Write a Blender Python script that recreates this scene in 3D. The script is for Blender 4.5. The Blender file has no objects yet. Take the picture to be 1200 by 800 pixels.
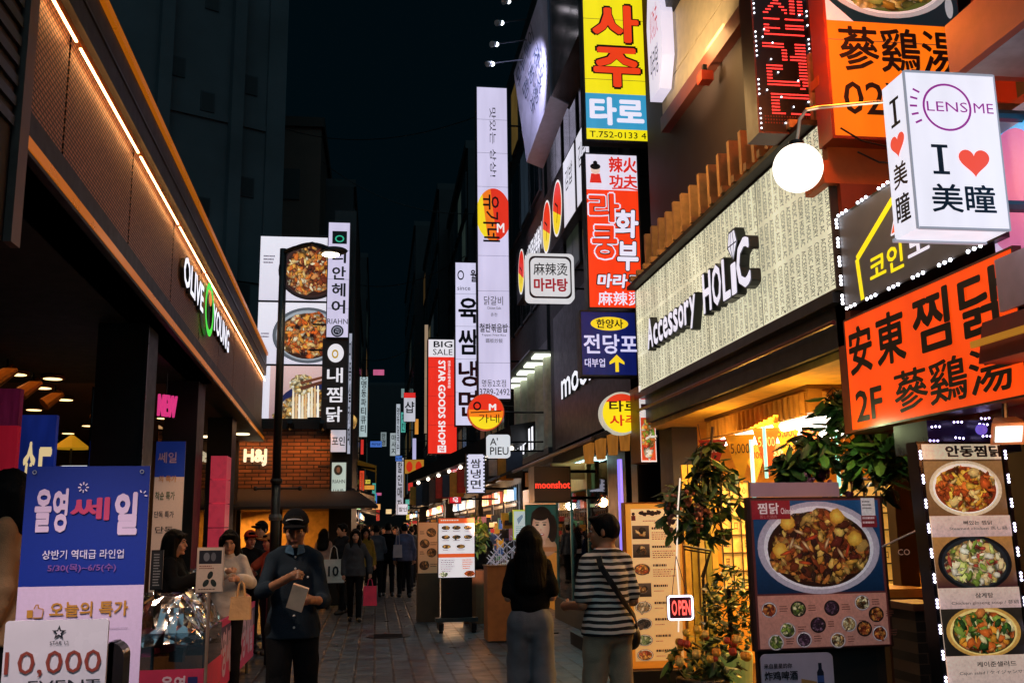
import bpy, math, random
import numpy as np
from mathutils import Vector, Matrix
SC = bpy.context.scene
COL = SC.collection
rad = math.radians
# ---------------------------------------------------------------- camera
F_PX, CAM_H = 1150.0, 1.63
cam_pos = Vector((0, 0, CAM_H))
def cam_axes(yaw, pitch, roll):
    f = Vector((math.sin(yaw)*math.cos(pitch), math.cos(yaw)*math.cos(pitch), math.sin(pitch)))
    r0 = Vector((math.cos(yaw), -math.sin(yaw), 0)); u0 = r0.cross(f)
    r = r0*math.cos(roll) - u0*math.sin(roll)
    u = u0*math.cos(roll) + r0*math.sin(roll)
    return r, u, f
YAW, PITCH, ROLL = rad(7.9), rad(10.7), rad(0.75)
CR, CU, CF = cam_axes(YAW, PITCH, ROLL)
cd = bpy.data.cameras.new('camera'); cam = bpy.data.objects.new('camera', cd); COL.objects.link(cam)
cd.sensor_width = 36; cd.lens = F_PX/1200*36; cd.clip_start = 0.05; cd.clip_end = 2000
cam.matrix_world = Matrix(((CR.x, CU.x, -CF.x, 0), (CR.y, CU.y, -CF.y, 0), (CR.z, CU.z, -CF.z, CAM_H), (0, 0, 0, 1)))
SC.camera = cam
# ---------------------------------------------------------------- night sky, exposure
W = bpy.data.worlds.new('World'); SC.world = W; W.use_nodes = True
bg = W.node_tree.nodes['Background']; bg.inputs[0].default_value = (0.0004, 0.0028, 0.0044, 1); bg.inputs[1].default_value = 1.0
SC.view_settings.view_transform = 'Standard'; SC.view_settings.look = 'None'
SC.view_settings.exposure = 0.0; SC.view_settings.gamma = 1.0; SC.view_settings.use_curve_mapping = False
sd_ = bpy.data.lights.new('night_glow', 'SUN'); sd_.energy = .55; sd_.angle = rad(75); sd_.color = (.45, .82, 1.0); so_ = bpy.data.objects.new('night_glow', sd_); COL.objects.link(so_); so_.rotation_euler = (rad(38), rad(12), rad(-18))
SC.cycles.use_denoising = True
SC.cycles.max_bounces = 5; SC.cycles.diffuse_bounces = 3; SC.cycles.glossy_bounces = 3; SC.cycles.transmission_bounces = 4; SC.cycles.transparent_max_bounces = 8
SC.cycles.sample_clamp_indirect = 2.0; SC.cycles.caustics_reflective = False; SC.cycles.caustics_refractive = False

def at(px, py, X=None, Y=None, Z=None):
    d = CR*((px-600)/F_PX) + CU*(-(py-400)/F_PX) + CF
    if Y is not None: t = (Y-cam_pos.y)/d.y
    elif X is not None: t = (X-cam_pos.x)/d.x
    else: t = (Z-cam_pos.z)/d.z
    return cam_pos + d*t
# ---------------------------------------------------------------- materials
def lin(h):
    if not isinstance(h, str): return tuple(h[:3])
    h = h.lstrip('#'); o = []
    for i in (0, 2, 4):
        c = int(h[i:i+2], 16)/255
        o.append(c/12.92 if c <= .04045 else ((c+.055)/1.055)**2.4)
    return tuple(o)
_M = {}
def M(col, rough=.55, metal=0.0, nz=.18, ns=9.0, bump=0.0, bs=60.0, em=None, es=0.0, coat=0.0, name=None):
    k = (col, rough, metal, nz, ns, bump, bs, em, es, coat)
    if k in _M: return _M[k]
    m = bpy.data.materials.new(name or 'surface'); m.use_nodes = True
    nt = m.node_tree; b = nt.nodes['Principled BSDF']; c = lin(col)
    b.inputs['Roughness'].default_value = rough; b.inputs['Metallic'].default_value = metal
    b.inputs['Base Color'].default_value = (*c, 1)
    if coat: b.inputs['Coat Weight'].default_value = coat
    tc = nt.nodes.new('ShaderNodeTexCoord')
    if nz:
        n = nt.nodes.new('ShaderNodeTexNoise'); n.inputs['Scale'].default_value = ns; n.inputs['Detail'].default_value = 6
        nt.links.new(tc.outputs['Object'], n.inputs['Vector'])
        r = nt.nodes.new('ShaderNodeMapRange'); r.inputs[1].default_value = .3; r.inputs[2].default_value = .7
        r.inputs[3].default_value = 1-nz; r.inputs[4].default_value = 1+nz
        nt.links.new(n.outputs['Fac'], r.inputs[0])
        x = nt.nodes.new('ShaderNodeVectorMath'); x.operation = 'SCALE'; x.inputs[0].default_value = c
        nt.links.new(r.outputs[0], x.inputs['Scale']); nt.links.new(x.outputs[0], b.inputs['Base Color'])
        r2 = nt.nodes.new('ShaderNodeMapRange'); r2.inputs[3].default_value = max(.02, rough-.12); r2.inputs[4].default_value = min(1, rough+.12)
        nt.links.new(n.outputs['Fac'], r2.inputs[0]); nt.links.new(r2.outputs[0], b.inputs['Roughness'])
    if bump:
        n2 = nt.nodes.new('ShaderNodeTexNoise'); n2.inputs['Scale'].default_value = bs; n2.inputs['Detail'].default_value = 4
        nt.links.new(tc.outputs['Object'], n2.inputs['Vector'])
        bp = nt.nodes.new('ShaderNodeBump'); bp.inputs['Strength'].default_value = bump; bp.inputs['Distance'].default_value = .02
        nt.links.new(n2.outputs['Fac'], bp.inputs['Height']); nt.links.new(bp.outputs[0], b.inputs['Normal'])
    if em:
        b.inputs['Emission Color'].default_value = (*lin(em), 1); b.inputs['Emission Strength'].default_value = es
    _M[k] = m; return m
def L(col, s=1.0, uneven=.14, sc=2.2, base=.35):
    """something that gives off light: back-lit acrylic, a lamp, a tube"""
    k = ('L', col, s, uneven, sc, base)
    if k in _M: return _M[k]
    m = bpy.data.materials.new('lit_acrylic'); m.use_nodes = True
    nt = m.node_tree; b = nt.nodes['Principled BSDF']; c = lin(col)
    b.inputs['Base Color'].default_value = (*[x*base for x in c], 1); b.inputs['Roughness'].default_value = .35
    b.inputs['Emission Color'].default_value = (*c, 1); b.inputs['Emission Strength'].default_value = s
    if uneven:
        tc = nt.nodes.new('ShaderNodeTexCoord'); n = nt.nodes.new('ShaderNodeTexNoise'); n.inputs['Scale'].default_value = sc; n.inputs['Detail'].default_value = 2
        r = nt.nodes.new('ShaderNodeMapRange'); r.inputs[1].default_value = .3; r.inputs[2].default_value = .7
        r.inputs[3].default_value = s*(1-uneven); r.inputs[4].default_value = s*(1+uneven)
        mp = nt.nodes.new('ShaderNodeMapping'); mp.inputs['Scale'].default_value = (3.0, 3.0, .55)   # tubes stand upright inside the box
        nt.links.new(tc.outputs['Object'], mp.inputs[0]); nt.links.new(mp.outputs[0], n.inputs['Vector']); nt.links.new(n.outputs['Fac'], r.inputs[0]); nt.links.new(r.outputs[0], b.inputs['Emission Strength'])
    _M[k] = m; return m
def picmat(lit, grain=.07):
    """a printed picture: colours from the print; lit = emission, from a light box or standing in for light on a front-lit print"""
    k = ('P', lit, grain)
    if k in _M: return _M[k]
    m = bpy.data.materials.new('printed_picture'); m.use_nodes = True
    nt = m.node_tree; b = nt.nodes['Principled BSDF']
    a = nt.nodes.new('ShaderNodeAttribute'); a.attribute_name = 'Col'
    tc = nt.nodes.new('ShaderNodeTexCoord'); n = nt.nodes.new('ShaderNodeTexNoise'); n.inputs['Scale'].default_value = 60; n.inputs['Detail'].default_value = 8; n.inputs['Roughness'].default_value = .75
    nt.links.new(tc.outputs['Object'], n.inputs['Vector'])
    r = nt.nodes.new('ShaderNodeMapRange'); r.inputs[1].default_value = .32; r.inputs[2].default_value = .68; r.inputs[3].default_value = 1-grain; r.inputs[4].default_value = 1+grain
    nt.links.new(n.outputs['Fac'], r.inputs[0])
    x = nt.nodes.new('ShaderNodeVectorMath'); x.operation = 'SCALE'
    nt.links.new(a.outputs['Color'], x.inputs[0]); nt.links.new(r.outputs[0], x.inputs['Scale'])
    nt.links.new(x.outputs[0], b.inputs['Base Color']); b.inputs['Roughness'].default_value = .45
    if lit:
        nt.links.new(x.outputs[0], b.inputs['Emission Color']); b.inputs['Emission Strength'].default_value = lit  # front-lit boards glow too: light falling on them put into the emission
    _M[k] = m; return m
def dishmat(pal, scale, lit, seed):
    k = ('D', pal, scale, lit, seed)
    if k in _M: return _M[k]
    m = bpy.data.materials.new('printed_dish'); m.use_nodes = True; nt = m.node_tree; N = nt.nodes; lk = nt.links.new; b = N['Principled BSDF']
    tc = N.new('ShaderNodeTexCoord'); mp = N.new('ShaderNodeMapping'); mp.inputs['Location'].default_value = (seed*1.7, seed*.9, seed*.3); lk(tc.outputs['Object'], mp.inputs[0])
    nz = N.new('ShaderNodeTexNoise'); nz.inputs['Scale'].default_value = scale*1.3; nz.inputs['Detail'].default_value = 3; lk(mp.outputs[0], nz.inputs['Vector'])
    ds = N.new('ShaderNodeVectorMath'); ds.operation = 'MULTIPLY_ADD'; ds.inputs[1].default_value = (.75/scale,)*3; lk(nz.outputs['Color'], ds.inputs[0]); lk(mp.outputs[0], ds.inputs[2])
    outs = []
    for sc, hi, lo in ((scale, 1.25, .10), (scale*2.4, 1.2, .30)):
        v = N.new('ShaderNodeTexVoronoi'); v.inputs['Scale'].default_value = sc; lk(ds.outputs[0], v.inputs['Vector'])
        sp = N.new('ShaderNodeSeparateColor'); lk(v.outputs['Color'], sp.inputs[0]); cr = N.new('ShaderNodeValToRGB'); cr.color_ramp.interpolation = 'CONSTANT'; e = cr.color_ramp.elements
        while len(e) < len(pal): e.new(.5)
        for i, c in enumerate(pal): e[i].position = i/len(pal); e[i].color = (*lin(c), 1)
        lk(sp.outputs[0], cr.inputs[0]); r = N.new('ShaderNodeMapRange'); r.inputs[1].default_value = .08; r.inputs[2].default_value = .62; r.inputs[3].default_value = hi; r.inputs[4].default_value = lo; lk(v.outputs['Distance'], r.inputs[0])
        x = N.new('ShaderNodeVectorMath'); x.operation = 'SCALE'; lk(cr.outputs[0], x.inputs[0]); lk(r.outputs[0], x.inputs['Scale']); outs.append(x)
    n2 = N.new('ShaderNodeTexNoise'); n2.inputs['Scale'].default_value = scale*.9; n2.inputs['Detail'].default_value = 2; lk(mp.outputs[0], n2.inputs['Vector']); r2 = N.new('ShaderNodeMapRange'); r2.inputs[1].default_value = .47; r2.inputs[2].default_value = .56; lk(n2.outputs['Fac'], r2.inputs[0])
    mx = N.new('ShaderNodeMix'); mx.data_type = 'VECTOR'; lk(r2.outputs[0], mx.inputs[0]); lk(outs[0].outputs[0], mx.inputs[4]); lk(outs[1].outputs[0], mx.inputs[5])
    n3 = N.new('ShaderNodeTexNoise'); n3.inputs['Scale'].default_value = scale*6; n3.inputs['Detail'].default_value = 4; lk(mp.outputs[0], n3.inputs['Vector']); r3 = N.new('ShaderNodeMapRange'); r3.inputs[1].default_value = .62; r3.inputs[2].default_value = .74; r3.inputs[3].default_value = 0; r3.inputs[4].default_value = .35; lk(n3.outputs['Fac'], r3.inputs[0])
    r4 = N.new('ShaderNodeMapRange'); r4.inputs[1].default_value = .25; r4.inputs[2].default_value = .6; r4.inputs[3].default_value = .65; r4.inputs[4].default_value = 1.1; lk(n3.outputs['Fac'], r4.inputs[0])
    y = N.new('ShaderNodeVectorMath'); y.operation = 'SCALE'; lk(mx.outputs[1], y.inputs[0]); lk(r4.outputs[0], y.inputs['Scale']); ad = N.new('ShaderNodeVectorMath'); ad.operation = 'MULTIPLY_ADD'; ad.inputs[1].default_value = (1, .9, .75); lk(r3.outputs[0], ad.inputs[0]); lk(y.outputs[0], ad.inputs[2])
    lk(ad.outputs[0], b.inputs['Base Color']); b.inputs['Roughness'].default_value = .45
    if lit: lk(ad.outputs[0], b.inputs['Emission Color']); b.inputs['Emission Strength'].default_value = lit
    _M[k] = m; return m
def nodes_of(m): return m.node_tree, m.node_tree.nodes['Principled BSDF']
def brick_mat(name, c1, c2, mortar, w, h, ms=.02, rough=.8, axes='xz', bump=.4, nz=.25):
    m = bpy.data.materials.new(name); m.use_nodes = True; nt, b = nodes_of(m)
    tc = nt.nodes.new('ShaderNodeTexCoord'); s = nt.nodes.new('ShaderNodeSeparateXYZ'); cb = nt.nodes.new('ShaderNodeCombineXYZ')
    nt.links.new(tc.outputs['Object'], s.inputs[0])
    nt.links.new(s.outputs[axes[0].upper()], cb.inputs[0]); nt.links.new(s.outputs[axes[1].upper()], cb.inputs[1])
    t = nt.nodes.new('ShaderNodeTexBrick'); t.inputs['Scale'].default_value = 1; t.inputs['Brick Width'].default_value = w; t.inputs['Row Height'].default_value = h
    t.inputs['Mortar Size'].default_value = ms*h; t.inputs['Mortar Smooth'].default_value = .2
    t.inputs['Color1'].default_value = (*lin(c1), 1); t.inputs['Color2'].default_value = (*lin(c2), 1); t.inputs['Mortar'].default_value = (*lin(mortar), 1)
    nt.links.new(cb.outputs[0], t.inputs['Vector'])
    n = nt.nodes.new('ShaderNodeTexNoise'); n.inputs['Scale'].default_value = 3.1; n.inputs['Detail'].default_value = 8; nt.links.new(tc.outputs['Object'], n.inputs['Vector'])
    r = nt.nodes.new('ShaderNodeMapRange'); r.inputs[1].default_value = .3; r.inputs[2].default_value = .7; r.inputs[3].default_value = 1-nz; r.inputs[4].default_value = 1+nz
    nt.links.new(n.outputs['Fac'], r.inputs[0])
    x = nt.nodes.new('ShaderNodeVectorMath'); x.operation = 'SCALE'; nt.links.new(t.outputs['Color'], x.inputs[0]); nt.links.new(r.outputs[0], x.inputs['Scale'])
    nt.links.new(x.outputs[0], b.inputs['Base Color'])
    r3 = nt.nodes.new('ShaderNodeMapRange'); r3.inputs[1].default_value = .3; r3.inputs[2].default_value = .7; r3.inputs[3].default_value = rough-.15; r3.inputs[4].default_value = min(1, rough+.15)
    nt.links.new(n.outputs['Fac'], r3.inputs[0]); nt.links.new(r3.outputs[0], b.inputs['Roughness'])
    bp = nt.nodes.new('ShaderNodeBump'); bp.inputs['Strength'].default_value = bump; bp.inputs['Distance'].default_value = .01; bp.invert = True
    nt.links.new(t.outputs['Fac'], bp.inputs['Height']); nt.links.new(bp.outputs[0], b.inputs['Normal'])
    return m
def glass_mat(tint='c8e0e0', rough=.02, amount=.9):
    k = ('G', tint, rough, amount)
    if k in _M: return _M[k]
    m = bpy.data.materials.new('glass'); m.use_nodes = True; nt = m.node_tree
    out = nt.nodes['Material Output']; nt.nodes.remove(nt.nodes['Principled BSDF'])
    t = nt.nodes.new('ShaderNodeBsdfTransparent'); t.inputs[0].default_value = (*lin(tint), 1)
    g = nt.nodes.new('ShaderNodeBsdfGlossy'); g.inputs['Roughness'].default_value = rough
    fr = nt.nodes.new('ShaderNodeFresnel'); fr.inputs[0].default_value = 1.45
    mr = nt.nodes.new('ShaderNodeMapRange'); mr.inputs[3].default_value = 1-amount; mr.inputs[4].default_value = 1
    nt.links.new(fr.outputs[0], mr.inputs[0])
    mx = nt.nodes.new('ShaderNodeMixShader'); nt.links.new(mr.outputs[0], mx.inputs[0]); nt.links.new(t.outputs[0], mx.inputs[1]); nt.links.new(g.outputs[0], mx.inputs[2])
    nt.links.new(mx.outputs[0], out.inputs['Surface']); _M[k] = m; return m
# ---------------------------------------------------------------- frames
X_, Y_, Z_ = Vector((1, 0, 0)), Vector((0, 1, 0)), Vector((0, 0, 1))
class Fr:
    """a rectangle in space: centre o, right u, up v; P takes 0..1 across, 0..1 DOWN, metres out"""
    def __init__(s, o, u, w, h, v=None):
        s.o = Vector(o); s.u = Vector(u).normalized(); s.v = Vector(v).normalized() if v is not None else Z_.copy(); s.n = s.u.cross(s.v); s.w = w; s.h = h
    def P(s, x, y, z=0.0): return s.o + s.u*((x-.5)*s.w) + s.v*((.5-y)*s.h) + s.n*z
    def sub(s, x0, y0, x1, y1, z=0.0): return Fr(s.P((x0+x1)/2, (y0+y1)/2, z), s.u, (x1-x0)*s.w, (y1-y0)*s.h, s.v)
def front(x0, y0, x1, y1, Y, ry=0.0):
    xm, ym = (x0+x1)/2, (y0+y1)/2
    a, b = at(x0, ym, Y=Y), at(x1, ym, Y=Y); t, d = at(xm, y0, Y=Y), at(xm, y1, Y=Y)
    o = at(xm, ym, Y=Y); o.z = (t.z+d.z)/2
    return Fr(o, (math.cos(ry), math.sin(ry), 0), (b.x-a.x)/max(.3, math.cos(ry)), t.z-d.z)
def side(c, l, r, right=True):
    """panel on the plane X=c seen from the street: l, r = (px, py_top, py_bottom) at its left and right ends"""
    ys = [at(p[0], (p[1]+p[2])/2, X=c).y for p in (l, r)]
    zt = sum(at(p[0], p[1], X=c).z for p in (l, r))/2; zb = sum(at(p[0], p[2], X=c).z for p in (l, r))/2
    return Fr((c, sum(ys)/2, (zt+zb)/2), (0, -1, 0) if right else (0, 1, 0), abs(ys[0]-ys[1]), zt-zb)
def sideb(c, y0, y1, z0, z1, right=True): return Fr((c, (y0+y1)/2, (z0+z1)/2), (0, -1, 0) if right else (0, 1, 0), abs(y1-y0), z1-z0)
def frontb(Y, x0, x1, z0, z1): return Fr(((x0+x1)/2, Y, (z0+z1)/2), (1, 0, 0), x1-x0, z1-z0)
# ---------------------------------------------------------------- text
_T = {}
def glyphs(s, bold=0.0, ext=0.0):
    """outline of a word, normalised to a unit box; bold strokes are the outline laid down several times, a hair apart in depth"""
    k = (s, bold, ext)
    if k in _T: return _T[k]
    c = bpy.data.curves.new('t', 'FONT'); c.body = s; c.size = 1; c.resolution_u = 2; c.extrude = ext
    o = bpy.data.objects.new('t', c); COL.objects.link(o); dg = bpy.context.evaluated_depsgraph_get()
    m = bpy.data.meshes.new_from_object(o.evaluated_get(dg))
    V = np.array([tuple(v.co) for v in m.vertices]).reshape(-1, 3); Fc = [tuple(p.vertices) for p in m.polygons]
    bpy.data.objects.remove(o); bpy.data.curves.remove(c); bpy.data.meshes.remove(m)
    if len(V):
        if ext: V[:, 2] = (V[:, 2]+ext)/(2*ext)
        n = 1 if bold < .008 else (5 if bold < .03 else 8)
        if n > 1:
            V0, F0 = V, Fc; V, Fc = [], []
            for i in range(n):
                a = 2*math.pi*i/n+.4; W2 = V0.copy(); W2[:, 0] += bold*.8*math.cos(a); W2[:, 1] += bold*.8*math.sin(a)
                if ext: W2[:, 2] *= 1-.004*i
                else: W2[:, 2] = i
                Fc += [tuple(q+i*len(V0) for q in f) for f in F0]; V.append(W2)
            V = np.concatenate(V)
        a, b = V.min(0), V.max(0); V[:, 0] = (V[:, 0]-a[0])/max(1e-6, b[0]-a[0]); V[:, 1] = (V[:, 1]-a[1])/max(1e-6, b[1]-a[1])
    _T[k] = (V, Fc); return V, Fc
# ---------------------------------------------------------------- mesh builder
ORG = {}
class MB:
    def __init__(s): s.v = []; s.f = []; s.mi = []; s.mats = []; s.col = None; s.smooth = False; s.ly = 0
    def _m(s, m):
        if m not in s.mats: s.mats.append(m)
        return s.mats.index(m)
    def add(s, vs, fs, m):
        n = len(s.v); s.v += [tuple(p) for p in vs]; i = s._m(m)
        for f in fs: s.f.append(tuple(a+n for a in f)); s.mi.append(i)
        return s
    def hexa(s, p, m):   # p: 8 points, bottom 4 then top 4 (same order)
        return s.add(p, [(3, 2, 1, 0), (4, 5, 6, 7), (0, 1, 5, 4), (1, 2, 6, 5), (2, 3, 7, 6), (3, 0, 4, 7)], m)
    def box(s, x0, y0, z0, x1, y1, z1, m):
        return s.hexa([(x0, y0, z0), (x1, y0, z0), (x1, y1, z0), (x0, y1, z0), (x0, y0, z1), (x1, y0, z1), (x1, y1, z1), (x0, y1, z1)], m)
    def fbox(s, fr, x0, y0, x1, y1, z0, z1, m):
        q = [(x0, y1), (x1, y1), (x1, y0), (x0, y0)]
        return s.hexa([fr.P(x, y, z0) for x, y in q]+[fr.P(x, y, z1) for x, y in q], m)
    def tube(s, p, q, r, m, r2=None, n=8):
        p, q = Vector(p), Vector(q); d = (q-p).normalized(); a = d.orthogonal().normalized(); b = d.cross(a); r2 = r if r2 is None else r2
        vs = [c+(a*math.cos(2*math.pi*i/n)+b*math.sin(2*math.pi*i/n))*rr for c, rr in ((p, r), (q, r2)) for i in range(n)]
        return s.add(vs, [(i, (i+1) % n, (i+1) % n+n, i+n) for i in range(n)]+[tuple(range(n))[::-1], tuple(range(n, 2*n))], m)
    def path(s, pts, r, m, n=6):
        pts = [Vector(p) for p in pts]; vs = []; a = None
        for k, p in enumerate(pts):
            d = (pts[min(k+1, len(pts)-1)]-pts[max(k-1, 0)]).normalized()
            a = d.orthogonal().normalized() if a is None else (a-d*a.dot(d)).normalized(); b = d.cross(a)
            rr = r[k] if isinstance(r, (list, tuple)) else r
            vs += [p+(a*math.cos(2*math.pi*i/n)+b*math.sin(2*math.pi*i/n))*rr for i in range(n)]
        fs = [(k*n+i, k*n+(i+1) % n, (k+1)*n+(i+1) % n, (k+1)*n+i) for k in range(len(pts)-1) for i in range(n)]
        fs += [tuple(range(n))[::-1], tuple(range((len(pts)-1)*n, len(pts)*n))]
        return s.add(vs, fs, m)
    def ball(s, c, r, m, nu=16, nv=10, sq=(1, 1, 1)):
        c = Vector(c); vs = []; fs = []
        for j in range(nv+1):
            t = math.pi*j/nv
            for i in range(nu): vs.append((c.x+r*sq[0]*math.sin(t)*math.cos(2*math.pi*i/nu), c.y+r*sq[1]*math.sin(t)*math.sin(2*math.pi*i/nu), c.z+r*sq[2]*math.cos(t)))
        for j in range(nv):
            for i in range(nu): fs.append((j*nu+i, (j+1)*nu+i, (j+1)*nu+(i+1) % nu, j*nu+(i+1) % nu))
        return s.add(vs, fs, m)
    def lathe(s, c, prof, m, n=16):
        c = Vector(c); vs = [(c.x+r*math.cos(2*math.pi*i/n), c.y+r*math.sin(2*math.pi*i/n), c.z+z) for r, z in prof for i in range(n)]
        fs = [(k*n+i, k*n+(i+1) % n, (k+1)*n+(i+1) % n, (k+1)*n+i) for k in range(len(prof)-1) for i in range(n)]
        fs += [tuple(range(n))[::-1], tuple(range((len(prof)-1)*n, len(prof)*n))]
        return s.add(vs, fs, m)
    # flat marks in a frame; y runs down
    def poly(s, fr, pts, m, z=.003): return s.add([fr.P(x, y, z) for x, y in pts][::-1], [tuple(range(len(pts)))], m)
    def rect(s, fr, x0, y0, x1, y1, m, z=.003): return s.poly(fr, [(x0, y0), (x1, y0), (x1, y1), (x0, y1)], m, z)
    def ell(s, fr, cx, cy, rx, ry, m, z=.003, n=36, a0=0, a1=2*math.pi):
        return s.poly(fr, [(cx+rx*math.cos(a0+(a1-a0)*i/n), cy+ry*math.sin(a0+(a1-a0)*i/n)) for i in range(n)], m, z)
    def ring(s, fr, cx, cy, rx, ry, t, m, z=.003, n=40):
        k = t; pts = [fr.P(cx+rx*q*math.cos(2*math.pi*i/n), cy+ry*q*math.sin(2*math.pi*i/n), z) for q in (1, 1-k) for i in range(n)]
        return s.add(pts, [(i, i+n, (i+1) % n+n, (i+1) % n) for i in range(n)], m)
    def line(s, fr, pts, wd, m, z=.003):
        for (x0, y0), (x1, y1) in zip(pts[:-1], pts[1:]):
            dx, dy = (x1-x0)*fr.w, (y1-y0)*fr.h; l = math.hypot(dx, dy) or 1; nx, ny = -dy/l*wd/2/fr.w, dx/l*wd/2/fr.h
            s.poly(fr, [(x0+nx, y0+ny), (x1+nx, y1+ny), (x1-nx, y1-ny), (x0-nx, y0-ny)], m, z)
        return s
    def text(s, fr, t, x0, y0, x1, y1, m, bold=.012, z=.004, ext=0.0, rot=0, grow=0.0, shear=0.0):
        V, Fc = glyphs(t, bold, .05 if ext else 0.0)
        if not len(V): return s
        if grow:
            x0 -= grow/fr.w; x1 += grow/fr.w; y0 -= grow/fr.h; y1 += grow/fr.h
        vs = []
        for a, b, c in V:
            if rot == 90: x, y = x0+b*(x1-x0), y0+a*(y1-y0)
            else: x, y = x0+a*(x1-x0)+shear*(b-.5)*(x1-x0), y1-b*(y1-y0)
            vs.append(fr.P(x, y, z+(c*ext if ext else c*.00012)))
        return s.add(vs, Fc, m)
    def vtext(s, fr, t, x0, y0, x1, y1, m, gap=.12, **k):
        n = len(t); h = (y1-y0)/n
        for i, ch in enumerate(t):
            if ch != ' ': s.text(fr, ch, x0, y0+h*(i+gap/2), x1, y0+h*(i+1-gap/2), m, **k)
        return s
    def build(s, name, parent=None, smooth=False):
        me = bpy.data.meshes.new(name)
        if not s.v: return None
        if parent is not None: o0 = ORG[parent.name]
        else:
            A = np.array(s.v); a, b = A.min(0), A.max(0); o0 = Vector(((a[0]+b[0])/2, (a[1]+b[1])/2, a[2]))
        me.from_pydata([(p[0]-o0.x, p[1]-o0.y, p[2]-o0.z) for p in s.v], [], s.f)
        for m in s.mats: me.materials.append(m)
        if len(s.mats) > 1: me.polygons.foreach_set('material_index', s.mi)
        if smooth or s.smooth: me.polygons.foreach_set('use_smooth', [True]*len(me.polygons))
        if s.col is not None:
            ca = me.color_attributes.new('Col', 'FLOAT_COLOR', 'POINT'); ca.data.foreach_set('color', np.array(s.col, dtype=np.float32).ravel())
        me.update()
        ob = bpy.data.objects.new(name, me); COL.objects.link(ob)
        if parent is not None: ob.parent = parent
        else: ob.location = o0
        ORG[ob.name] = o0
        return ob
class Pic(MB):
    """a flat printed picture: coloured shapes laid over one another in a frame"""
    def __init__(s, fr, lit=0.0, z=.003, grain=.07): super().__init__(); s.fr = fr; s.col = []; s.m = picmat(lit, grain); s.z = z; s.lit = lit
    def _a(s, pts, fs, cols):
        s.z += .000012; s.add([s.fr.P(x, y, s.z) for x, y in pts], fs, s.m); s.col += [(*c, 1) for c in cols]
    def R(s, x0, y0, x1, y1, c, c2=None):
        c = lin(c); c2 = lin(c2) if c2 else c; s._a([(x0, y1), (x1, y1), (x1, y0), (x0, y0)], [(0, 1, 2, 3)], [c2, c2, c, c])
    def PG(s, pts, c): s._a(pts[::-1], [tuple(range(len(pts)))], [lin(c)]*len(pts))
    def E(s, cx, cy, rx, ry, c, rim=None, n=30, rng=None, jit=0.0, rot=0.0):
        c = lin(c); rim = lin(rim) if rim else c; pts = [(cx, cy)]
        for i in range(n):
            t = -2*math.pi*i/n; k = 1+(rng.uniform(-jit, jit) if rng else 0)
            a, b = rx*k*math.cos(t)*s.fr.w, ry*k*math.sin(t)*s.fr.h
            pts.append((cx+(a*math.cos(rot)-b*math.sin(rot))/s.fr.w, cy+(a*math.sin(rot)+b*math.cos(rot))/s.fr.h))
        s._a(pts, [(0, 1+i, 1+(i+1) % n) for i in range(n)], [c]+[rim]*n)
    def food(s, cx, cy, rx, ry, pal, n, size, seed=1, plate='e6e0e6', bowl='8a8290', dark='2a1510'):
        """a dish as a photograph prints it: plate, sauce, heaped pieces in the dish's own colours"""
        g = random.Random(seed); k = 1.0
        if plate:
            s.E(cx, cy, rx, ry, plate, bowl, 40); s.E(cx, cy, rx*.9, ry*.9, plate, plate, 36); s.E(cx, cy+ry*.03, rx*.84, ry*.82, dark, dark, 36); k = .80
        fm = dishmat(tuple(pal), round(.55/size), s.lit, seed); s.z += .00005; n_ = 40; ph = [g.uniform(0, 6) for _ in range(4)]
        pts = [(cx, cy)]
        for i in range(n_):
            t = -2*math.pi*i/n_; q = 1+.05*math.sin(3*t+ph[0])+.04*math.sin(5*t+ph[1])+.04*math.sin(9*t+ph[2])+.03*math.sin(14*t+ph[3]); pts.append((cx+rx*k*q*math.cos(t), cy+ry*k*q*math.sin(t)))
        s.add([s.fr.P(x, y, s.z) for x, y in pts], [(0, 1+i, 1+(i+1) % n_) for i in range(n_)], fm); s.col += [(1, 1, 1, 1)]*len(pts)
        for i in range(int(n*.22)):
            a = g.uniform(0, 2*math.pi); r = math.sqrt(g.random())*k*.9; c = lin(g.choice(pal)); f = g.uniform(.7, 1.25); c = tuple(min(1, x*f) for x in c); q = g.uniform(.35, .7); d = tuple(x*q for x in c)
            w = size*g.uniform(.4, .95); ro = g.uniform(0, 3.1); X, Y_2 = cx+rx*r*math.cos(a), cy+ry*r*math.sin(a); asp = g.uniform(.25, .8)
            s.E(X+w*.08/s.fr.w, Y_2+w*.13/s.fr.h, w/s.fr.w, w*asp/s.fr.h, tuple(x*.3 for x in d), tuple(x*.3 for x in d), 12, g, .25, ro)
            s.E(X, Y_2, w/s.fr.w, w*asp/s.fr.h, c, d, 13, g, .28, ro)
            hl = tuple(min(1, x*1.4+.05) for x in c); s.E(X-.2*w/s.fr.w, Y_2-.25*w*asp/s.fr.h, w*.22/s.fr.w, w*.09/s.fr.h, hl, c, 8, g, .3, ro)
    def lines(s, x0, y0, x1, y1, n, c, seed=0, fill=.45):
        """rows of print too small to read in the photograph"""
        g = random.Random(seed); h = (y1-y0)/n
        for i in range(n):
            x = x0; e = x1-(x1-x0)*g.uniform(0, .35)
            while x < e:
                w = (x1-x0)*g.uniform(.04, .11); s.R(x, y0+h*i, min(x+w, e), y0+h*(i+fill), c); x += w+(x1-x0)*.025
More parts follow.
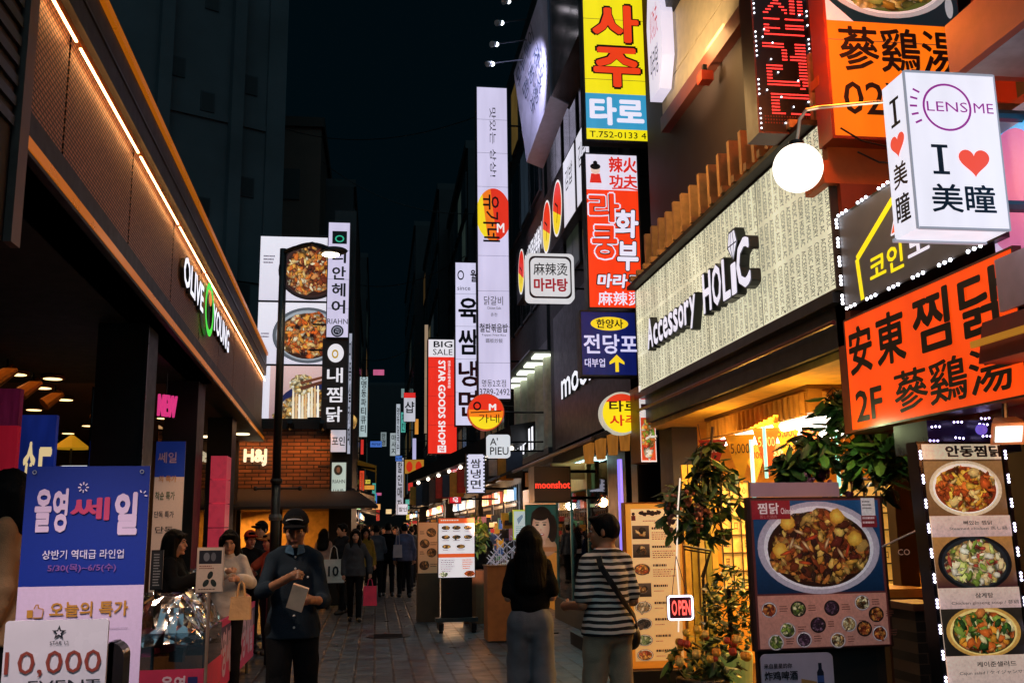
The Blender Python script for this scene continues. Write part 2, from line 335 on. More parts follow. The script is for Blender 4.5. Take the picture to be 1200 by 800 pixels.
# ---------------------------------------------------------------- things
def tag(o, label, cat, group=None, kind=None):
    o['label'] = label; o['category'] = cat
    if group: o['group'] = group
    if kind: o['kind'] = kind
    return o
def thing(name, label, cat, loc, group=None):
    o = bpy.data.objects.new(name, None); COL.objects.link(o); o.location = loc; o.empty_display_size = .1
    ORG[o.name] = Vector(loc); return tag(o, label, cat, group)
def struct(mb, name):
    o = mb.build(name); o['kind'] = 'structure'; return o
def kids(o): return [c for c in bpy.data.objects if c.parent == o]
def dup(o, off, label=None, parent=None):
    c = o.copy(); COL.objects.link(c)
    if parent is None: c.location = Vector(o.location)+Vector(off); ORG[c.name] = ORG[o.name]+Vector(off)
    else: c.parent = parent
    for k in kids(o): dup(k, off, None, c)
    if label: c['label'] = label
    return c
def lamp(name, kind, loc, power, col, size=.3, aim=None, spot=60, parent=None, size_y=None, blend=.6):
    d = bpy.data.lights.new(name, kind); d.energy = power; d.color = lin(col)
    if kind == 'AREA':
        d.size = size
        if size_y: d.shape = 'RECTANGLE'; d.size_y = size_y
    else: d.shadow_soft_size = size
    if kind == 'SPOT': d.spot_size = rad(spot); d.spot_blend = blend
    o = bpy.data.objects.new(name, d); COL.objects.link(o)
    l = Vector(loc)
    if aim is not None: o.rotation_euler = (Vector(aim)-l).to_track_quat('-Z', 'Y').to_euler()
    if parent is not None: o.parent = parent; o.location = l-ORG[parent.name]
    else: o.location = l
    return o
BLACK = M('0a0c0e', .5); INK = M('07080b', .6, nz=0); DKMETAL = M('101316', .4, .6); STEEL = M('55585c', .35, .9); CHARC = M('1a1c20', .6)
WHITE_L = L('e4dff2', .98)
def sign(name, label, cat, fr, t=.16, face=None, edge=M('2a2c30', .5), draw=None, group=None, rim=.025, bracket=None, facing='face'):
    """a sign cabinet: cabinet box, face panel, lettering, brackets to the wall"""
    root = thing(name, label, cat, fr.P(.5, 1, -t/2), group)
    a = rim/fr.w; b = rim/fr.h
    mb = MB(); mb.fbox(fr, 0, 0, 1, 1, -t, -.006, edge)
    for q in ((0, 0, 1, b), (0, 1-b, 1, 1), (0, b, a, 1-b), (1-a, b, 1, 1-b)): mb.fbox(fr, *q, -.006, .004, edge)
    mb.build('cabinet', root)
    if face: MB().fbox(fr, a, b, 1-a, 1-b, -.005, 0, face).build(facing, root)
    if face and fr.h > 1.4:
        sm = MB(); k = int(fr.h/.85)+1
        for i in range(1, k): sm.rect(fr, a, i/k-.003/fr.h, 1-a, i/k+.003/fr.h, M('6a6678', .6, nz=0), .0012)
        sm.build('panel_seam', root)
    if draw:
        lt = MB(); r = draw(lt, root); lt.build('lettering', root)
    if bracket is not None:
        for y in (.12, .88):
            p = fr.P(1 if bracket > 0 else 0, y, -t/2); MB().tube(p, p+Vector((bracket, 0, 0)), .022, DKMETAL).build('bracket', root)
    return root
# ================================================================ ground
def ground():
    m = brick_mat('stone_paving', '44525f', '323d48', '0b0d10', .36, .22, ms=.07, rough=.42, axes='yx', bump=.8, nz=.42)
    mb = MB(); mb.add([(-60, -12, 0), (60, -12, 0), (60, 320, 0), (-60, 320, 0)], [(0, 1, 2, 3)], m); struct(mb, 'paving')
ground()
BRONZE = M('6d4a38', .38, .55, nz=.12, ns=5); COPPER = M('b8611c', .3, .75, nz=.15, ns=3); NEARBLK = M('0d1114', .5); DKWALL = M('1b2226', .7, nz=.25, ns=2)
def lx(y, xo=0.0): return -1.56-.039*y+xo
def slab(mb, y0, y1, xa, xb, za, zb, m, sa=0.0, sb=0.0):
    """a bar that follows the canopy's edge: xa..xb off the edge line, za..zb, rising sa, sb per metre"""
    p = []
    for z, s in ((za, sa), (zb, sb)):
        p += [(lx(y0, xa), y0, z+s*y0), (lx(y0, xb), y0, z+s*y0), (lx(y1, xb), y1, z+s*y1), (lx(y1, xa), y1, z+s*y1)]
    mb.hexa(p, m)
# ================================================================ left: cosmetics store
def perforated():
    m = bpy.data.materials.new('perforated_bronze'); m.use_nodes = True; nt, b = nodes_of(m)
    b.inputs['Metallic'].default_value = .15; b.inputs['Roughness'].default_value = .5; b.inputs['Base Color'].default_value = (*lin('8a5c46'), 1)
    tc = nt.nodes.new('ShaderNodeTexCoord'); s = nt.nodes.new('ShaderNodeSeparateXYZ'); cb = nt.nodes.new('ShaderNodeCombineXYZ')
    nt.links.new(tc.outputs['Object'], s.inputs[0]); nt.links.new(s.outputs[1], cb.inputs[0]); nt.links.new(s.outputs[2], cb.inputs[1])
    t = nt.nodes.new('ShaderNodeTexBrick'); t.inputs['Scale'].default_value = 1; t.inputs['Brick Width'].default_value = .055; t.inputs['Row Height'].default_value = .026
    t.inputs['Mortar Size'].default_value = .006; t.inputs['Mortar Smooth'].default_value = .3
    t.inputs['Color1'].default_value = (*lin('b88260'), 1); t.inputs['Color2'].default_value = (*lin('a06c4e'), 1); t.inputs['Mortar'].default_value = (*lin('241610'), 1)
    nt.links.new(cb.outputs[0], t.inputs['Vector']); nt.links.new(t.outputs['Color'], b.inputs['Base Color'])
    bp = nt.nodes.new('ShaderNodeBump'); bp.inputs['Strength'].default_value = .6; bp.inputs['Distance'].default_value = .006; bp.invert = True
    nt.links.new(t.outputs['Fac'], bp.inputs['Height']); nt.links.new(bp.outputs[0], b.inputs['Normal'])
    return m
def left_store():
    r = thing('cosmetics_store', 'cosmetics store under a long bronze canopy edged with copper bands and a light strip', 'store', (-3, 11, 0))
    Y0, Y1 = 4.745, 21.6
    # fascia panels with dark seams
    fb = MB(); pm = perforated(); y = Y0; seams = [5.75, 7.62, 9.6, 11.6, 13.55, 15.5, 17.4, 19.4, Y1]
    ya = Y0
    for yb in seams:
        slab(fb, ya, yb-.035, -.3, -.06, 3.77, 4.46, pm, 0, .02); ya = yb
    fb.build('fascia_panel', r)
    b = MB(); slab(b, Y0, Y1, -.34, -.3, 3.5, 4.5, NEARBLK, 0, .02); slab(b, Y0, Y1, -.3, -.03, 3.6, 3.765, NEARBLK)
    slab(b, Y0, Y1, -.36, 0.0, 4.5, 4.82, NEARBLK, .02, .025); slab(b, Y0, Y1, -.36, .012, 4.64, 4.66, STEEL, .022, .022); b.build('fascia_frame', r)
    COPPER_GLOW = M('b8611c', .3, .6, nz=.15, ns=3, em='d07010', es=.45)  # glow put into the copper, standing in for LED light falling on it
    b = MB(); slab(b, Y0, Y1, -.03, .005, 3.525, 3.59, COPPER_GLOW); slab(b, Y0, Y1, -.3, -.0, 3.5, 3.522, NEARBLK); slab(b, Y0, Y1, -.36, .03, 4.825, 4.89, COPPER_GLOW, .025, .025); slab(b, Y0, Y1, -.3, -.045, 4.462, 4.498, COPPER, .02, .02); b.build('copper_band', r)
    b = MB(); ya = Y0
    for yb in seams:
        slab(b, ya+.03, yb-.06, -.022, -.008, 4.374, 4.382, L('ffb870', 18, 0), .02, .02); ya = yb
    b.build('led_strip', r)
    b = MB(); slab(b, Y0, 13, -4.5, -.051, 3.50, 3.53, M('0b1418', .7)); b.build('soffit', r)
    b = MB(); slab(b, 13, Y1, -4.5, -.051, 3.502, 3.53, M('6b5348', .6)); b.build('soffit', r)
    b = MB(); slab(b, Y0, Y1, -5.0, -.37, 3.54, 4.4, DKWALL); b.build('roof', r)
    # end return of the canopy
    # columns
    for (yy, w, d) in ((9.4, .42, .5), (13.0, .40, .5), (17.2, .4, .5)):
        x = lx(yy, -.38); MB().box(x-w/2, yy-d/2, .0, x+w/2, yy+d/2, 3.498, M('0c1114', .45, nz=.1)).build('column', r)
    b = MB(); b.box(lx(9.4, -.38)+.205, 9.14, .02, lx(9.4, -.38)+.235, 9.17, 3.49, M('3a4145', .3, .8)); b.build('column_trim', r)
    # shop interior: floor, back and side walls, ceiling lights, glass
    b = MB(); b.box(-9.5, 2.5, .02, lx(9, -1.2), 21.5, .10, M('4a443c', .4)); b.build('floor', r)
    b = MB(); b.box(-9.7, 2.5, .1, -9.5, 21.5, 3.49, M('3a2f2a', .8)); b.box(-9.5, 21.3, .1, -2.9, 21.5, 3.49, M('5d4638', .8)); b.build('wall', r)
    b = MB(); b.box(-9.5, 2.5, 3.40, -6.1, 21.3, 3.48, M('191b1e', .8)); b.build('ceiling', r)
    g = MB()
    for (ya, yb) in ((9.75, 12.7), (13.3, 16.9), (17.5, 21.2)):
        xa, xb = lx(ya, -.75), lx(yb, -.75); g.hexa([(xa-.01, ya, .1), (xa, ya, .1), (xb, yb, .1), (xb-.01, yb, .1), (xa-.01, ya, 3.0), (xa, ya, 3.0), (xb, yb, 3.0), (xb-.01, yb, 3.0)], glass_mat())
    g.build('shop_window', r)
    # recessed downlights on the dark ceiling
    k = 0
    for (px, py) in ((20, 436), (50, 452), (76, 466), (40, 478), (130, 478), (104, 497), (80, 506), (150, 470), (6, 470), (62, 441), (22, 487), (192, 488)):
        p = at(px, py, Z=3.485); d = MB(); d.lathe((p.x, p.y, 3.455), [(.13, .04), (.14, 0), (.11, .0)], M('9a6a3a', .4, .4), 18); d.lathe((p.x, p.y, 3.452), [(.105, 0), (.105, .006)], L('ffcf8a', 3.2, 0), 18); d.build('downlight', r); k += 1
    for (px, py) in ((258, 507), (266, 514), (255, 516), (249, 522), (284, 509), (240, 512)):
        p = at(px, py, Z=3.48); d = MB(); d.lathe((p.x, p.y, 3.478), [(.14, 0), (.14, .02)], L('ffe2b0', 2.6, 0), 18); d.build('downlight', r)
    # track lamps
    for (px, py) in ((8, 437), (38, 452), (64, 465), (120, 484)):
        p = at(px, py, Z=3.3); d = MB(); d.tube((p.x-.1, p.y-.06, p.z-.10), (p.x+.06, p.y+.05, p.z+.06), .085, M('c07a34', .35, .6), .06, 12); d.tube((p.x, p.y, p.z+.05), (p.x, p.y, 3.45), .012, DKMETAL); d.build('track_lamp', r)
    lamp('store_light', 'AREA', (-5.2, 13.5, 3.35), 34, 'ffb060', 3.0, (-5.2, 13.5, 0), parent=r, size_y=8)
    lamp('store_light', 'AREA', (-3.4, 19.0, 3.42), 26, 'ffc080', 1.6, (-3.0, 19.0, 0), parent=r, size_y=4)
    return r
STORE = left_store()
# the copper bands glow by their own emission; channel letters are a sign of their own
def store_letters():
    r = thing('channel_letters', 'white backlit channel letters with a green oval O on the bronze fascia', 'sign', (lx(14), 14.3, 3.9))
    ya, yb = at(212, 345, X=-2.05).y, 17.6
    o = Vector((lx((9.2+17.6)/2, -.02), 0, 0))
    def lf(y0, y1, z0, z1):
        p0 = Vector((lx(y0, -.055), y0, 0)); p1 = Vector((lx(y1, -.055), y1, 0)); c = (p0+p1)/2; c.z = (z0+z1)/2
        return Fr(c, p1-p0, (p1-p0).length, z1-z0)
    wl = L('f2f2ff', 1.15, .03); gl = L('3ee03c', 1.0, .03); sd = M('16181c', .4)
    b = MB(); fr = lf(10.0, 11.5, 4.10, 4.42); b.text(fr, 'OLIVE', 0, 0, 1, 1, sd, bold=.03, ext=.04); b.text(fr, 'OLIVE', 0, 0, 1, 1, wl, bold=.03, z=.046); b.build('letter', r)
    fr = lf(11.55, 12.35, 3.93, 4.58); b = MB(); b.ring(fr, .5, .5, .5, .5, .26, gl, z=.06); b.ring(fr, .5, .5, .5, .5, .26, sd, z=.01); b.ell(fr, .55, .3, .16, .12, L('f09020', .9, 0), z=.06); b.build('letter', r)
    fr = lf(12.42, 14.3, 4.12, 4.45); b = MB(); b.text(fr, 'YOUNG', 0, 0, 1, 1, sd, bold=.03, ext=.04); b.text(fr, 'YOUNG', 0, 0, 1, 1, wl, bold=.03, z=.046); b.build('letter', r)
store_letters()
# dark corner building at the extreme left edge of the view
def left_neighbour():
    r = thing('narrow_building', 'narrow dark building with a louvred panel at the left edge of the view', 'building', (-1.75, 3.6, 0))
    b = MB(); b.box(-2.6, 3.6, 2.95, -1.72, 4.735, 7.0, M('1a1512', .6)); b.build('wall', r)
    b = MB()
    for i in range(34): b.box(-1.717, 3.7, 3.5+i*.1, -1.70, 4.60, 3.55+i*.1, M('2a2e34', .4, .5))
    b.build('louvre', r)
    b = MB(); b.box(-1.717, 4.62, 2.95, -1.68, 4.735, 7.0, M('6a5a52', .45, .3)); b.build('corner_trim', r)
left_neighbour()
# concrete tower rising behind the store
def tower():
    r = thing('concrete_tower', 'tall dark ribbed concrete tower with small square windows above the store', 'building', (-6, 27, 0))
    wall = M('434c50', .85, nz=.3, ns=.6); dk = M('0b1013', .6)
    R0 = Vector((-2.75, 27.0, 0)); u = Vector((-math.cos(rad(28)), -math.sin(rad(28)), 0)); n = Vector((math.sin(rad(28)), -math.cos(rad(28)), 0))
    fr = Fr(R0+u*6+Vector((0, 0, 20)), -u, 12, 40)
    b = MB(); b.fbox(fr, 0, 0, 1, 1, -8, 0, wall); b.build('wall', r)
    b = MB()
    for x in (.03, .2, .36, .53, .70, .865): b.fbox(fr, x, 0, x+.028, 1, 0, .28, wall)
    b.fbox(fr, .955, 0, 1, 1, 0, .1, wall)
    for k in range(9):
        b.fbox(fr, 0, .02+k*.11, 1, .024+k*.11, 0, .05, wall)
    b.build('rib', r)
    for i, x in enumerate((.10, .16, .27, .32, .44, .5, .60, .66, .75, .82, .92)):
        for k in range(10):
            y = .12+k*.075+(.02 if i % 2 else 0)
            w = MB(); w.fbox(fr, x-.02, y, x+.012, y+.014, 0, .03, M('232a2e', .7)); w.fbox(fr, x-.017, y+.001, x+.009, y+.013, .03, .034, dk); w.build('window', r)
    r2 = thing('brown_block', 'plain dark brown block of flats beyond the ribbed tower', 'building', (-3.5, 33, 0))
    p = at(377, 150, Y=33); q = at(318, 130, Y=33)
    b = MB(); b.box(-9, 33, 0, p.x, 41, p.z, M('54443a', .85, nz=.3, ns=.5)); b.build('wall', r2)
    b = MB(); b.box(-9, 32.9, p.z, p.x+.1, 41, p.z+.35, M('2e2620', .8)); b.build('parapet', r2)
    for i in range(4):
        for k in range(3): MB().box(p.x-1.3-k*1.4, 32.96, 5+i*2.6, p.x-.7-k*1.4, 32.998, 6.1+i*2.6, dk).build('window', r2)
tower()
# ================================================================ brick restaurant closing off the store's far side
def brick_shop():
    Y = 22.6
    r = thing('brick_shop', 'low brick shop with warm lit front and dark awning beyond the cosmetics store', 'shop', (-2.6, Y, 0))
    bm = brick_mat('lit_brick', '8a5c3c', '6a4028', '2a1c14', .30, .085, ms=.14, rough=.75, nz=.35)
    a = at(235, 540, Y=Y); c = at(397, 508, Y=Y); d = at(397, 572, Y=Y)
    b = MB(); b.box(a.x-1.2, Y, d.z, c.x, Y+6, c.z+.1, bm); b.build('brick_wall', r)
    b = MB(); b.box(a.x-1.2, Y-.05, c.z+.1, c.x+.02, Y+5.9, c.z+.34, NEARBLK); b.build('cornice', r)
    p = at(385, 505, Y=Y); q = at(412, 600, Y=Y); b = MB(); b.box(p.x+.05, Y-.12, 0, q.x, Y+6, 9.0, M('0a0f12', .6)); b.build('corner_pier', r)
    b = MB(); x0 = a.x-.6; x1 = c.x+.35; z1 = d.z; z0 = z1-.42
    b.hexa([(x0, Y-1.5, z0-.06), (x1+.55, Y-1.5, z0-.06), (x1, Y-.06, z1-.08), (x0, Y-.06, z1-.08), (x0, Y-1.5, z0), (x1+.55, Y-1.5, z0), (x1, Y-.06, z1), (x0, Y-.06, z1)], M('2a211d', .8)); b.build('awning', r)
    # lit shop room behind
    b = MB(); wl = M('caa060', .8, nz=.2); b.box(x0-.6, Y+3.2, 0, x1-.2, Y+3.4, z0, wl); b.box(x0-.7, Y+.3, 0, x0-.6, Y+3.2, z0, wl); b.build('room_wall', r)
    b = MB(); b.box(x0-.7, Y, z0-.02, x1-.25, Y+3.4, z1-.45+.05, M('6b4a30', .7)); b.build('ceiling', r)
    b = MB()
    for x in (x0+.55, x0+1.45, x0+2.35): b.box(x-.05, Y+.05, 0, x+.05, Y+.15, z0-.03, M('1a1410', .6))
    b.build('post', r)
    lamp('room_light', 'AREA', ((x0+x1)/2-.4, Y+1.6, z0-.08), 190, 'ffb050', 2.4, ((x0+x1)/2, Y+1.6, 0), parent=r, size_y=2.4)
    for px in (262, 300, 340, 378):
        k = at(px, 503, Y=Y-.45); b = MB(); b.tube((k.x, Y-.05, k.z+.1), (k.x, Y-.5, k.z+.14), .014, DKMETAL); b.tube((k.x, Y-.58, k.z+.16), (k.x, Y-.42, k.z+.04), .06, DKMETAL, .09); b.build('wall_washer', r)
        lamp('washer_light', 'SPOT', (k.x, Y-.52, k.z+.02), 48, 'ffa04c', .05, (k.x, Y+.1, z1+.25), 120, parent=r)
    return r, c.x, Y
BS, BSX, BSY = brick_shop()
# ================================================================ right: buildings
def windows(r, x, ya, yb, za, zb, nx, nz, lit=(), right=True, glass='0a1216', frame='1d2327'):
    k = 0; s = -1 if right else 1
    for j in range(nz):
        for i in range(nx):
            y0 = ya+(yb-ya)*(i+.12)/nx; y1 = ya+(yb-ya)*(i+.88)/nx; z0 = za+(zb-za)*(j+.15)/nz; z1 = za+(zb-za)*(j+.85)/nz
            w = MB(); w.box(min(x+s*.002, x+s*.05), y0-.05, z0-.05, max(x+s*.002, x+s*.05), y1+.05, z1+.05, M(frame, .5)); fw = w.build('window', r)
            g = MB(); fr = sideb(x+s*.05, y0, y1, z0, z1, right)
            g.rect(fr, 0, 0, 1, 1, L(lit[k], .35, .4, 3) if k in lit else M(glass, .12, nz=.3), .004) if not isinstance(lit, dict) else g.rect(fr, 0, 0, 1, 1, L(lit[k][0], lit[k][1], .4, 3) if k in lit else M(glass, .12, nz=.3), .004)
            g.rect(fr, .49, 0, .51, 1, M(frame, .5), .008); g.build('pane', fw); k += 1
def karaoke_building():
    r = thing('karaoke_building', 'red and orange lit restaurant building at the right edge holding stacked signs', 'building', (4.6, 4.6, 0))
    red = M('8c2418', .7, nz=.25, ns=3); b = MB(); b.box(3.45, 3.4, 2.15, 9, 5.85, 3.9, red); b.box(4.0, 3.4, 3.9, 9, 5.7, 9.5, red); b.box(3.7, 5.99, 3.9, 9, 6.2, 9.5, M('5a1c14', .7, nz=.3, ns=3)); b.box(3.93, 4.9, 3.9, 3.999, 5.25, 9.5, M('10262c', .5)); b.box(3.9, 4.75, 3.9, 3.998, 4.8, 9.5, M('5a1410', .5)); b.box(3.9, 4.9, .0, 9, 5.85, 2.15, M('3a1c14', .7)); b.build('wall', r)
    b = MB(); org = M('b4561e', .6, nz=.25, ns=4, bump=.3, bs=20)   # transverse sign scaffold
    b.box(2.94, 5.9, 3.86, 3.45, 6.2, 4.02, org); b.box(2.98, 5.9, 4.02, 3.45, 5.98, 4.55, org); b.box(2.94, 5.88, 4.55, 3.45, 6.0, 4.62, org); b.box(3.05, 5.9, 2.2, 3.45, 6.1, 3.86, M('8a3a1c', .6))
    b.box(2.99, 5.86, 4.25, 3.45, 5.895, 4.28, M('7a3512', .6)); b.build('sign_scaffold', r)
    lamp('scaffold_light', 'POINT', (2.7, 5.35, 4.75), 48, 'ff7a1e', .12, parent=r)
    lamp('scaffold_light', 'POINT', (2.95, 6.5, 5.6), 34, 'ff7a20', .12, parent=r)
    # downstairs lobby: door trims to the right of the lit menu
    b = MB(); w = M('8a3d1c', .5, nz=.3, ns=6)
    for (y0, y1) in ((4.52, 4.6), (4.28, 4.34), (3.72, 3.82)): b.box(3.36, y0, 0, 3.46, y1, 2.1, w)
    b.build('door_frame', r)
    b = MB(); b.box(3.40, 3.83, .02, 3.42, 4.27, 2.1, M('4a2416', .3)); b.box(3.40, 4.345, .02, 3.42, 4.515, 2.1, M('1a100c', .2)); b.build('door', r)
    b = MB(); b.box(3.345, 4.31, .95, 3.36, 4.335, 1.2, M('d0a040', .3, .9)); b.build('door_handle', r)
    lamp('lobby_light', 'POINT', (3.1, 4.1, 2.05), 5, 'ff9a50', .05, parent=r)
    return r
karaoke_building()
def accessory_building():
    r = thing('accessory_shop', 'accessory shop with cream lettered fascia, timber fins on top and a warm yellow entrance', 'shop', (4.6, 8.6, 0))
    ya, yb = 5.95, 10.98
    b = MB(); b.box(3.32, 6.0, 4.62, 9, 11.3, 9.8, M('2a1a14', .7, nz=.25, ns=2)); b.build('upper_wall', r)
    b = MB(); b.box(3.05, ya+.02, 2.78, 4.0, yb+.1, 3.12, M('14181a', .5)); b.box(2.97, ya+.02, 3.06, 3.06, yb+.1, 3.13, M('1a1614', .4)); b.build('awning_box', r)
    b = MB(); b.tube((2.98, ya+.05, 2.93), (2.98, yb, 2.93), .018, M('5a2018', .4), n=8); b.build('awning_tube', r)
    # timber fins standing on the sign
    n = 17
    tim = M('c09058', .6, nz=.2, ns=14)
    for i in range(n):
        y = 6.25+i*(yb-6.25)/n; b = MB(); h_ = 4.98+.012*math.sin(i*2.3); b.box(3.07, y, 4.46, 3.28, y+.058, h_, tim); b.box(2.88, y, 4.40, 3.28, y+.058, 4.46, tim); b.build('timber_fin', r)
    b = MB(); b.box(2.9, 6.1, 4.355, 3.4, yb, 4.395, M('2a1c14', .6)); b.build('ledge', r)
    lamp('fin_light', 'AREA', (2.5, 8.6, 5.9), 60, 'ffc880', .5, (3.3, 8.6, 4.6), parent=r, size_y=4)
    # entrance recess: ceiling, walls
    yl = M('c89848', .7, nz=.2, ns=3); b = MB(); b.box(3.05, ya+.1, 3.13, 6.6, 11.2, 3.2, yl); b.box(3.1, ya+.1, 2.72, 6.6, yb+.1, 2.775, M('e8c060', .7)); b.build('ceiling', r)
    b = MB(); b.box(3.6, 11.0, 0, 6.6, 11.2, 3.13, M('d8a040', .7)); b.box(6.5, 5.9, 0, 6.6, 11.0, 3.13, yl); b.box(3.9, 5.86, 0, 6.5, 5.95, 3.13, M('8a5a30', .7)); b.build('wall', r)
    b = MB(); b.box(3.3, 10.75, 0, 3.6, 11.25, 2.78, M('161a1c', .5)); b.build('pier', r)
    b = MB(); b.box(3.1, 6, .012, 6.5, 11, .10, M('4a3a2a', .5)); b.build('floor', r)
    lamp('entrance_light', 'AREA', (4.15, 8.8, 2.42), 250, 'ffb43c', .8, (3.95, 8.6, 0), parent=r, size_y=2.2)
    for yy in (7.2, 9.0): lamp('soffit_light', 'POINT', (3.22, yy, 2.25), 16, 'ffb850', .06, parent=r)  # unseen point lamps added to brighten the fixture frame and ceiling
    lamp('soffit_light', 'POINT', (4.9, 8.2, 2.3), 60, 'ffb43c', .15, parent=r)  # one more added fill, deeper in the entrance recess
    lamp('flower_spot', 'SPOT', (2.75, 6.9, 2.6), 22, 'ffc878', .05, (3.15, 7.75, .7), 60, parent=r)  # unseen spot added to brighten the potted flowers
    return r
accessory_building()
def lattice(name, label, fr, nx, ny):
    r = thing(name, label, 'screen', fr.P(.5, 1))
    MB().fbox(fr, 0, 0, 1, 1, -.03, 0, M('e0b870', .7, nz=.3, ns=18, em='e8b048', es=.42)).build('paper', r)
    b = MB(); w = M('3a2210', .6)
    for i in range(nx+1): x = i/nx; b.fbox(fr, x-.008, 0, x+.008, 1, 0, .025, w)
    for j in range(ny+1): y = j/ny; b.fbox(fr, 0, y-.006, 1, y+.006, .002, .023, w)
    b.build('grille', r)
    b = MB(); g = random.Random(nx*7+ny)
    for i in range(nx):
        for j in range(ny):
            if g.random() < .3:
                s = g.choice(['○', '口', '人', '山', '日', '田', '二', '心']); b.text(fr, s, (i+.32)/nx, (j+.3)/ny, (i+.68)/nx, (j+.7)/ny, M('6a4018', .7), z=.004)
    b.build('lettering', r)
def fr2(x0, y0, x1, y1, Y): return front(x0, y0, x1, y1, Y)
lattice('lattice_screen', 'narrow paper lattice screen glowing behind the potted flowers', fr2(846, 564, 880, 690, 9.6), 3, 6)
lattice('lattice_screen', 'wide paper lattice screen glowing behind the large stew menu board', fr2(988, 562, 1072, 700, 8.2), 6, 7)
def moonshot_building():
    r = thing('black_cosmetics_shop', 'black fronted cosmetics shop with sloping black awning and bright window', 'shop', (4.6, 14.5, 0))
    bk = M('0a0d10', .45, nz=.12); ya, yb = 12.1, 18.4; X = 3.3
    b = MB(); b.box(X, ya, 2.75, 9, yb, 12.5, M('11181b', .65)); b.box(3.8, 11.31, 0, 9, 12.09, 12.2, M('11181b', .65)); b.box(X-.1, ya, 3.0, X-.002, 17.5, 5.4, bk); b.build('upper_wall', r)
    b = MB(); b.hexa([(2.55, 11.4, 2.62), (X+.05, 11.4, 2.95), (X+.05, yb, 2.95), (2.55, yb, 2.62), (2.55, 11.4, 2.68), (X+.05, 11.4, 3.02), (X+.05, yb, 3.02), (2.55, yb, 2.68)], M('0d1114', .7)); b.build('awning', r)
    b = MB(); b.tube((2.54, 11.4, 2.65), (2.54, yb, 2.65), .03, M('25282c', .4, .5)); b.build('awning_bar', r)
    b = MB(); b.box(X, 12.9, 0, X+.5, 13.9, 2.75, bk); b.box(X+.2, 11.3, 0, X+.5, 11.5, 2.75, bk); b.box(X, 12.3, 0, X+.3, 12.6, 2.75, bk); b.build('pier', r)
    b = MB(); b.box(X-.05, 13.9, .0, X+.2, 18.2, .38, M('3a4444', .5)); b.box(2.75, 11.8, .0, X, 14.2, .17, M('2c3236', .6)); b.build('step', r)
    # lit room
    wl = M('b8d0cc', .6, nz=.1); b = MB(); b.box(6.5, 13.8, 0, 6.6, 18.3, 2.75, wl); b.box(X+.5, 18.2, 0, 6.5, 18.35, 2.75, wl); b.box(X+.5, 13.78, 0, 6.5, 13.9, 2.75, wl); b.build('room_wall', r)
    b = MB(); b.box(X, 13.9, 2.70, 6.5, 18.2, 2.745, M('c8d8d8', .6)); b.build('ceiling', r)
    for i in range(4):
        b = MB()
        for k in range(4): b.box(4.9, 14.2+i, .5+k*.5, 5.5, 15.0+i, .53+k*.5, M('d8e4e0', .4))
        g = random.Random(i)
        for k in range(4):
            for q in range(6):
                c = g.choice(['d06080', 'e8e0e0', '60a0a0', 'd8a070', '404850', 'e0c0d0']); b.box(4.95, 14.23+i+q*.125, .532+k*.5, 5.1, 14.31+i+q*.125, .68+k*.5+g.uniform(0, .12), M(c, .4))
        b.build('display_shelf', r)
    for i in range(5):
        d = MB(); d.box(3.7+.5*i, 14.3, 2.685, 3.9+.5*i, 17.8, 2.698, L('e4fbff', 2.2, 0)); d.build('ceiling_light', r)
    lamp('window_light', 'AREA', (4.4, 16, 2.6), 150, 'c8f4f0', 2, (4.2, 16, 0), parent=r, size_y=3.5)
    g = MB(); g.box(X+.02, 13.92, .38, X+.03, 18.2, 2.69, glass_mat('d0f0ea')); g.build('shop_window', r)
    b = MB()
    for y in (13.93, 15.4, 16.8, 18.17): b.box(X, y-.025, .38, X+.06, y+.025, 2.7, M('6a8a86', .4, .5))
    b.build('window_frame', r)
    b = MB()
    for y in (15.2, 17.9): b.box(2.7, y-.05, 2.35, 3.28, y+.05, 2.6, M('a8763e', .6))
    b.box(3.22, 15.0, 2.2, 3.29, 18.3, 2.62, M('b08048', .6, nz=.2)); b.build('timber_fascia', r)
    windows(r, X, 12.4, 17.8, 5.6, 12, 4, 3, {2: ('506048', .12), 9: ('806040', .15)})
    for i in range(5):
        c = at(690+i*14, 528-i*5, Y=12.2); b = MB(); b.tube((c.x, c.y, c.z+.10), (c.x, c.y, c.z-.16), .075, L('b8742c', .5, .2, 9), .06, 14); b.lathe((c.x-.02, c.y, c.z+.12), [(.05, 0), (.05, .01)], L('ffe0b0', 3, 0), 12); b.build('wall_light', r)
    return r
moonshot_building()
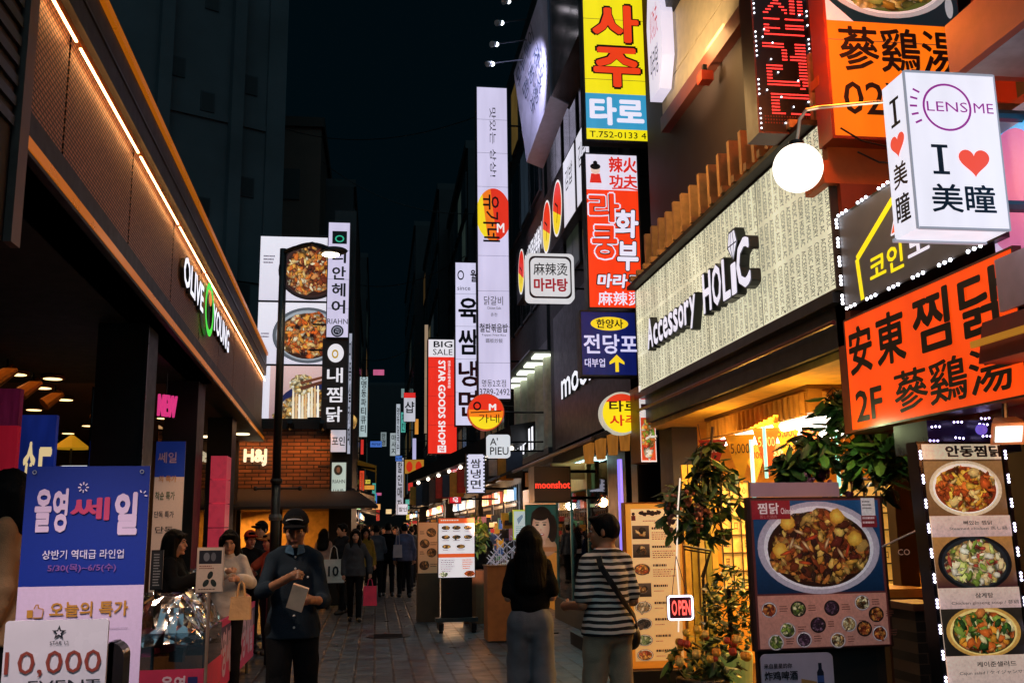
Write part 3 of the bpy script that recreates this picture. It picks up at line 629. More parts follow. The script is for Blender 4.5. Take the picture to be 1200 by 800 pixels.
def far_right():
    r = thing('white_fronted_shop', 'two storey shop with white lit columns behind its upper lettering', 'shop', (4.6, 21, 0))
    X = 3.25
    b = MB(); b.box(X+.5, 18.45, 0, 9, 24.4, 5.0, M('2a3230', .7)); b.box(X, 18.45, 5.2, 9, 24.4, 13, M('0f1619', .65)); b.box(X, 18.45, 5.0, 9, 24.4, 5.2, M('1a1f22', .5)); b.build('wall', r)
    b = MB()
    for i in range(5): b.tube((X+.2, 19.0+i*1.05, 3.1), (X+.2, 19.0+i*1.05, 4.98), .2, M('b9bfae', .5), n=14)
    b.box(X-.02, 18.46, 3.0, X+.5, 24.4, 3.12, M('30363a', .5)); b.build('column', r)
    for i in range(5):
        d = MB(); d.box(X-.2, 18.7+i*1.05, 4.93, X+.2, 19.2+i*1.05, 4.96, L('f0f6e0', 2.4, 0)); d.build('ceiling_light', r)
    b = MB(); b.box(X-.35, 18.45, 4.965, X+.5, 24.3, 4.998, M('50585a', .5)); b.build('canopy', r)
    b = MB(); b.hexa([(2.3, 18.5, 2.55), (X, 18.5, 2.92), (X, 25, 2.92), (2.3, 25, 2.55), (2.3, 18.5, 2.6), (X, 18.5, 2.99), (X, 25, 2.99), (2.3, 25, 2.6)], M('14171a', .7)); b.build('awning', r)
    b = MB(); b.box(X+.3, 18.5, 0, X+.5, 24, 2.5, M('c08838', .6, em='ff9c30', es=.22)); b.build('shop_front', r)
    windows(r, X, 18.6, 24.2, 5.8, 12.5, 4, 3, {5: ('405060', .2), 10: ('a08040', .2)})
    fl = MB(); fr = sideb(X-.1, 19.2, 23.6, 3.15, 3.62); fl.text(fr, 'UMPII', .06, 0, .94, 1, BLACK, bold=0, ext=.04); fl.text(fr, 'UMPII', .06, 0, .94, 1, L('f4f6ff', 1.2, 0), bold=.03, z=.046); o = fl.build('shop_letters'); tag(o, 'white capital letters standing along the ledge of the white columned shop', 'sign')
far_right()
def dark_block(label, x0, x1, y0, y1, h, right, lit, nx=5, nz=6, col='10171a', shop='c88a50', se=.5):
    r = thing('street_building', label, 'building', ((x0+x1)/2, (y0+y1)/2, 0), 'dark buildings down the street')
    b = MB(); b.box(x0, y0, 2.9, x1, y1, h, M(col, .7, nz=.25, ns=1.2)); xf = x0 if right else x1; s = -1 if right else 1
    b.box(x0+(0 if not right else .3), y0, 0, x1-(0 if right else .3), y1, 2.9, M('1c1a18', .7)); b.build('wall', r)
    g = random.Random(int(y0*13+x0)); lit = dict(lit); lit.update({k: (g.choice(['8a6a3a', '506068', '9a8a60', '40504a']), g.uniform(.08, .3)) for k in range(nx*nz) if g.random() < .22}); xs = (x0+.3 if right else x1-.3)
    for k in range(3):
        ya = y0+(y1-y0)*(k+.1)/3; yb = y0+(y1-y0)*(k+.9)/3
        c = g.choice([shop, 'd8b080', 'c0c8d0', 'c07048']); w = MB(); w.rect(sideb(xs+s*.012, ya, yb, .1, 2.7, right), 0, 0, 1, 1, M('4a3a30', .6, em=c, es=se*.9), .004)
        f = sideb(xs+s*.03, ya, yb, .1, 2.7, right)
        for q in range(7): x = q/6; w.fbox(f, x-.012, 0, x+.012, 1, .002, .05, INK)
        w.fbox(f, 0, .18, 1, .21, .003, .06, INK); w.fbox(f, 0, .86, 1, 1, .003, .3, M('3a3430', .7))
        for q in range(46):
            x, y = g.uniform(.02, .95), g.uniform(.24, .9); ww, hh = g.uniform(.01, .04), g.uniform(.03, .12); c2 = g.choice(['d84040', 'f0f0e8', 'e0a030', '4060a0', '20242a', '60a070', 'd890a0', 'f0d8b0', '14161a', '2a2420'])
            w.fbox(f, x, y, x+ww, y+hh, .05, g.uniform(.08, .35), M(c2, .5, em=c2, es=.25*se) if g.random() < .5 else M(c2, .5))
        for q in range(3): w.fbox(f, .1+.3*q, .03, .34+.3*q, .15, .01, .12, L(g.choice(['f0e8e0', 'e86040', 'f0c060', '80b0d8', 'f0f0f4']), se*g.uniform(.9, 2.2), .2))
        w.build('shop_front', r)
    b = MB(); xo = xf+s*1.0
    b.hexa([(min(xf, xo), y0+.1, 2.55 if right else 2.85), (max(xf, xo), y0+.1, 2.85 if right else 2.55), (max(xf, xo), y1-.1, 2.85 if right else 2.55), (min(xf, xo), y1-.1, 2.55 if right else 2.85),
            (min(xf, xo), y0+.1, 2.62 if right else 2.92), (max(xf, xo), y0+.1, 2.92 if right else 2.62), (max(xf, xo), y1-.1, 2.92 if right else 2.62), (min(xf, xo), y1-.1, 2.62 if right else 2.92)], M(g.choice(['14171a', '2a211a', '1d2426']), .7)); b.build('awning', r)
    if y0 < 70: lamp('shopfront_light', 'POINT', (xs+s*.5, (y0+y1)/2, 2.4), 90, g.choice(['ffc890', 'ffe0c0', 'ffb070']), .15, parent=r); lamp('shopfront_light', 'POINT', (xs+s*.5, y0+1.5, 2.4), 70, g.choice(['ffc890', 'ffe8d8', 'ffb070']), .15, parent=r)
    windows(r, xf, y0+.3, y1-.3, 3.6, h-.5, nx, nz, lit, right)
    b = MB(); b.box(x0-.08, y0, h, x1+.08, y1, h+.3, M('20282b', .7)); b.build('parapet', r)
dark_block('dark block beyond the white columned shop on the right', 3.3, 11, 24.6, 33, 12, True, {3: ('805030', .25), 8: ('607080', .2)})
dark_block('narrow dark block on the right further down the street', 3.1, 11, 33.2, 43, 15, True, {1: ('806040', .25), 13: ('90a0a8', .3)})
dark_block('dark block far down on the right of the street', 2.7, 11, 43.3, 58, 17, True, {6: ('b09060', .3)}, shop='d0a070', se=.8)
dark_block('farthest dark block on the right of the street', 2.2, 11, 58.5, 80, 20, True, {4: ('b09060', .3)}, shop='e0b080', se=.9)
dark_block('dark block just past the brick shop on the left', -9, -1.05, 28.8, 36, 9.0, False, {2: ('c09050', .3)})
dark_block('dark block with teal lit edge on the left of the street', -9, -1.0, 36.3, 47, 14.5, False, {4: ('80a090', .25), 9: ('a08050', .2)})
dark_block('blue grey block far down on the left of the street', -9, -1.0, 47.5, 62, 13, False, {}, col='1c2834', shop='e0a868', se=.8)
dark_block('farthest dark block on the left of the street', -9, -.8, 62.5, 85, 19, False, {7: ('a08050', .3)}, shop='e0b070', se=.9)
dark_block('dark block closing the end of the street', -12, 14, 100, 108, 16, True, {}, se=.9)
# ================================================================ signs, right side, near to far
RED = L('f04838', 1.0, .04); NAVY = M('14243c', .5, nz=0)
LBOX = L('ece9f6', 1.0, .05, 3)
def heart(b, fr, cx, cy, w, h, m, z=.004):
    p = []
    for i in range(40):
        t = 2*math.pi*i/40; p.append((cx+w/2*(math.sin(t)**3), cy-h/2*((13*math.cos(t)-5*math.cos(2*t)-2*math.cos(3*t)-math.cos(4*t))/15.5)))
    b.poly(fr, p, m, z)
def lens_box():
    fr = front(1068, 87, 1174, 268, 3.95); t = .20
    r = thing('light_box_sign', 'white light box with red heart and pink circle logo near the right edge', 'sign', fr.P(.5, 1, -t/2))
    MB().fbox(fr, 0, 0, 1, 1, -t, 0, LBOX).build('cabinet', r)
    e = MB(); ed = L('b8bccc', .55, 0)
    for x in (0, 1): e.fbox(fr, x-.007, -.004, x+.007, 1.004, -.010, .004, ed)
    for y in (0, 1): e.fbox(fr, .013, y-.007, .987, y+.007, -.010, .005, ed)
    e.fbox(fr, -.02, .99, 1.02, 1.012, -t-.01, -t+.012, ed); e.build('edge_trim', r)
    b = MB(); pk = M('b03aa0', .5, nz=0, em='c03ab0', es=.45); rd = L('f2503c', .95, .02); nv = M('16304a', .5, nz=0)
    b.ring(fr, .44, .225, .27, .155, .09, pk); b.text(fr, 'LENS', .215, .19, .665, .255, pk, bold=.005); b.text(fr, 'ME', .735, .19, .955, .255, pk, bold=.005)
    for i in range(5):
        a = rad(152+i*14); b.line(fr, [(.44+.33*math.cos(a), .225-.19*math.sin(a)), (.44+.41*math.cos(a), .225-.235*math.sin(a))], .010, pk)
    def serif_i(f, x0, y0, x1, y1):
        b.rect(f, x0, y0, x1, y0+.02, nv); b.rect(f, x0, y1-.02, x1, y1, nv); m = (x0+x1)/2; q = (x1-x0)*.16; b.rect(f, m-q, y0+.02, m+q, y1-.02, nv)
    serif_i(fr, .22, .47, .40, .66); heart(b, fr, .68, .57, .34, .19, rd); b.text(fr, '美瞳', .17, .72, .87, .90, nv, bold=.02)
    fs = Fr(fr.P(0, .5, -t/2), fr.n, t, fr.h)
    serif_i(fs, .3, .12, .7, .30); heart(b, fs, .5, .42, .62, .16, rd); b.text(fs, '美', .2, .54, .8, .70, M('7a4030', .5, nz=0), bold=.02); b.text(fs, '瞳', .2, .74, .8, .92, nv, bold=.02)
    b.build('lettering', r)
    for y in (.2, .8): p = fr.P(1, y, -t/2); MB().tube(p, p+X_*.6, .03, STEEL).build('bracket', r)
lens_box()
def lens_shop():
    r = thing('contact_lens_shop', 'shop canopy with pinkish fascia band and white lit soffit at the upper right', 'shop', (4.3, 4.2, 0))
    a = at(1112, 80, Y=4.75); x0 = 3.0
    b = MB(); z = at(1113, 92, X=x0).z; y1 = at(1113, 88, X=x0).y
    b.box(x0, 2.6, z, x0+.05, y1, z+.30, M('c87868', .5, nz=.1)); b.box(x0+.05, y1-.05, z, 4.6, y1, z+.30, M('c87868', .5)); b.build('fascia', r)
    b = MB(); b.box(x0+.05, 2.6, z+.0, 4.6, y1-.05, z+.03, M('d8d8e0', .5)); b.box(x0+.22, 2.9, z-.03, x0+.8, y1-.7, z-.001, M('e8e8ee', .4)); b.box(x0+.30, 3.0, z-.036, x0+.7, y1-.85, z-.031, L('ffffff', 2.0, 0)); b.build('soffit', r)
    b = MB(); b.box(3.05, 2.6, 2.9, 3.5, 4.35, z-.35, M('b8b4cc', .45, nz=.05)); b.box(3.12, 4.36, 3.0, 3.5, 4.6, z-.2, M('b4561e', .5)); b.build('wall', r)
    f = Fr((3.045, 3.9, 3.2), (0, -1, 0), .9, .62); p = Pic(f, .8); p.R(0, 0, 1, 1, '4ab0e8', 'd8b0d0'); p.E(.2, .5, .25, .5, 'e87890', 'c86a98'); p.E(.75, .4, .4, .4, 'a0d8f4', '50a8e0'); p.build('lit_panel', r)
    b = MB(); b.box(2.98, 2.6, 2.62, 3.04, 4.28, 2.88, M('c8b0b8', .5, nz=.1)); b.build('sign_band', r)
    b = MB(); q = at(1152, 390, X=2.86); mr = M('7a2420', .7)
    b.hexa([(2.82, 2.6, 2.36), (3.5, 2.6, 2.36), (3.5, q.y, 2.36), (2.82, q.y, 2.36), (2.86, 2.6, 2.56), (3.5, 2.6, 2.6), (3.5, q.y, 2.6), (2.86, q.y, 2.56)], mr)
    b.box(2.80, 2.6, 2.44, 2.818, q.y+.02, 2.47, M('f0a030', .5, em='f0a030', es=.35)); b.build('small_awning', r)
lens_shop()
def orange_sign():
    fr = side(3.0, (993, 367, 507), (1197, 292, 466)); bk = M('1c0d06', .6, nz=0); OR = L('ff4a08', .92, .13, 2.5)
    def d(b, r):
        b.text(fr, '安', .03, .10, .20, .52, bk, bold=.035); b.text(fr, '東', .23, .09, .42, .52, bk, bold=.035); b.text(fr, '찜', .47, .07, .68, .52, bk, bold=.03); b.text(fr, '닭', .73, .07, .95, .52, bk, bold=.03)
        b.text(fr, '2F', .05, .66, .24, .93, bk, bold=.03); b.text(fr, '蔘鷄湯', .32, .60, .95, .93, bk, bold=.02)
    sign('restaurant_sign', 'wide bright orange sign with two rows of black characters and 2F', 'sign', fr, .18, OR, M('5a2a18', .4), d, rim=.012)
orange_sign()
def karaoke_sign():
    fr = side(3.0, (985, 237, 357), (1168, 150, 292)); yl = L('f8e010', 1.0, .03); wt = L('f0e8f4', .95, .03)
    def d(b, r):
        b.line(fr, [(.15, .98), (.13, .55), (.42, .18), (.9, .02)], .045, yl)
        b.text(fr, 'K-POP', .42, .30, .92, .50, L('f06030', .9, 0), bold=.03, shear=.1); b.text(fr, 'K-POP', .42, .30, .92, .50, wt, bold=.05, z=.0035, grow=.012, shear=.1)
        b.text(fr, '코인', .22, .60, .46, .86, yl, bold=.03); b.text(fr, '노래방', .49, .58, .92, .84, wt, bold=.03)
        e = MB(); w = L('eef2ff', 7, 0); n = 0
        for side_, pts in (('l', [(0, .03+.94*i/23) for i in range(24)]), ('b', [(.03+.94*i/29, 1.0) for i in range(30)]), ('t', [(.02+.94*i/29, 0) for i in range(30)])):
            for i, (x, y) in enumerate(pts):
                if i % 5 < 3: e.ball(fr.P(x, y, .012), .0105, w, 6, 4)
        e.build('edge_light', r)
    sign('karaoke_sign', 'dark grey sign with yellow roof outline and white edge lights above the wide orange sign', 'sign', fr, .18, M('55504e', .5, em='5c5654', es=.22), M('1a1514', .4), d, rim=.01)
karaoke_sign()
def upper_orange():
    fr = front(968, -60, 1128, 165, 5.75); bk = M('1c0d06', .6, nz=0); h = 225
    def d(b, r):
        Yf = lambda y: (y+60)/h
        b.text(fr, '蔘鷄湯', .09, Yf(36), .985, Yf(88), bk, bold=.02); b.text(fr, '02)7', .1, Yf(100), .66, Yf(149), bk, bold=.01)
        p = Pic(fr.sub(.02, 0, .995, Yf(31), .003), .55); p.R(0, 0, 1, 1, '16303a', '0c242c'); p.PG([(0, .7), (.0, 1), (.2, 1)], 'c8c8d8')
        p.food(.47, .38, .5, .55, ['e0b848', 'f0d070', 'b88828', 'd8c070', '8a9040', 'f4e0a0'], 240, .09, 3, 'e6e6e6', 'a8b0b4', '50602a'); p.E(.93, .75, .03, .14, 'a8b8c0'); p.build('dish_picture', r)
    sign('restaurant_sign', 'tall orange sign with soup bowl picture and phone number, behind the light box', 'sign', fr, .2, L('ff7a10', .85, .1), M('8a3212', .4), d, rim=.02, bracket=.4)
upper_orange()
def led_sign():
    fr = front(884, -14, 952, 157, 6.3)
    art = ["......##....##.##", ".....####...##.##", "....##..##..##.##", "...##....##.##.##", "..##......#.##.##", ".................", "..######..#######", ".................", "..##......#######", "..######..#######", "..##.............", "..###############", ".................", ".................", ".########....####", ".########....####", "........##...####", "........##...####", "........##.######", "........##.######", "..............###", "..######......###", "..######......###", "..##..........###", "..##..........###", "..##..........###", "..############.##", "..############.##", "..............##.", ".................", "...##############", "...##############", "...###...........", "...###...........", "...###...........", "...###...........", "...#####..#######", ".................", ".................", "................."]
    art = ["..####....##.##..", ".##..##...##.##..", "##....##..##.##.."]+art
    def d(b, r):
        e = MB(); rd = L('ff3a34', 2.0, 0); n = len(art)
        for j, row in enumerate(art):
            for i, c in enumerate(row):
                x, y = .13+.74*i/16, .03+.90*j/(n-1)
                if c == '#':
                    for q in (-.25, .25): b.ell(fr, x+q*.74/16, y, .0135, .0062, rd, .004, 6)
                elif j > n-4: b.ell(fr, x, y, .012, .006, M('6a2420', .4, em='a83a20', es=.2), .004, 6)
        g = random.Random(4); w = L('e8f0ff', 5, 0)
        for x in (.045, .955):
            for k in range(30):
                if g.random() < .75: e.ball(fr.P(x, .03+.94*k/29, .008), .0065, w, 6, 4)
        for k in range(14): e.ball(fr.P(g.uniform(.15, .9), g.uniform(.1, .98), .008), .006, w, 6, 4)
        e.build('edge_light', r)
    sign('led_sign', 'black dot matrix sign with red glowing dots and white edge lights', 'sign', fr, .22, M('120e10', .4), M('5a2a1c', .4), d, rim=.012, bracket=.5)
led_sign()
def globe_lamp():
    c = at(935, 197, Y=5.3); r = thing('globe_lamp', 'round white globe lamp on a thin curved arm', 'lamp', c)
    MB().ball(c, .147, L('fff4e4', 2.2, 0), 32, 20).build('globe', r, True)
    b = MB(); a = at(935, 158, Y=5.3); q = at(1040, 119, Y=4.9); pts = [c+Z_*.15, Vector((a.x, a.y, a.z+.0)), at(937, 140, Y=5.3), at(945, 129, Y=5.28), at(960, 126, Y=5.25), q+X_*.0, q+X_*.35]
    b.path(pts, .011, M('c8b8b0', .35, .7), 8); b.build('arm', r)
    b = MB(); b.lathe(c+Z_*.135, [(.05, 0), (.045, .03), (.012, .045)], DKMETAL); b.build('fitting', r)
    lamp('globe_light', 'POINT', c-Y_*.22, 9, 'ffdcb0', .14, parent=r)
globe_lamp()
def holic_sign():
    fr = sideb(3.0, 5.95, 10.98, 3.14, 4.35)
    def d(b, r):
        dk = M('3a3c2c', .6, nz=0); n = 48
        words = ['ACCESSORY HOLIC ', 'HOLIC ACCESSORY ', 'CESSORY HOLIC AC']
        V = [glyphs(w, .0) for w in words]
        for i in range(n):
            x = (i+.25)/n
            for k in range(3):
                b.text(fr, words[(i+k) % 3].strip(), x, .012+k*.33, x+.66/n, .012+k*.33+.30, dk, bold=0, z=.0025, rot=90)
        for i in range(1, 4): b.rect(fr, i/4-.0012, .01, i/4+.0012, .99, M('6a6448', .6, nz=0), .0032)
        for i in range(9):
            for yy in (.03, .97): b.ell(fr, (i+.5)/9, yy, .0022, .009, STEEL, .0034, 8)
        fc = L('ece8f8', .95, .03); sd = M('101216', .4); out = M('0c0e12', .4, nz=0)
        def ch(t, x0, y0, x1, y1):
            q = MB(); q.text(fr, t, x0, y0, x1, y1, sd, bold=.055, ext=.08, z=.01, grow=.012); q.text(fr, t, x0, y0, x1, y1, fc, bold=.03, z=.093); q.build('letter', r)
        x = .155
        for t, w, h in (('A', .045, .27), ('c', .036, .19), ('c', .036, .19), ('e', .036, .19), ('s', .034, .19), ('s', .034, .19), ('o', .038, .19), ('r', .032, .19), ('y', .040, .25)):
            y1 = .70 if t != 'y' else .755; ch(t, x, y1-h, x+w*.88, y1); x += w
        x = .525
        for t, w, h in (('H', .05, .30), ('O', .052, .30), ('L', .042, .30), ('I', .026, .22)): ch(t, x, .71-h, x+w*.86, .71); x += w
        ch('C', x, .37, x+.058, .71)
        q = MB(); cx = x-.014; pts = [(cx-.020, .36), (cx-.012, .27), (cx+.012, .27), (cx+.020, .36), (cx, .47)]
        q.poly(fr, pts, fc, .092); o5 = [(cx-.025, .36), (cx-.015, .255), (cx+.015, .255), (cx+.025, .36), (cx, .49)]
        q.add([fr.P(a, c, z) for z in (.01, .088) for a, c in o5], [(0, 1, 6, 5), (1, 2, 7, 6), (2, 3, 8, 7), (3, 4, 9, 8), (4, 0, 5, 9), (5, 6, 7, 8, 9)], sd)
        for ln in ([(cx-.02, .36), (cx+.02, .36)], [(cx-.008, .36), (cx, .47)], [(cx+.008, .36), (cx, .47)], [(cx-.008, .36), (cx-.004, .27)], [(cx+.008, .36), (cx+.004, .27)]): q.line(fr, ln, .012, out, .094)
        q.build('diamond', r)
    r = sign('fascia_sign', 'long cream fascia sign patterned with tiny print under raised white letters and a diamond', 'sign', fr, .1, L('e8e2c0', .84, .24, 1.4), M('3a2c20', .5), d, rim=.015)
holic_sign()
def tube_fixture():
    r = thing('tube_light_fixture', 'gold framed ceiling fixture full of bright white tubes over the shop entrance', 'light', at(900, 460, Z=2.72))
    a = at(838, 486, Z=2.70); c = at(948, 468, Z=2.62); y0, y1 = 7.5, 9.8; x0, x1 = 3.5, 4.4; z = 2.50
    b = MB(); gd = M('d8a860', .4, .3)
    for p in ((x0-.08, y0-.08, x0-.04, y1+.08), (x1+.04, y0-.08, x1+.08, y1+.08), (x0-.04, y0-.08, x1+.04, y0-.04), (x0-.04, y1+.04, x1+.04, y1+.08)): b.box(p[0], p[1], z-.0, p[2], p[3], z+.20, gd)
    n = 22
    for i in range(n): yy = y0-.05+(y1-y0+.1)*(i+.5)/n; b.tube((x0-.09, yy, z-.02), (x0-.09, yy, z+.17), .03, gd, n=8)
    for i in range(7): xx = x0+(x1-x0)*(i+.5)/7; b.tube((xx, y0-.09, z-.02), (xx, y0-.09, z+.17), .03, gd, n=8)
    b.box(x0-.1, y0-.12, z+.19, x1+.1, y1+.1, z+.22, M('6a4a24', .5)); b.build('frame', r)
    for i in range(7):
        xx = x0+(x1-x0)*(i+.5)/7; b = MB(); b.tube((xx, y0, z-.03), (xx, y1, z-.03), .045, L('fff6ea', 4.5, 0), n=10); b.build('tube_lamp', r)
tube_fixture()
def bunting():
    r = thing('price_bunting', 'string of red, yellow and orange pennants marked 5,000 under the ceiling light', 'bunting', at(900, 500, Y=8.4))
    cols = [('b83020', 836, 506, 30, 44), ('f0b020', 868, 500, 32, 62), ('f05a28', 899, 492, 28, 62), ('f4b828', 923, 482, 32, 58), ('f08040', 950, 478, 34, 44), ('f0a040', 885, 512, 28, 46), ('e86a38', 916, 510, 26, 42)]
    pr = None
    for i, (c, px, py, w, h) in enumerate(cols):
        fr = front(px-w/2, py+9, px+w/2, py+h+7, 8.25 if i < 5 else 8.9, -.35); b = MB(); m = M(c, .7, nz=.1)
        b.add([fr.P(0, 0), fr.P(1, 0), fr.P(.5, 1, .02), fr.P(0, 0, -.006), fr.P(1, 0, -.006), fr.P(.5, 1, .012)], [(0, 2, 1), (3, 4, 5), (0, 1, 4, 3), (1, 2, 5, 4), (2, 0, 3, 5)], m); p = b.build('pennant', r)
        t = MB(); t.text(fr, '5,000', .2, .18, .8, .40, M('4a2410', .6, nz=0) if i in (1, 3, 5) else M('f4e0c0', .6, nz=0), bold=.0, z=.014); t.build('lettering', p)
    pts = [at(818, 497, Y=8.25)]+[at(px-w/2, py+9, Y=8.25) for c, px, py, w, h in cols[:5]]+[at(1000, 470, Y=8.25)]
    b = MB(); b.path(pts, .005, M('6a4a20', .7)); b.build('string', r)
bunting()
def projecting(name, label, x0, y0, x1, y1, Y, face, d, t=.2, edge=M('2a2c30', .5), rim=.02, bracket=.35, cat='sign', group=None):
    fr = front(x0, y0, x1, y1, Y); return sign(name, label, cat, fr, t, face, edge, (lambda b, r: d(b, fr, r)) if d else None, group, rim, bracket)
def saju(b, fr, r):
    h = 211; Yf = lambda y: (y+45)/h; rd = L('f04018', .95, .04); bk = M('1a1208', .5, nz=0); bl = L('3a9cc8', .9, .06); wh = L('ece8fa', .95, .03)
    b.rect(fr, .02, Yf(112), .98, Yf(152), bl, .0025)
    for t, y0, y1 in (('사', 8, 52), ('주', 58, 104)):
        b.text(fr, t, .16, Yf(y0), .90, Yf(y1), bk, bold=.075, z=.004, grow=.03); b.text(fr, t, .16, Yf(y0), .90, Yf(y1), rd, bold=.05, z=.006)
    b.text(fr, '타로', .08, Yf(116), .93, Yf(148), wh, bold=.055, z=.006); b.text(fr, 'T.752-0133 4', .07, Yf(155), .95, Yf(162), bk, bold=.008)
projecting('fortune_teller_sign', 'tall yellow sign with big red characters over a blue band', 683, -45, 757, 166, 11.6, L('f6e414', .95, .06), saju)
def mala(b, fr, r):
    h = 182; Yf = lambda y: (y-180)/h; rd = L('e02818', .9, .04); og = L('fa3c14', .95, .06); wh = L('eae6fa', .95, .03); bk = M('120a08', .5, nz=0)
    b.rect(fr, .02, Yf(224), .98, Yf(361), og, .0022)
    b.text(fr, '辣火', .45, Yf(184), .97, Yf(203), rd, bold=.04); b.text(fr, '功夫', .45, Yf(205), .97, Yf(221), rd, bold=.04); b.line(fr, [(.5, Yf(222)), (.8, Yf(221)), (.97, Yf(223))], .02, rd)
    b.ell(fr, .20, Yf(200), .085, .032, L('f0d0c0', .85, 0), .004); b.ell(fr, .20, Yf(196.5), .095, .02, bk, .005); b.ell(fr, .20, Yf(192), .04, .013, bk, .005); b.poly(fr, [(.12, Yf(205)), (.28, Yf(205)), (.31, Yf(216)), (.09, Yf(216))], rd, .004)
    def ot(t, x0, y0, x1, y1, m):
        b.text(fr, t, x0, Yf(y0), x1, Yf(y1), bk if m is wh else wh, bold=.085, z=.004, grow=.015, shear=.06); b.text(fr, t, x0, Yf(y0), x1, Yf(y1), m, bold=.05, z=.006, shear=.06)
    b.text(fr, '라', .06, Yf(228), .62, Yf(262), wh, bold=.09, z=.004, grow=.02); b.text(fr, '라', .06, Yf(228), .62, Yf(262), bk, bold=.055, z=.005); b.text(fr, '라', .06, Yf(228), .62, Yf(262), og, bold=.03, z=.006)
    b.text(fr, '쿵', .10, Yf(266), .56, Yf(305), wh, bold=.09, z=.004, grow=.02); b.text(fr, '쿵', .10, Yf(266), .56, Yf(305), bk, bold=.055, z=.005); b.text(fr, '쿵', .10, Yf(266), .56, Yf(305), og, bold=.03, z=.006)
    ot('화', .52, 247, .96, 280, wh); ot('부', .55, 284, .94, 318, wh); ot('마라', .18, 322, .72, 338, wh); ot('탕', .76, 322, .98, 338, wh); b.text(fr, '麻辣烫', .18, Yf(342), .98, Yf(358), wh, bold=.02)
projecting('hotpot_sign', 'tall red and white sign with brush style characters and a small cook figure', 687, 180, 751, 362, 11.7, L('e8e2f4', .9, .05), mala)
def pawn(b, fr, r):
    yl = L('f4d020', .95, .03); wh = L('d8d4fa', .9, .03); bk = M('10101a', .5, nz=0)
    b.ell(fr, .52, .20, .33, .105, yl, .003); b.text(fr, '한양사', .29, .13, .76, .27, bk, bold=.03, z=.005); b.text(fr, '전당포', .06, .36, 1.0, .66, wh, bold=.03); b.text(fr, '대부업', .07, .73, .42, .86, wh, bold=.02)
    b.poly(fr, [(.60, .93), (.60, .78), (.50, .82), (.50, .78), (.63, .67), (.76, .78), (.76, .82), (.66, .78), (.66, .93)], yl)
projecting('pawnshop_sign', 'dark blue sign with pale characters, a yellow oval and a yellow up arrow', 680, 364, 747, 441, 11.5, L('1a2a8a', .32, .2, 3), pawn, edge=M('14161c', .4))
def malatang(b, fr, r):
    rd = L('c02030', .6, 0); bk = M('181018', .5, nz=0)
    for q, m in (((.055, .06, .945, .94), M('5a3038', .5, nz=0)), ((.085, .10, .915, .90), L('e2dfe2', .85, .04))):
        x0, y0, x1, y1 = q; rr = .12; p = []
        for cx, cy, a in ((x1-rr, y0+rr, -90), (x1-rr, y1-rr, 0), (x0+rr, y1-rr, 90), (x0+rr, y0+rr, 180)):
            for i in range(7): t = rad(a+15*i); p.append((cx+rr*math.cos(t), cy+rr*math.sin(t)))
        b.poly(fr, p, m, .002 if q[0] < .06 else .0035)
    b.text(fr, '麻辣烫', .15, .20, .86, .46, bk, bold=.01, z=.005); b.text(fr, '마라탕', .15, .52, .86, .80, rd, bold=.045, z=.005)
def rounded(fr, rr, t, m, name, root, z1=0.0, n=6):
    p = []; rx, ry = rr/fr.w, rr/fr.h
    for cx, cy, a in ((1-rx, ry, -90), (1-rx, 1-ry, 0), (rx, 1-ry, 90), (rx, ry, 180)):
        for i in range(n+1): q = rad(a+90*i/n); p.append((cx+rx*math.cos(q), cy+ry*math.sin(q)))
    k = len(p); b = MB(); b.add([fr.P(x, y, z) for z in (-t, z1) for x, y in p], [tuple(range(k)), tuple(range(k, 2*k))[::-1]]+[(i, i+k, (i+1) % k+k, (i+1) % k) for i in range(k)], m); return b.build(name, root)
def rounded_sign(name, label, x0, y0, x1, y1, Y, rr, m, d, bracket=.5, t=.16):
    fr = front(x0, y0, x1, y1, Y); r = thing(name, label, 'sign', fr.P(.5, 1, -t/2)); rounded(fr, rr, t, m, 'cabinet', r); b = MB(); d(b, fr, r); b.build('lettering', r)
    for y in (.3, .7): p = fr.P(1, y, -t/2); MB().tube(p, p+X_*bracket, .016, DKMETAL).build('bracket', r)
    return r
rounded_sign('hotpot_sign', 'white rounded square sign with a black row over a red row of characters', 617, 297, 673, 353, 13.5, .07, L('e2dfe2', .85, .04), malatang, .6)
rounded_sign('cosmetics_sign', 'small white rounded square sign with two lines of black capitals', 571, 509, 598, 536, 17, .05, L('e4e8ee', .8, .04), lambda b, fr, r: (b.text(fr, "A'", .12, .14, .46, .46, INK, bold=.01), b.text(fr, 'PIEU', .12, .54, .92, .88, INK, bold=.01)), .6)
def disc_sign(name, label, cx, cy, rp, Y, draw, edge, t=.14, bracket=.5):
    fr = front(cx-rp, cy-rp, cx+rp, cy+rp, Y); r = thing(name, label, 'sign', fr.P(.5, 1, -t/2)); b = MB(); n = 40
    b.add([fr.P(.5+.5*math.cos(2*math.pi*i/n), .5+.5*math.sin(2*math.pi*i/n), z) for z in (-t, 0) for i in range(n)], [tuple(range(n)), tuple(range(n, 2*n))[::-1]]+[(i, i+n, (i+1) % n+n, (i+1) % n) for i in range(n)], edge); b.build('cabinet', r)
    b = MB(); draw(b, fr); b.build('lettering', r); k = MB(); p = fr.P(.99, .5, -t/2); k.tube(p, p+X_*bracket, .018, DKMETAL); k.build('bracket', r); return r
def tarot(b, fr):
    b.ell(fr, .5, .5, .455, .455, L('f8dc18', .98, .05), .002); b.ell(fr, .5, .5, .455, .455, L('e03818', .9, 0), .0035, 20, rad(-145), rad(-35))
    b.text(fr, '타로', .2, .20, .9, .47, M('241808', .5, nz=0), bold=.03, z=.006); b.text(fr, '사주', .2, .54, .9, .80, L('d83018', .85, 0), bold=.03, z=.006)
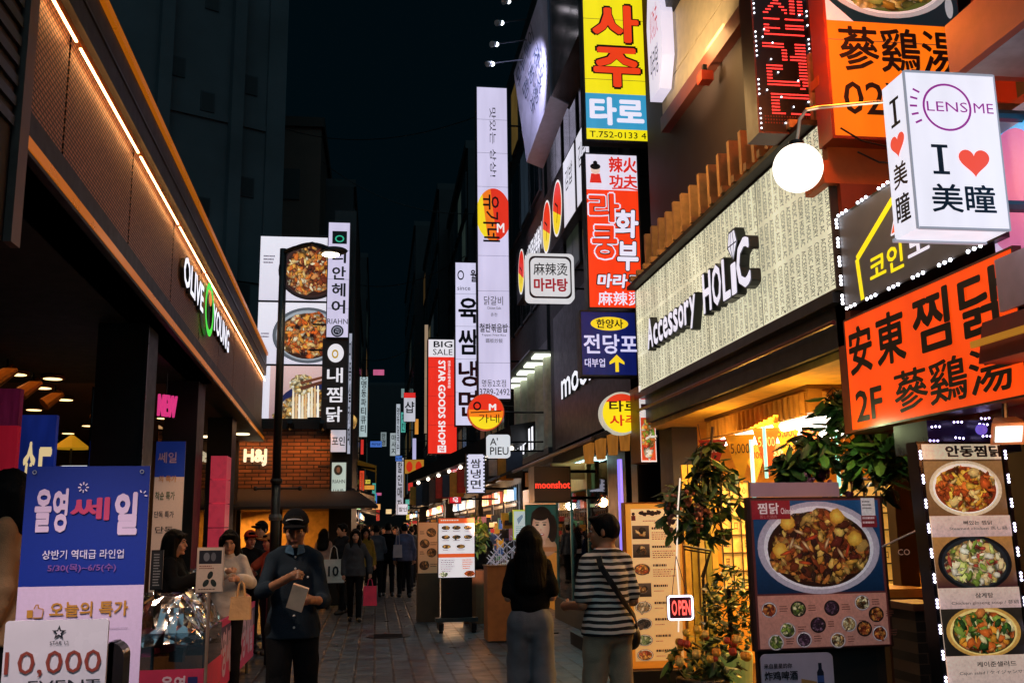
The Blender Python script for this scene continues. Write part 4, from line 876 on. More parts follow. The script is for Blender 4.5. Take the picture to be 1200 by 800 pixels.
disc_sign('fortune_teller_sign', 'round yellow sign with black and red characters', 729, 484, 25, 11.3, tarot, L('e0dcc8', .6, 0))
def yuga(b, fr, lab=True):
    R, O, Yl = L('e83018', .95, .05), L('f88018', .95, 0), L('fadc20', .95, 0); bk = M('200c08', .5, nz=0)
    b.ell(fr, .5, .5, .47, .47, Yl, .002)
    def seg(y0, m, z):
        p = [(.5+.47*math.cos(t), .5+.47*math.sin(t)) for t in [rad(a) for a in range(-180, 181, 8)] if .5+.47*math.sin(t) <= y0]; p.sort(key=lambda q: math.atan2(q[1]-.2, q[0]-.5)); b.poly(fr, p, m, z)
    seg(.68, O, .003); seg(.48, R, .004)
    b.ring(fr, .26, .34, .11, .12, .4, bk, .006); b.line(fr, [(.08, .52), (.5, .5), (.92, .47)], .02, bk, .006); b.text(fr, '가네', .3, .56, .86, .8, bk, bold=.0, z=.006)
    b.text(fr, 'M', .58, .28, .78, .46, L('f4f0f0', .9, 0), bold=.05, z=.006)
disc_sign('chicken_restaurant_sign', 'round red, orange and yellow sign with black brush strokes', 569.5, 482.5, 21.5, 19, yuga, L('e05028', .6, 0), bracket=.8)
def tallwhite(b, fr, r):
    bk = M('14141c', .5, nz=0); h = 366; Yf = lambda y: (y-102)/h
    b.text(fr, '맛있는 상상!', .42, Yf(128), .62, Yf(212), bk, bold=-.005, rot=90); b.text(fr, '닭갈비', .2, Yf(352), .78, Yf(362), bk, bold=.0); b.text(fr, 'Chicken Galbi', .3, Yf(364), .72, Yf(367), bk, bold=0)
    b.text(fr, '춘천', .4, Yf(371), .6, Yf(375), bk, bold=0); b.text(fr, '철판볶음밥', .06, Yf(383), .92, Yf(393), bk, bold=.02); b.text(fr, 'Teppan Fried Rice', .12, Yf(395), .86, Yf(398), bk, bold=0); b.text(fr, '鐵板炒飯', .24, Yf(400), .76, Yf(405), bk, bold=0); b.text(fr, '명동2호점', .12, Yf(446), .84, Yf(454), bk, bold=0); b.text(fr, '3789-2492', .05, Yf(456), .95, Yf(463), bk, bold=-.005)
    f2 = fr.sub(.02, Yf(226), .98, Yf(288), .003); R, O, Yl = L('e03018', .95, .05), L('f07818', .95, 0), L('f4d820', .95, 0)
    p = lambda a0, a1: [(max(0, min(1, .52+.56*math.cos(rad(a)))), .5+.5*math.sin(rad(a))) for a in range(a0, a1+1, 6)]
    b.poly(f2, p(-180, 180), Yl, .001); b.poly(f2, p(-130, 110), O, .002); b.poly(f2, p(-100, 85), R, .003)
    b.text(f2, '유가네', .18, .12, .72, 1.02, bk, bold=.02, rot=90, z=.005); b.text(f2, 'M', .62, .66, .86, .84, L('f4f0f0', .9, 0), bold=.03, z=.005)
projecting('chicken_restaurant_sign', 'very tall narrow white sign with a red and yellow round emblem halfway up', 559, 102, 597, 468, 20, L('d8d0f0', .88, .09, 1.2), tallwhite, t=.3, bracket=.5)
def naeng(b, fr, r):
    bk = M('101428', .5, nz=0); rd = M('7a1424', .5, nz=0); h = 192; Yf = lambda y: (y-307)/h
    b.ring(fr, .24, Yf(323), .13, .03, .3, M('606078', .5, nz=0)); b.text(fr, 'since', .1, Yf(336), .62, Yf(341), bk, bold=0); b.text(fr, '월', .62, Yf(316), .9, Yf(331), bk, bold=.03)
    for t, y, m in (('육', 350, bk), ('쌈', 387, bk), ('냉', 424, rd), ('면', 458, rd)): b.text(fr, t, .14, Yf(y), .92, Yf(y+30), m, bold=.03)
projecting('noodle_sign', 'tall white sign with two black and two dark red brush characters', 533, 307, 563, 499, 23, L('dcd8f6', .9, .06), naeng, t=.25, bracket=.8)
def bigsale(b, fr, r):
    b.rect(fr, .03, .0, .97, .16, L('ece8f0', .9, .02), .0025); b.text(fr, 'BIG', .2, .02, .84, .075, INK, bold=.02); b.text(fr, 'SALE', .18, .09, .84, .142, INK, bold=.0)
    wt = L('f4eef0', .95, 0); b.text(fr, 'STAR GOODS SHOP', .36, .19, .60, .92, wt, bold=.04, rot=90); b.text(fr, '한류스타상품백화점', .68, .19, .77, .43, wt, bold=.02, rot=90); b.rect(fr, .34, .925, .62, .985, wt, .003); b.text(fr, '2F', .40, .93, .56, .98, L('e03020', .9, 0), bold=.02, rot=90, z=.005)
projecting('goods_shop_sign', 'tall red sign with white sideways capitals under a white BIG SALE panel', 501, 397, 536, 532, 25, L('f03020', .92, .06), bigsale, t=.3, bracket=.8)
projecting('goods_shop_sign', 'small red sign with white sideways capitals beyond the dark awning', 526, 545, 541, 590, 24, L('e02430', .8, .06), lambda b, fr, r: b.text(fr, 'STAR GOODS SHOP', .3, .06, .72, .96, L('f4eef0', .95, 0), bold=.04, rot=90), t=.2, bracket=.9)
def checker(b, fr, r):
    bk = M('10121c', .5, nz=0)
    for i in range(11):
        for x in (.02, .88): b.rect(fr, x, (i+.1)/11, x+.1, (i+.55)/11, bk)
    b.vtext(fr, '쌈냉면', .24, .12, .76, .9, bk, bold=.02)
projecting('noodle_sign', 'small white vertical sign with black checks down both sides', 546, 531, 569, 578, 20.5, L('dcdcf4', .9, .05), checker, t=.15, bracket=.6)
fr_ = front(626, 546, 669, 588, 13.2)
sign('shop_sign', 'black box sign with glowing red lowercase letters', 'sign', fr_, .5, M('07090b', .35, nz=0), M('0a0c0e', .4), lambda b, r: b.text(fr_, 'moonshot', .03, .42, .98, .62, L('ff3a28', 1.5, 0), bold=.03), bracket=.4)
fr2_ = sideb(3.19, 14.55, 16.6, 3.72, 4.28)
b = MB(); b.text(fr2_, 'moonshot', 0, .05, 2.4, .9, BLACK, bold=0, ext=.03); b.text(fr2_, 'moonshot', 0, .05, 2.4, .9, L('f0f2fa', 1.0, 0), bold=.02, z=.036); o = b.build('shop_letters'); tag(o, 'white raised lowercase letters on the black upper front of the cosmetics shop', 'sign')
def menu_box():
    fr = front(750, 452, 768, 541, 10.9, .0); p = None
    r = thing('picture_sign', 'narrow lit sign with close up food pictures on a timber sided box', 'sign', fr.P(.5, 1, -.2))
    MB().fbox(fr, 0, 0, 1, 1, -.45, -.004, M('8a5a28', .5)).build('cabinet', r)
    p = Pic(fr, .7, .0); p.R(0, 0, 1, 1, 'f0e8e8'); p.R(.05, .42, .95, .98, 'c8401c'); p.food(.5, .7, .42, .26, ['f0d060', 'd84020', '70a830', 'f0f0e0', 'e88030'], 60, .05, 9, None); p.R(.1, .1, .9, .18, 'd83040'); p.R(.1, .24, .9, .32, '301818'); p.build('face', r)
    s = Fr(fr.P(1, .7, -.22), (0, 1, 0), .4, fr.h*.55)
    p = Pic(s, .35, .002); p.R(0, 0, 1, 1, 'b06828'); p.food(.3, .5, .3, .45, ['f0d060', 'd84020', '70a830', 'e88030'], 40, .06, 11, None); p.build('face', r)
menu_box()
def yugane_fascia():
    fr = side(3.1, (604, 318, 398), (690, 145, 245))
    fr = sideb(3.1, at(606, 350, X=3.1).y, at(692, 200, X=3.1).y, 6.55, 7.75)
    def d(b, r):
        wt = L('f0f0fa', 1.0, 0)
        for x in (.04, .46, .60):
            f2 = fr.sub(x, .10, x+.115, .94, .01); yuga_flat(b, f2)
        b.text(fr, '24시간즉석떡볶이', .17, .28, .45, .74, wt, bold=.04, z=.01)
        for x in (.735, .875): b.rect(fr, x, .02, x+.12, .98, L('e4e2f0', .9, .03), .006); b.text(fr, '김밥', x+.02, .2, x+.1, .5, INK, bold=0, z=.009)
    def yuga_flat(b, f2):
        b.ell(f2, .5, .5, .5, .5, L('f4f0f0', .9, 0), .001); b.ell(f2, .5, .5, .45, .46, L('f0d020', .95, 0), .002); b.ell(f2, .5, .5, .45, .46, L('e02818', .95, 0), .003, 24, rad(-170), rad(40)); b.line(f2, [(.3, .35), (.6, .5), (.45, .75)], .04, INK, .005)
    sign('restaurant_fascia', 'dark upstairs fascia with red and yellow ovals, white lettering and two white panels', 'sign', fr, .25, M('2c2422', .6), M('1a1816', .5), d, rim=.02)
yugane_fascia()
def upstairs_shop():
    r = thing('upstairs_restaurant', 'cream panelled upstairs shopfront high on the right, over the timber fins', 'shop', (3.7, 9.2, 6.0))
    fr = sideb(3.25, 7.75, 10.4, 6.1, 8.6); b = MB(); cm = M('b09a74', .55, nz=.12)
    b.fbox(fr, 0, 0, 1, .80, -.3, 0, cm); b.fbox(fr, 0, .806, 1, .93, -.3, 0, cm); b.build('panel', r)
    b = MB(); b.fbox(fr, 0, .93, 1, 1.0, -.3, .03, M('6a3424', .5)); b.fbox(fr, -.01, .8, 1, .806, -.3, -.01, INK); b.build('trim', r)
    b = MB(); b.fbox(fr, .22, .02, .72, .52, .0, .12, M('10100f', .5)); b.text(fr, '라화', .28, .08, .56, .5, L('f05a28', .9, 0), bold=.06, z=.125); b.text(fr, '쿵', .58, .08, .70, .48, L('eeeaf6', .9, 0), bold=.05, z=.125); b.build('lettering', r)
    f2 = fr.sub(.05, .36, .26, .88, .05); b = MB(); p = [(.15, 0), (.8, 0), (1, .35), (1, .75), (.7, 1), (.05, 1), (0, .3)]; k = len(p)
    b.add([f2.P(x, y, z) for z in (0, .14) for x, y in p], [tuple(range(k)), tuple(range(k, 2*k))[::-1]]+[(i, i+k, (i+1) % k+k, (i+1) % k) for i in range(k)], L('e0daf0', .85, .05)); b.text(f2, '火功夫', .25, .2, .8, .5, L('d86070', .6, 0), bold=0, z=.145); b.text(f2, '마라탕', .2, .58, .75, .85, INK, bold=0, z=.145); b.build('hexagon_panel', r)
    lamp('panel_light', 'SPOT', (2.3, 8.9, 5.9), 160, 'ffe0b0', .1, (3.25, 9.0, 6.8), 110, parent=r)
    b = MB(); b.box(3.1, 8.6, 5.9, 3.22, 8.74, 6.0, M('a0341a', .4)); b.box(3.14, 8.66, 6.0, 3.18, 8.7, 6.09, DKMETAL); b.build('floodlight', r)
upstairs_shop()
def billboard():
    r = thing('billboard', 'large tilted white billboard with faint writing, lit by spot lamps on arms', 'billboard', at(625, 120, X=3.2))
    A = [at(602, 86, Y=16.5), at(617, 190, Y=16.5), at(645, 112, Y=14.2), at(640, -30, Y=14.2)]
    A2 = [p+Vector((.35, .3, 0)) for p in A]
    b = MB(); m = M('c4c0d8', .4, nz=.1); b.hexa([A[1], A[2], A2[2], A2[1], A[0], A[3], A2[3], A2[0]], m); b.build('panel', r)
    u = (A[2]-A[1]); fr = Fr(sum(A, Vector())/4+Vector((-.02, -.03, 0)), u, u.length, (A[0]-A[1]).length, v=None)
    vv = (A[0]-A[1]).normalized(); un = (A[2]-A[1]+A[3]-A[0]).normalized(); vv = (vv-un*vv.dot(un)).normalized(); fr = Fr(sum(A, Vector())/4, un, u.length, 1.6, vv)
    t = MB()
    for k, s in enumerate(('모두투어', '명동점', '여행상담')): t.text(fr, s, .12+.1*k, .05+.28*k, .72+.05*k, .25+.28*k, M('2a3a58', .5, nz=0), bold=0, z=.02)
    t.build('lettering', r)
    B = [at(645, 112, Y=14.2), at(678, 40, Y=12.9), at(678, -40, Y=12.9), at(641, -40, Y=14.2)]; B2 = [p+Vector((.4, .5, 0)) for p in B]
    b = MB(); b.hexa([B[0]+Vector((.02, 0, 0)), B[1], B2[1], B2[0], B[3]+Vector((.02, 0, 0)), B[2], B2[2], B2[3]], M('b0a0a4', .22, .85, nz=.2, ns=2)); b.build('metal_return', r)
    for k, (px, py, qx, qy) in enumerate(((573, 75, 612, 70), (578, 52, 616, 47), (584, 27, 624, 22), (592, 2, 632, -4))):
        p, q = at(px, py, Y=14.6), at(qx, qy, Y=15.4); b = MB(); b.tube(p, q, .012, STEEL, n=6); b.build('arm', r)
        h = MB(); d = (q-p).normalized(); h.tube(p-d*.05, p+d*.1, .05, M('c8d0d8', .3, .5), .035, 10); h.build('lamp_head', r)
        h = MB(); h.ball(p+d*.11+Vector((0, -.02, -.02)), .038, L('f4f8ff', 6, 0), 8, 6); h.build('lamp_lens', r)
    lamp('billboard_light', 'SPOT', at(576, 50, Y=14.2), 260, 'dcdcff', .08, A[0]*.4+A[2]*.6, 75, parent=r)
billboard()
# ================================================================ signs, left side
def riahn(b, fr, r):
    h = 135; Yf = lambda y: (y-260)/h; bk = M('12141c', .5, nz=0)
    b.rect(fr, .2, Yf(271), .84, Yf(286), bk, .003); b.ring(fr, .52, Yf(280), .2, .03, .3, L('30b890', .9, 0), .005, 20)
    b.vtext(fr, '리안헤어', .22, Yf(291), .82, Yf(369), bk, gap=.2, bold=.03); b.text(fr, 'RIAHN', .06, Yf(373), .94, Yf(379), bk, bold=.0); b.ell(fr, .5, Yf(387), .27, .05, M('20283c', .5, nz=0), .003); b.ring(fr, .5, Yf(387), .2, .037, .15, L('c0c0d8', .8, 0), .005); b.text(fr, '리', .42, Yf(384), .58, Yf(390), L('c0c0d8', .8, 0), bold=0, z=.005)
projecting('hair_salon_sign', 'tall white hair salon sign with black characters and a green emblem', 383, 260, 410, 396, 22.1, L('d8d0ee', .85, .06), riahn, bracket=-.3)
def jjimdak(b, fr, r):
    wt = L('ece8ee', .9, 0); b.ell(fr, .52, .16, .32, .105, wt, .003); b.ring(fr, .5, .17, .13, .05, .4, L('c8a020', .8, 0), .005)
    b.vtext(fr, '내찜닭', .2, .30, .82, .95, wt, gap=.22, bold=.02)
projecting('chicken_restaurant_sign', 'dark brown vertical sign with white handwritten characters and a white disc', 377, 397, 407, 502, 22.2, M('1c1614', .5, em='2a201c', es=.2), jjimdak, bracket=-.3)
def food_billboard():
    fr = front(302, 278, 411-4, 506, 22.9); r = thing('food_billboard', 'three panel lit billboard of stew and noodle pictures above the brick wall', 'billboard', fr.P(.5, 1))
    MB().fbox(fr, 0, 0, 1, 1, -.3, -.006, M('181a1c', .5)).build('cabinet', r)
    warm = ['e8a040', 'c86428', 'f0c880', '8a3c1c', 'e87828', 'f4e0b8', '6a2c18', 'd89050']
    hs = [(0.0, .335), (.345, .66), (.67, 1.0)]
    for k, (y0, y1) in enumerate(hs):
        f = fr.sub(.0, y0, .97, y1, 0); p = Pic(f, .95, .002, .2)
        p.R(0, 0, 1, 1, 'e4e0ea', 'd8d2e0')
        if k == 0: p.food(.60, .53, .385, .455, warm, 420, .10, 21, '3a2420', '1c1210', '301810'); p.lines(.04, .3, .18, .45, 3, '50485a', 3)
        if k == 1: p.food(.58, .53, .41, .455, warm+['f06820'], 420, .09, 22, '9aa0a8', '50545c', '301810'); p.E(.93, .3, .07, .12, 'c8d8a0', '8aa050'); p.lines(.04, .5, .14, .6, 2, '50485a', 4)
        if k == 2:
            p.R(.16, 0, 1, 1, 'd8b4b0', '8a6a70'); p.E(.68, .62, .42, .36, '303a78', '1c2048'); p.food(.70, .74, .46, .40, ['f0d8a0', 'e0b060', 'c88838', 'f8ecd0', '6a3a20'], 300, .085, 23, None)
            for q in range(9): x = .42+q*.035; p.PG([(x, .3), (x+.018, .3), (x+.03, .85), (x, .85)], ['f0e0c0', 'd8b080', 'f8f0e0'][q % 3])
            p.food(.52, .28, .13, .16, ['f0d8a0', 'e0b060', 'f8ecd0'], 30, .06, 24, None); p.PG([(.5, .32), (.98, .13), (.99, .17), (.52, .37)], '5a3020'); p.PG([(.5, .24), (.96, .08), (.97, .11), (.52, .28)], '6a3a24')
        p.build('picture_panel', r)
    b = MB()
    for y in (.340, .665): b.fbox(fr, 0, y-.005, .97, y+.005, -.005, .01, INK)
    b.build('divider', r)
food_billboard()
fr3_ = front(288, 526, 312, 547, BSY-.02)
b = MB(); f3 = front(286, 526, 313, 546, BSY); b.text(f3, 'H&J', 0, 0, 1, 1, L('fff0c8', 1.0, 0), bold=.05, ext=.08, z=.02); o = b.build('shop_letters'); tag(o, 'cream glowing capitals with an ampersand on the lit brick wall', 'sign')
def plain(name, label, x0, y0, x1, y1, Y, col, s, text=None, tc='14161c', vert=True, rot=False, t=.15, br=.4, extra=None, lit_text=False):
    def d(b, fr, r):
        m = L(tc, .9, 0) if lit_text else M(tc, .5, nz=0)
        if text:
            if rot: b.text(fr, text, .25, .08, .75, .92, m, bold=.02, rot=90)
            elif vert: b.vtext(fr, text, .2, .06, .8, .94, m, bold=.02)
            else: b.text(fr, text, .1, .3, .9, .7, m, bold=.02)
        if extra: extra(b, fr)
    return projecting(name, label, x0, y0, x1, y1, Y, L(col, s, .08), d, t, rim=.012, bracket=br)
plain('shop_sign', 'white sign stack below the dark brown vertical sign, by the dark post', 387, 503, 406, 530, 22.25, 'd0ccd8', .7, '포인', vert=False, br=-.3)
plain('shop_sign', 'thin white vertical strip sign beside the hair salon sign', 407.5, 390, 412, 532, 22.4, 'c8cce0', .6, '미용실카페', br=-.3)
plain('shop_sign', 'pale green sign with a portrait disc under the tan awning', 388, 541, 406, 584, 22.3, 'c4d4c8', .7, None, br=-.3, extra=lambda b, fr: (b.ell(fr, .45, .22, .28, .14, M('50544c', .5, nz=0)), b.ell(fr, .45, .22, .12, .08, M('c8a890', .5, nz=0), .005), b.text(fr, 'RIAHN', .1, .48, .9, .58, INK, bold=0), b.text(fr, 'HAIR', .15, .74, .85, .88, INK, bold=0)))
plain('neon_strip', 'vertical green glowing strip on the left block', 413, 455, 418, 532, 28.7, '38b888', .75, None, br=-.2, t=.1)
plain('shop_sign', 'pale vertical sign with six dark characters and a ring emblem on the left', 421, 441, 431, 512, 33, 'b8ccd0', .75, '명동파티큐티', br=-.3, extra=lambda b, fr: b.ring(fr, .5, .03, .3, .03, .3, INK))
plain('shop_sign', 'narrow red sign under the tan awning far left', 421, 551, 427, 584, 31, 'e04828', .9, '맛집골목', 'f4e8e0', br=-.3)
plain('shop_sign', 'pair of pale panels far down the street, the right one of the two', 457, 507, 466, 534, 60, 'c0ccd0', .6, '마사지', br=.5)
plain('shop_sign', 'pair of pale panels far down the street, the left one of the two', 446, 506, 453, 523, 66, 'a8b8bc', .45, '안경', br=-.5)
plain('shop_sign', 'tall thin white sign with a column of characters far down the street', 464, 473, 469, 533, 58, 'c4ccd8', .7, '명동칼국수', br=.6)
plain('shop_sign', 'white sign with red top beside the big red goods sign', 473, 460, 487, 494, 40, 'd4d4e0', .75, '샵', vert=False, br=.7, extra=lambda b, fr: b.rect(fr, 0, 0, 1, .18, L('e02c28', .9, 0), .004))
plain('shop_sign', 'narrow lavender strip sign left of the big red goods sign', 483, 513, 488, 540, 38, 'c8c4f0', .75, None, br=.5)
plain('shop_sign', 'lit vertical picture strip just left of the big red goods sign', 497, 380, 502, 508, 29, 'c8a888', .5, None, br=.4)
plain('shop_sign', 'white vertical sign with large numbers and pictures near the street centre', 464, 536, 473, 603, 42, 'd0ccd8', .65, '할인매장', br=.6)
plain('shop_sign', 'orange square sign with two red discs near the street centre', 474, 538, 497, 555, 36, 'd09030', .6, None, br=.6, extra=lambda b, fr: [b.ell(fr, x, .5, .16, .36, L('d03018', .8, 0)) or b.text(fr, s, x-.08, .3, x+.08, .7, L('f4d020', .8, 0), bold=.02, z=.006) for x, s in ((.25, 'S'), (.72, 'Y'))])
plain('shop_sign', 'small white panel below the orange square sign', 466, 590, 478, 603, 39, 'd8d4e0', .8, '할인', vert=False, br=.6)
for i, (x0, y0, x1, y1, Y, c, s, lab) in enumerate([(409, 575, 418, 580, 30, 'f4f0e8', 1.0, 'small bright white panel below the tan awning'), (436, 590, 446, 597, 48, 'f0a860', .9, 'small amber panel low on the far left'), (452, 596, 459, 602, 55, 'e8c890', .9, 'small yellow panel low in the far distance'), (478, 556, 484, 575, 45, 'e03830', .7, 'small red vertical panel below the orange square sign'), (503, 548, 509, 560, 34, 'f4e4c0', 1.0, 'small cream panel under the dark awning end'), (520, 535, 526, 543, 30, '70a8e0', .6, 'small blue panel under the big red goods sign'), (470, 455, 474, 466, 70, 'a8c8c8', .4, 'tiny pale panel high over the street end'), (415, 585, 423, 597, 33, '60d0b0', .6, 'small green panel low on the left')]):
    plain('lit_panel', lab, x0, y0, x1, y1, Y, c, s, None, br=-.3 if x0 < 445 else .5, t=.1)

def far_signs():
    g = random.Random(31); cols = {'white': 'e0e0ec', 'amber': 'f0a040', 'red': 'e83830', 'teal': '58c0b0', 'pink': 'e870a0', 'yellow': 'f0d850', 'blue': '5080e0'}
    spots = [('high over the street', 430, 520), ('above the awnings', 528, 572), ('low above the crowd', 576, 604)]
    texts = ['마트', '카페', '미용', '치킨', '안경', '노래', '식당', '화장']
    k = 0
    for hi, ya, yb in spots:
        for c, h in cols.items():
            left = k % 2 == 0; Y = g.uniform(34, 78); px = g.uniform(424, 444) if left else g.uniform(466, 496); y = g.uniform(ya, yb); vert = g.random() < .6; w, hh = (g.uniform(3.5, 6), g.uniform(14, 26)) if vert else (g.uniform(8, 14), g.uniform(5, 8))
            if hi.startswith('low'): hh *= .6
            plain('small_sign', 'small %s %s sign %s, far down the %s side' % (c, 'upright' if vert else 'wide', hi, 'left' if left else 'right'), px-w/2, y, px+w/2, y+hh, Y, h, g.uniform(.5, 1.0), texts[k % 8] if g.random() < .7 else None, vert=vert, br=-.5 if left else .6, t=.1); k += 1
far_signs()
# ================================================================ people: each body one continuous surface grown from a distance field
V3 = lambda *a: np.array(a, dtype=np.float64)
class Vol:
    def __init__(s, lo, hi, h):
        s.lo = np.array(lo, float); s.h = h; n = np.ceil((np.array(hi)-s.lo)/h).astype(int)+1; s.n = n
        s.F = np.full(n, .25, np.float32); s.ax = [s.lo[i]+h*np.arange(n[i]) for i in range(3)]
    def _sub(s, a, b):
        i0 = np.clip(np.floor((np.array(a)-s.lo)/s.h).astype(int), 0, s.n-1); i1 = np.clip(np.ceil((np.array(b)-s.lo)/s.h).astype(int)+1, 1, s.n)
        if (i1 <= i0).any(): return None
        sl = tuple(slice(p, q) for p, q in zip(i0, i1)); X, Y, Z = np.meshgrid(*[s.ax[i][sl[i]] for i in range(3)], indexing='ij', sparse=True); return sl, X, Y, Z
    def _mix(s, sl, d, k, op):
        F = s.F[sl]
        if op == '+':
            q = np.clip(.5+.5*(F-d)/k, 0, 1); s.F[sl] = F*(1-q)+d*q-k*q*(1-q)
        else:
            d = -d; q = np.clip(.5-.5*(F-d)/k, 0, 1); s.F[sl] = F*(1-q)+d*q+k*q*(1-q)
    def cone(s, a, b, ra, rb, k=.03, sq=(1, 1, 1), op='+'):
        a, b = np.array(a, float), np.array(b, float); sq = np.array(sq, float); m = (max(ra, rb)+k+3*s.h)/sq.min()
        q = s._sub(np.minimum(a, b)-m, np.maximum(a, b)+m)
        if q is None: return s
        sl, X, Y, Z = q; px, py, pz = (X-a[0])*sq[0], (Y-a[1])*sq[1], (Z-a[2])*sq[2]; ba = (b-a)*sq; L2 = max(1e-9, (ba**2).sum())
        t = np.clip((px*ba[0]+py*ba[1]+pz*ba[2])/L2, 0, 1)
        d = np.sqrt((px-ba[0]*t)**2+(py-ba[1]*t)**2+(pz-ba[2]*t)**2)-(ra+(rb-ra)*t)
        s._mix(sl, d, k, op); return s
    def ell(s, c, r, k=.02, R=None, op='+'):
        c, r = np.array(c, float), np.array(r, float); m = r.max()+k+3*s.h; q = s._sub(c-m, c+m)
        if q is None: return s
        sl, X, Y, Z = q; P = [X-c[0], Y-c[1], Z-c[2]]
        if R is not None: P = [P[0]*R[0][i]+P[1]*R[1][i]+P[2]*R[2][i] for i in range(3)]
        l = np.sqrt((P[0]/r[0])**2+(P[1]/r[1])**2+(P[2]/r[2])**2); d = (l-1)*r.min() if r.max()/r.min() < 1.4 else (l-1)*l/np.maximum(1e-4, np.sqrt((P[0]/r[0]**2)**2+(P[1]/r[1]**2)**2+(P[2]/r[2]**2)**2))
        s._mix(sl, d, k, op); return s
    def clip(s, fn):
        X, Y, Z = np.meshgrid(*s.ax, indexing='ij', sparse=True); s.F = np.maximum(s.F, fn(X, Y, Z).astype(np.float32)); return s
    def noise(s, cells, seed):
        g = np.random.default_rng(seed); Ms = []
        for n, c in zip(s.n, cells):
            x = np.linspace(0, c-1.001, n)+0.0; i = x.astype(int); f = x-i; f = f*f*(3-2*f); m = np.zeros((n, c+1)); m[np.arange(n), i] = 1-f; m[np.arange(n), i+1] += f; Ms.append(m)
        G = g.uniform(-1, 1, [c+1 for c in cells]); G = np.tensordot(Ms[0], G, (1, 0)); G = np.tensordot(G, Ms[1], (1, 1)).transpose(0, 2, 1); return np.tensordot(G, Ms[2], (2, 1))
    def ripple(s, amp, fx, fy, fz, seed=0):
        """folds: ridged noise; f = folds per metre along each axis"""
        L_ = s.n*s.h; c = lambda k: [max(2, int(L_[i]*f*k)+1) for i, f in enumerate((fx, fy, fz))]
        N = s.noise(c(1), seed); s.F += np.minimum(amp*(.9-2.4*np.abs(N)+.5*s.noise(c(2.1), seed+1)), .0015).astype(np.float32); return s
    def mesh(s):
        F = s.F; S = F < 0; n = s.n; c = np.zeros(n-1, np.int8); O = [(i, j, k) for i in (0, 1) for j in (0, 1) for k in (0, 1)]
        for i, j, k in O: c += S[i:n[0]-1+i, j:n[1]-1+j, k:n[2]-1+k]
        A = (c > 0) & (c < 8); I = np.argwhere(A); idx = np.full(n-1, -1, np.int64); idx[A] = np.arange(len(I)); pos = np.zeros((len(I), 3)); cnt = np.zeros(len(I))
        for p in range(8):
            for q in range(p+1, 8):
                a, b = np.array(O[p]), np.array(O[q])
                if np.abs(a-b).sum() != 1: continue
                fa = F[tuple((I+a).T)]; fb = F[tuple((I+b).T)]; m = (fa < 0) != (fb < 0); t = np.where(m, fa/np.where(m, fa-fb, 1), 0)
                pos += (m[:, None])*(a+t[:, None]*(b-a)); cnt += m
        V = s.lo+s.h*(I+pos/cnt[:, None]); Q = []
        for ax in range(3):
            u, v = [(1, 2), (2, 0), (0, 1)][ax]; sa = [slice(None)]*3; sb = [slice(None)]*3; sa[ax] = slice(0, -1); sb[ax] = slice(1, None)
            E = S[tuple(sa)] != S[tuple(sb)]; J = np.argwhere(E); J = J[(J[:, u] > 0) & (J[:, v] > 0) & (J[:, u] < n[u]-1) & (J[:, v] < n[v]-1)]
            eu = np.zeros(3, int); ev = np.zeros(3, int); eu[u] = 1; ev[v] = 1; g = lambda K: idx[tuple(K.T)]
            q = np.stack([g(J-eu-ev), g(J-ev), g(J), g(J-eu)], 1); ins = S[tuple(J.T)]; q[~ins] = q[~ins][:, ::-1]; Q.append(q)
        return V, np.concatenate(Q)
    def obj(s, name, mat, root):
        V, Q = s.mesh()
        if not len(V): return None
        me = bpy.data.meshes.new(name); me.vertices.add(len(V)); me.vertices.foreach_set('co', V.ravel()); me.loops.add(len(Q)*4); me.polygons.add(len(Q))
        me.loops.foreach_set('vertex_index', Q.ravel()); me.polygons.foreach_set('loop_start', np.arange(0, len(Q)*4, 4)); me.polygons.foreach_set('use_smooth', np.ones(len(Q), bool)); me.update(calc_edges=True); me.validate()
        me.materials.append(mat); o = bpy.data.objects.new(name, me); COL.objects.link(o); o.parent = root; ORG[o.name] = ORG[root.name]; return o
def cloth(col, rough=.9, bump=.35, bs=160):
    m = M(col, rough, 0, .22, 7, bump, bs); m.node_tree.nodes['Principled BSDF'].inputs['Specular IOR Level'].default_value = .12; return m
def strand_mat(col):
    k = ('H', col)
    if k in _M: return _M[k]
    m = bpy.data.materials.new('hair'); m.use_nodes = True; nt, b = nodes_of(m); tc = nt.nodes.new('ShaderNodeTexCoord'); mp = nt.nodes.new('ShaderNodeMapping'); mp.inputs['Scale'].default_value = (170, 170, 9)
    n = nt.nodes.new('ShaderNodeTexNoise'); n.inputs['Scale'].default_value = 1; n.inputs['Detail'].default_value = 3; nt.links.new(tc.outputs['Object'], mp.inputs[0]); nt.links.new(mp.outputs[0], n.inputs['Vector'])
    bp = nt.nodes.new('ShaderNodeBump'); bp.inputs['Strength'].default_value = .7; bp.inputs['Distance'].default_value = .006; nt.links.new(n.outputs['Fac'], bp.inputs['Height']); nt.links.new(bp.outputs[0], b.inputs['Normal'])
    b.inputs['Base Color'].default_value = (*lin(col), 1); b.inputs['Roughness'].default_value = .55; b.inputs['Specular IOR Level'].default_value = .08; _M[k] = m; return m
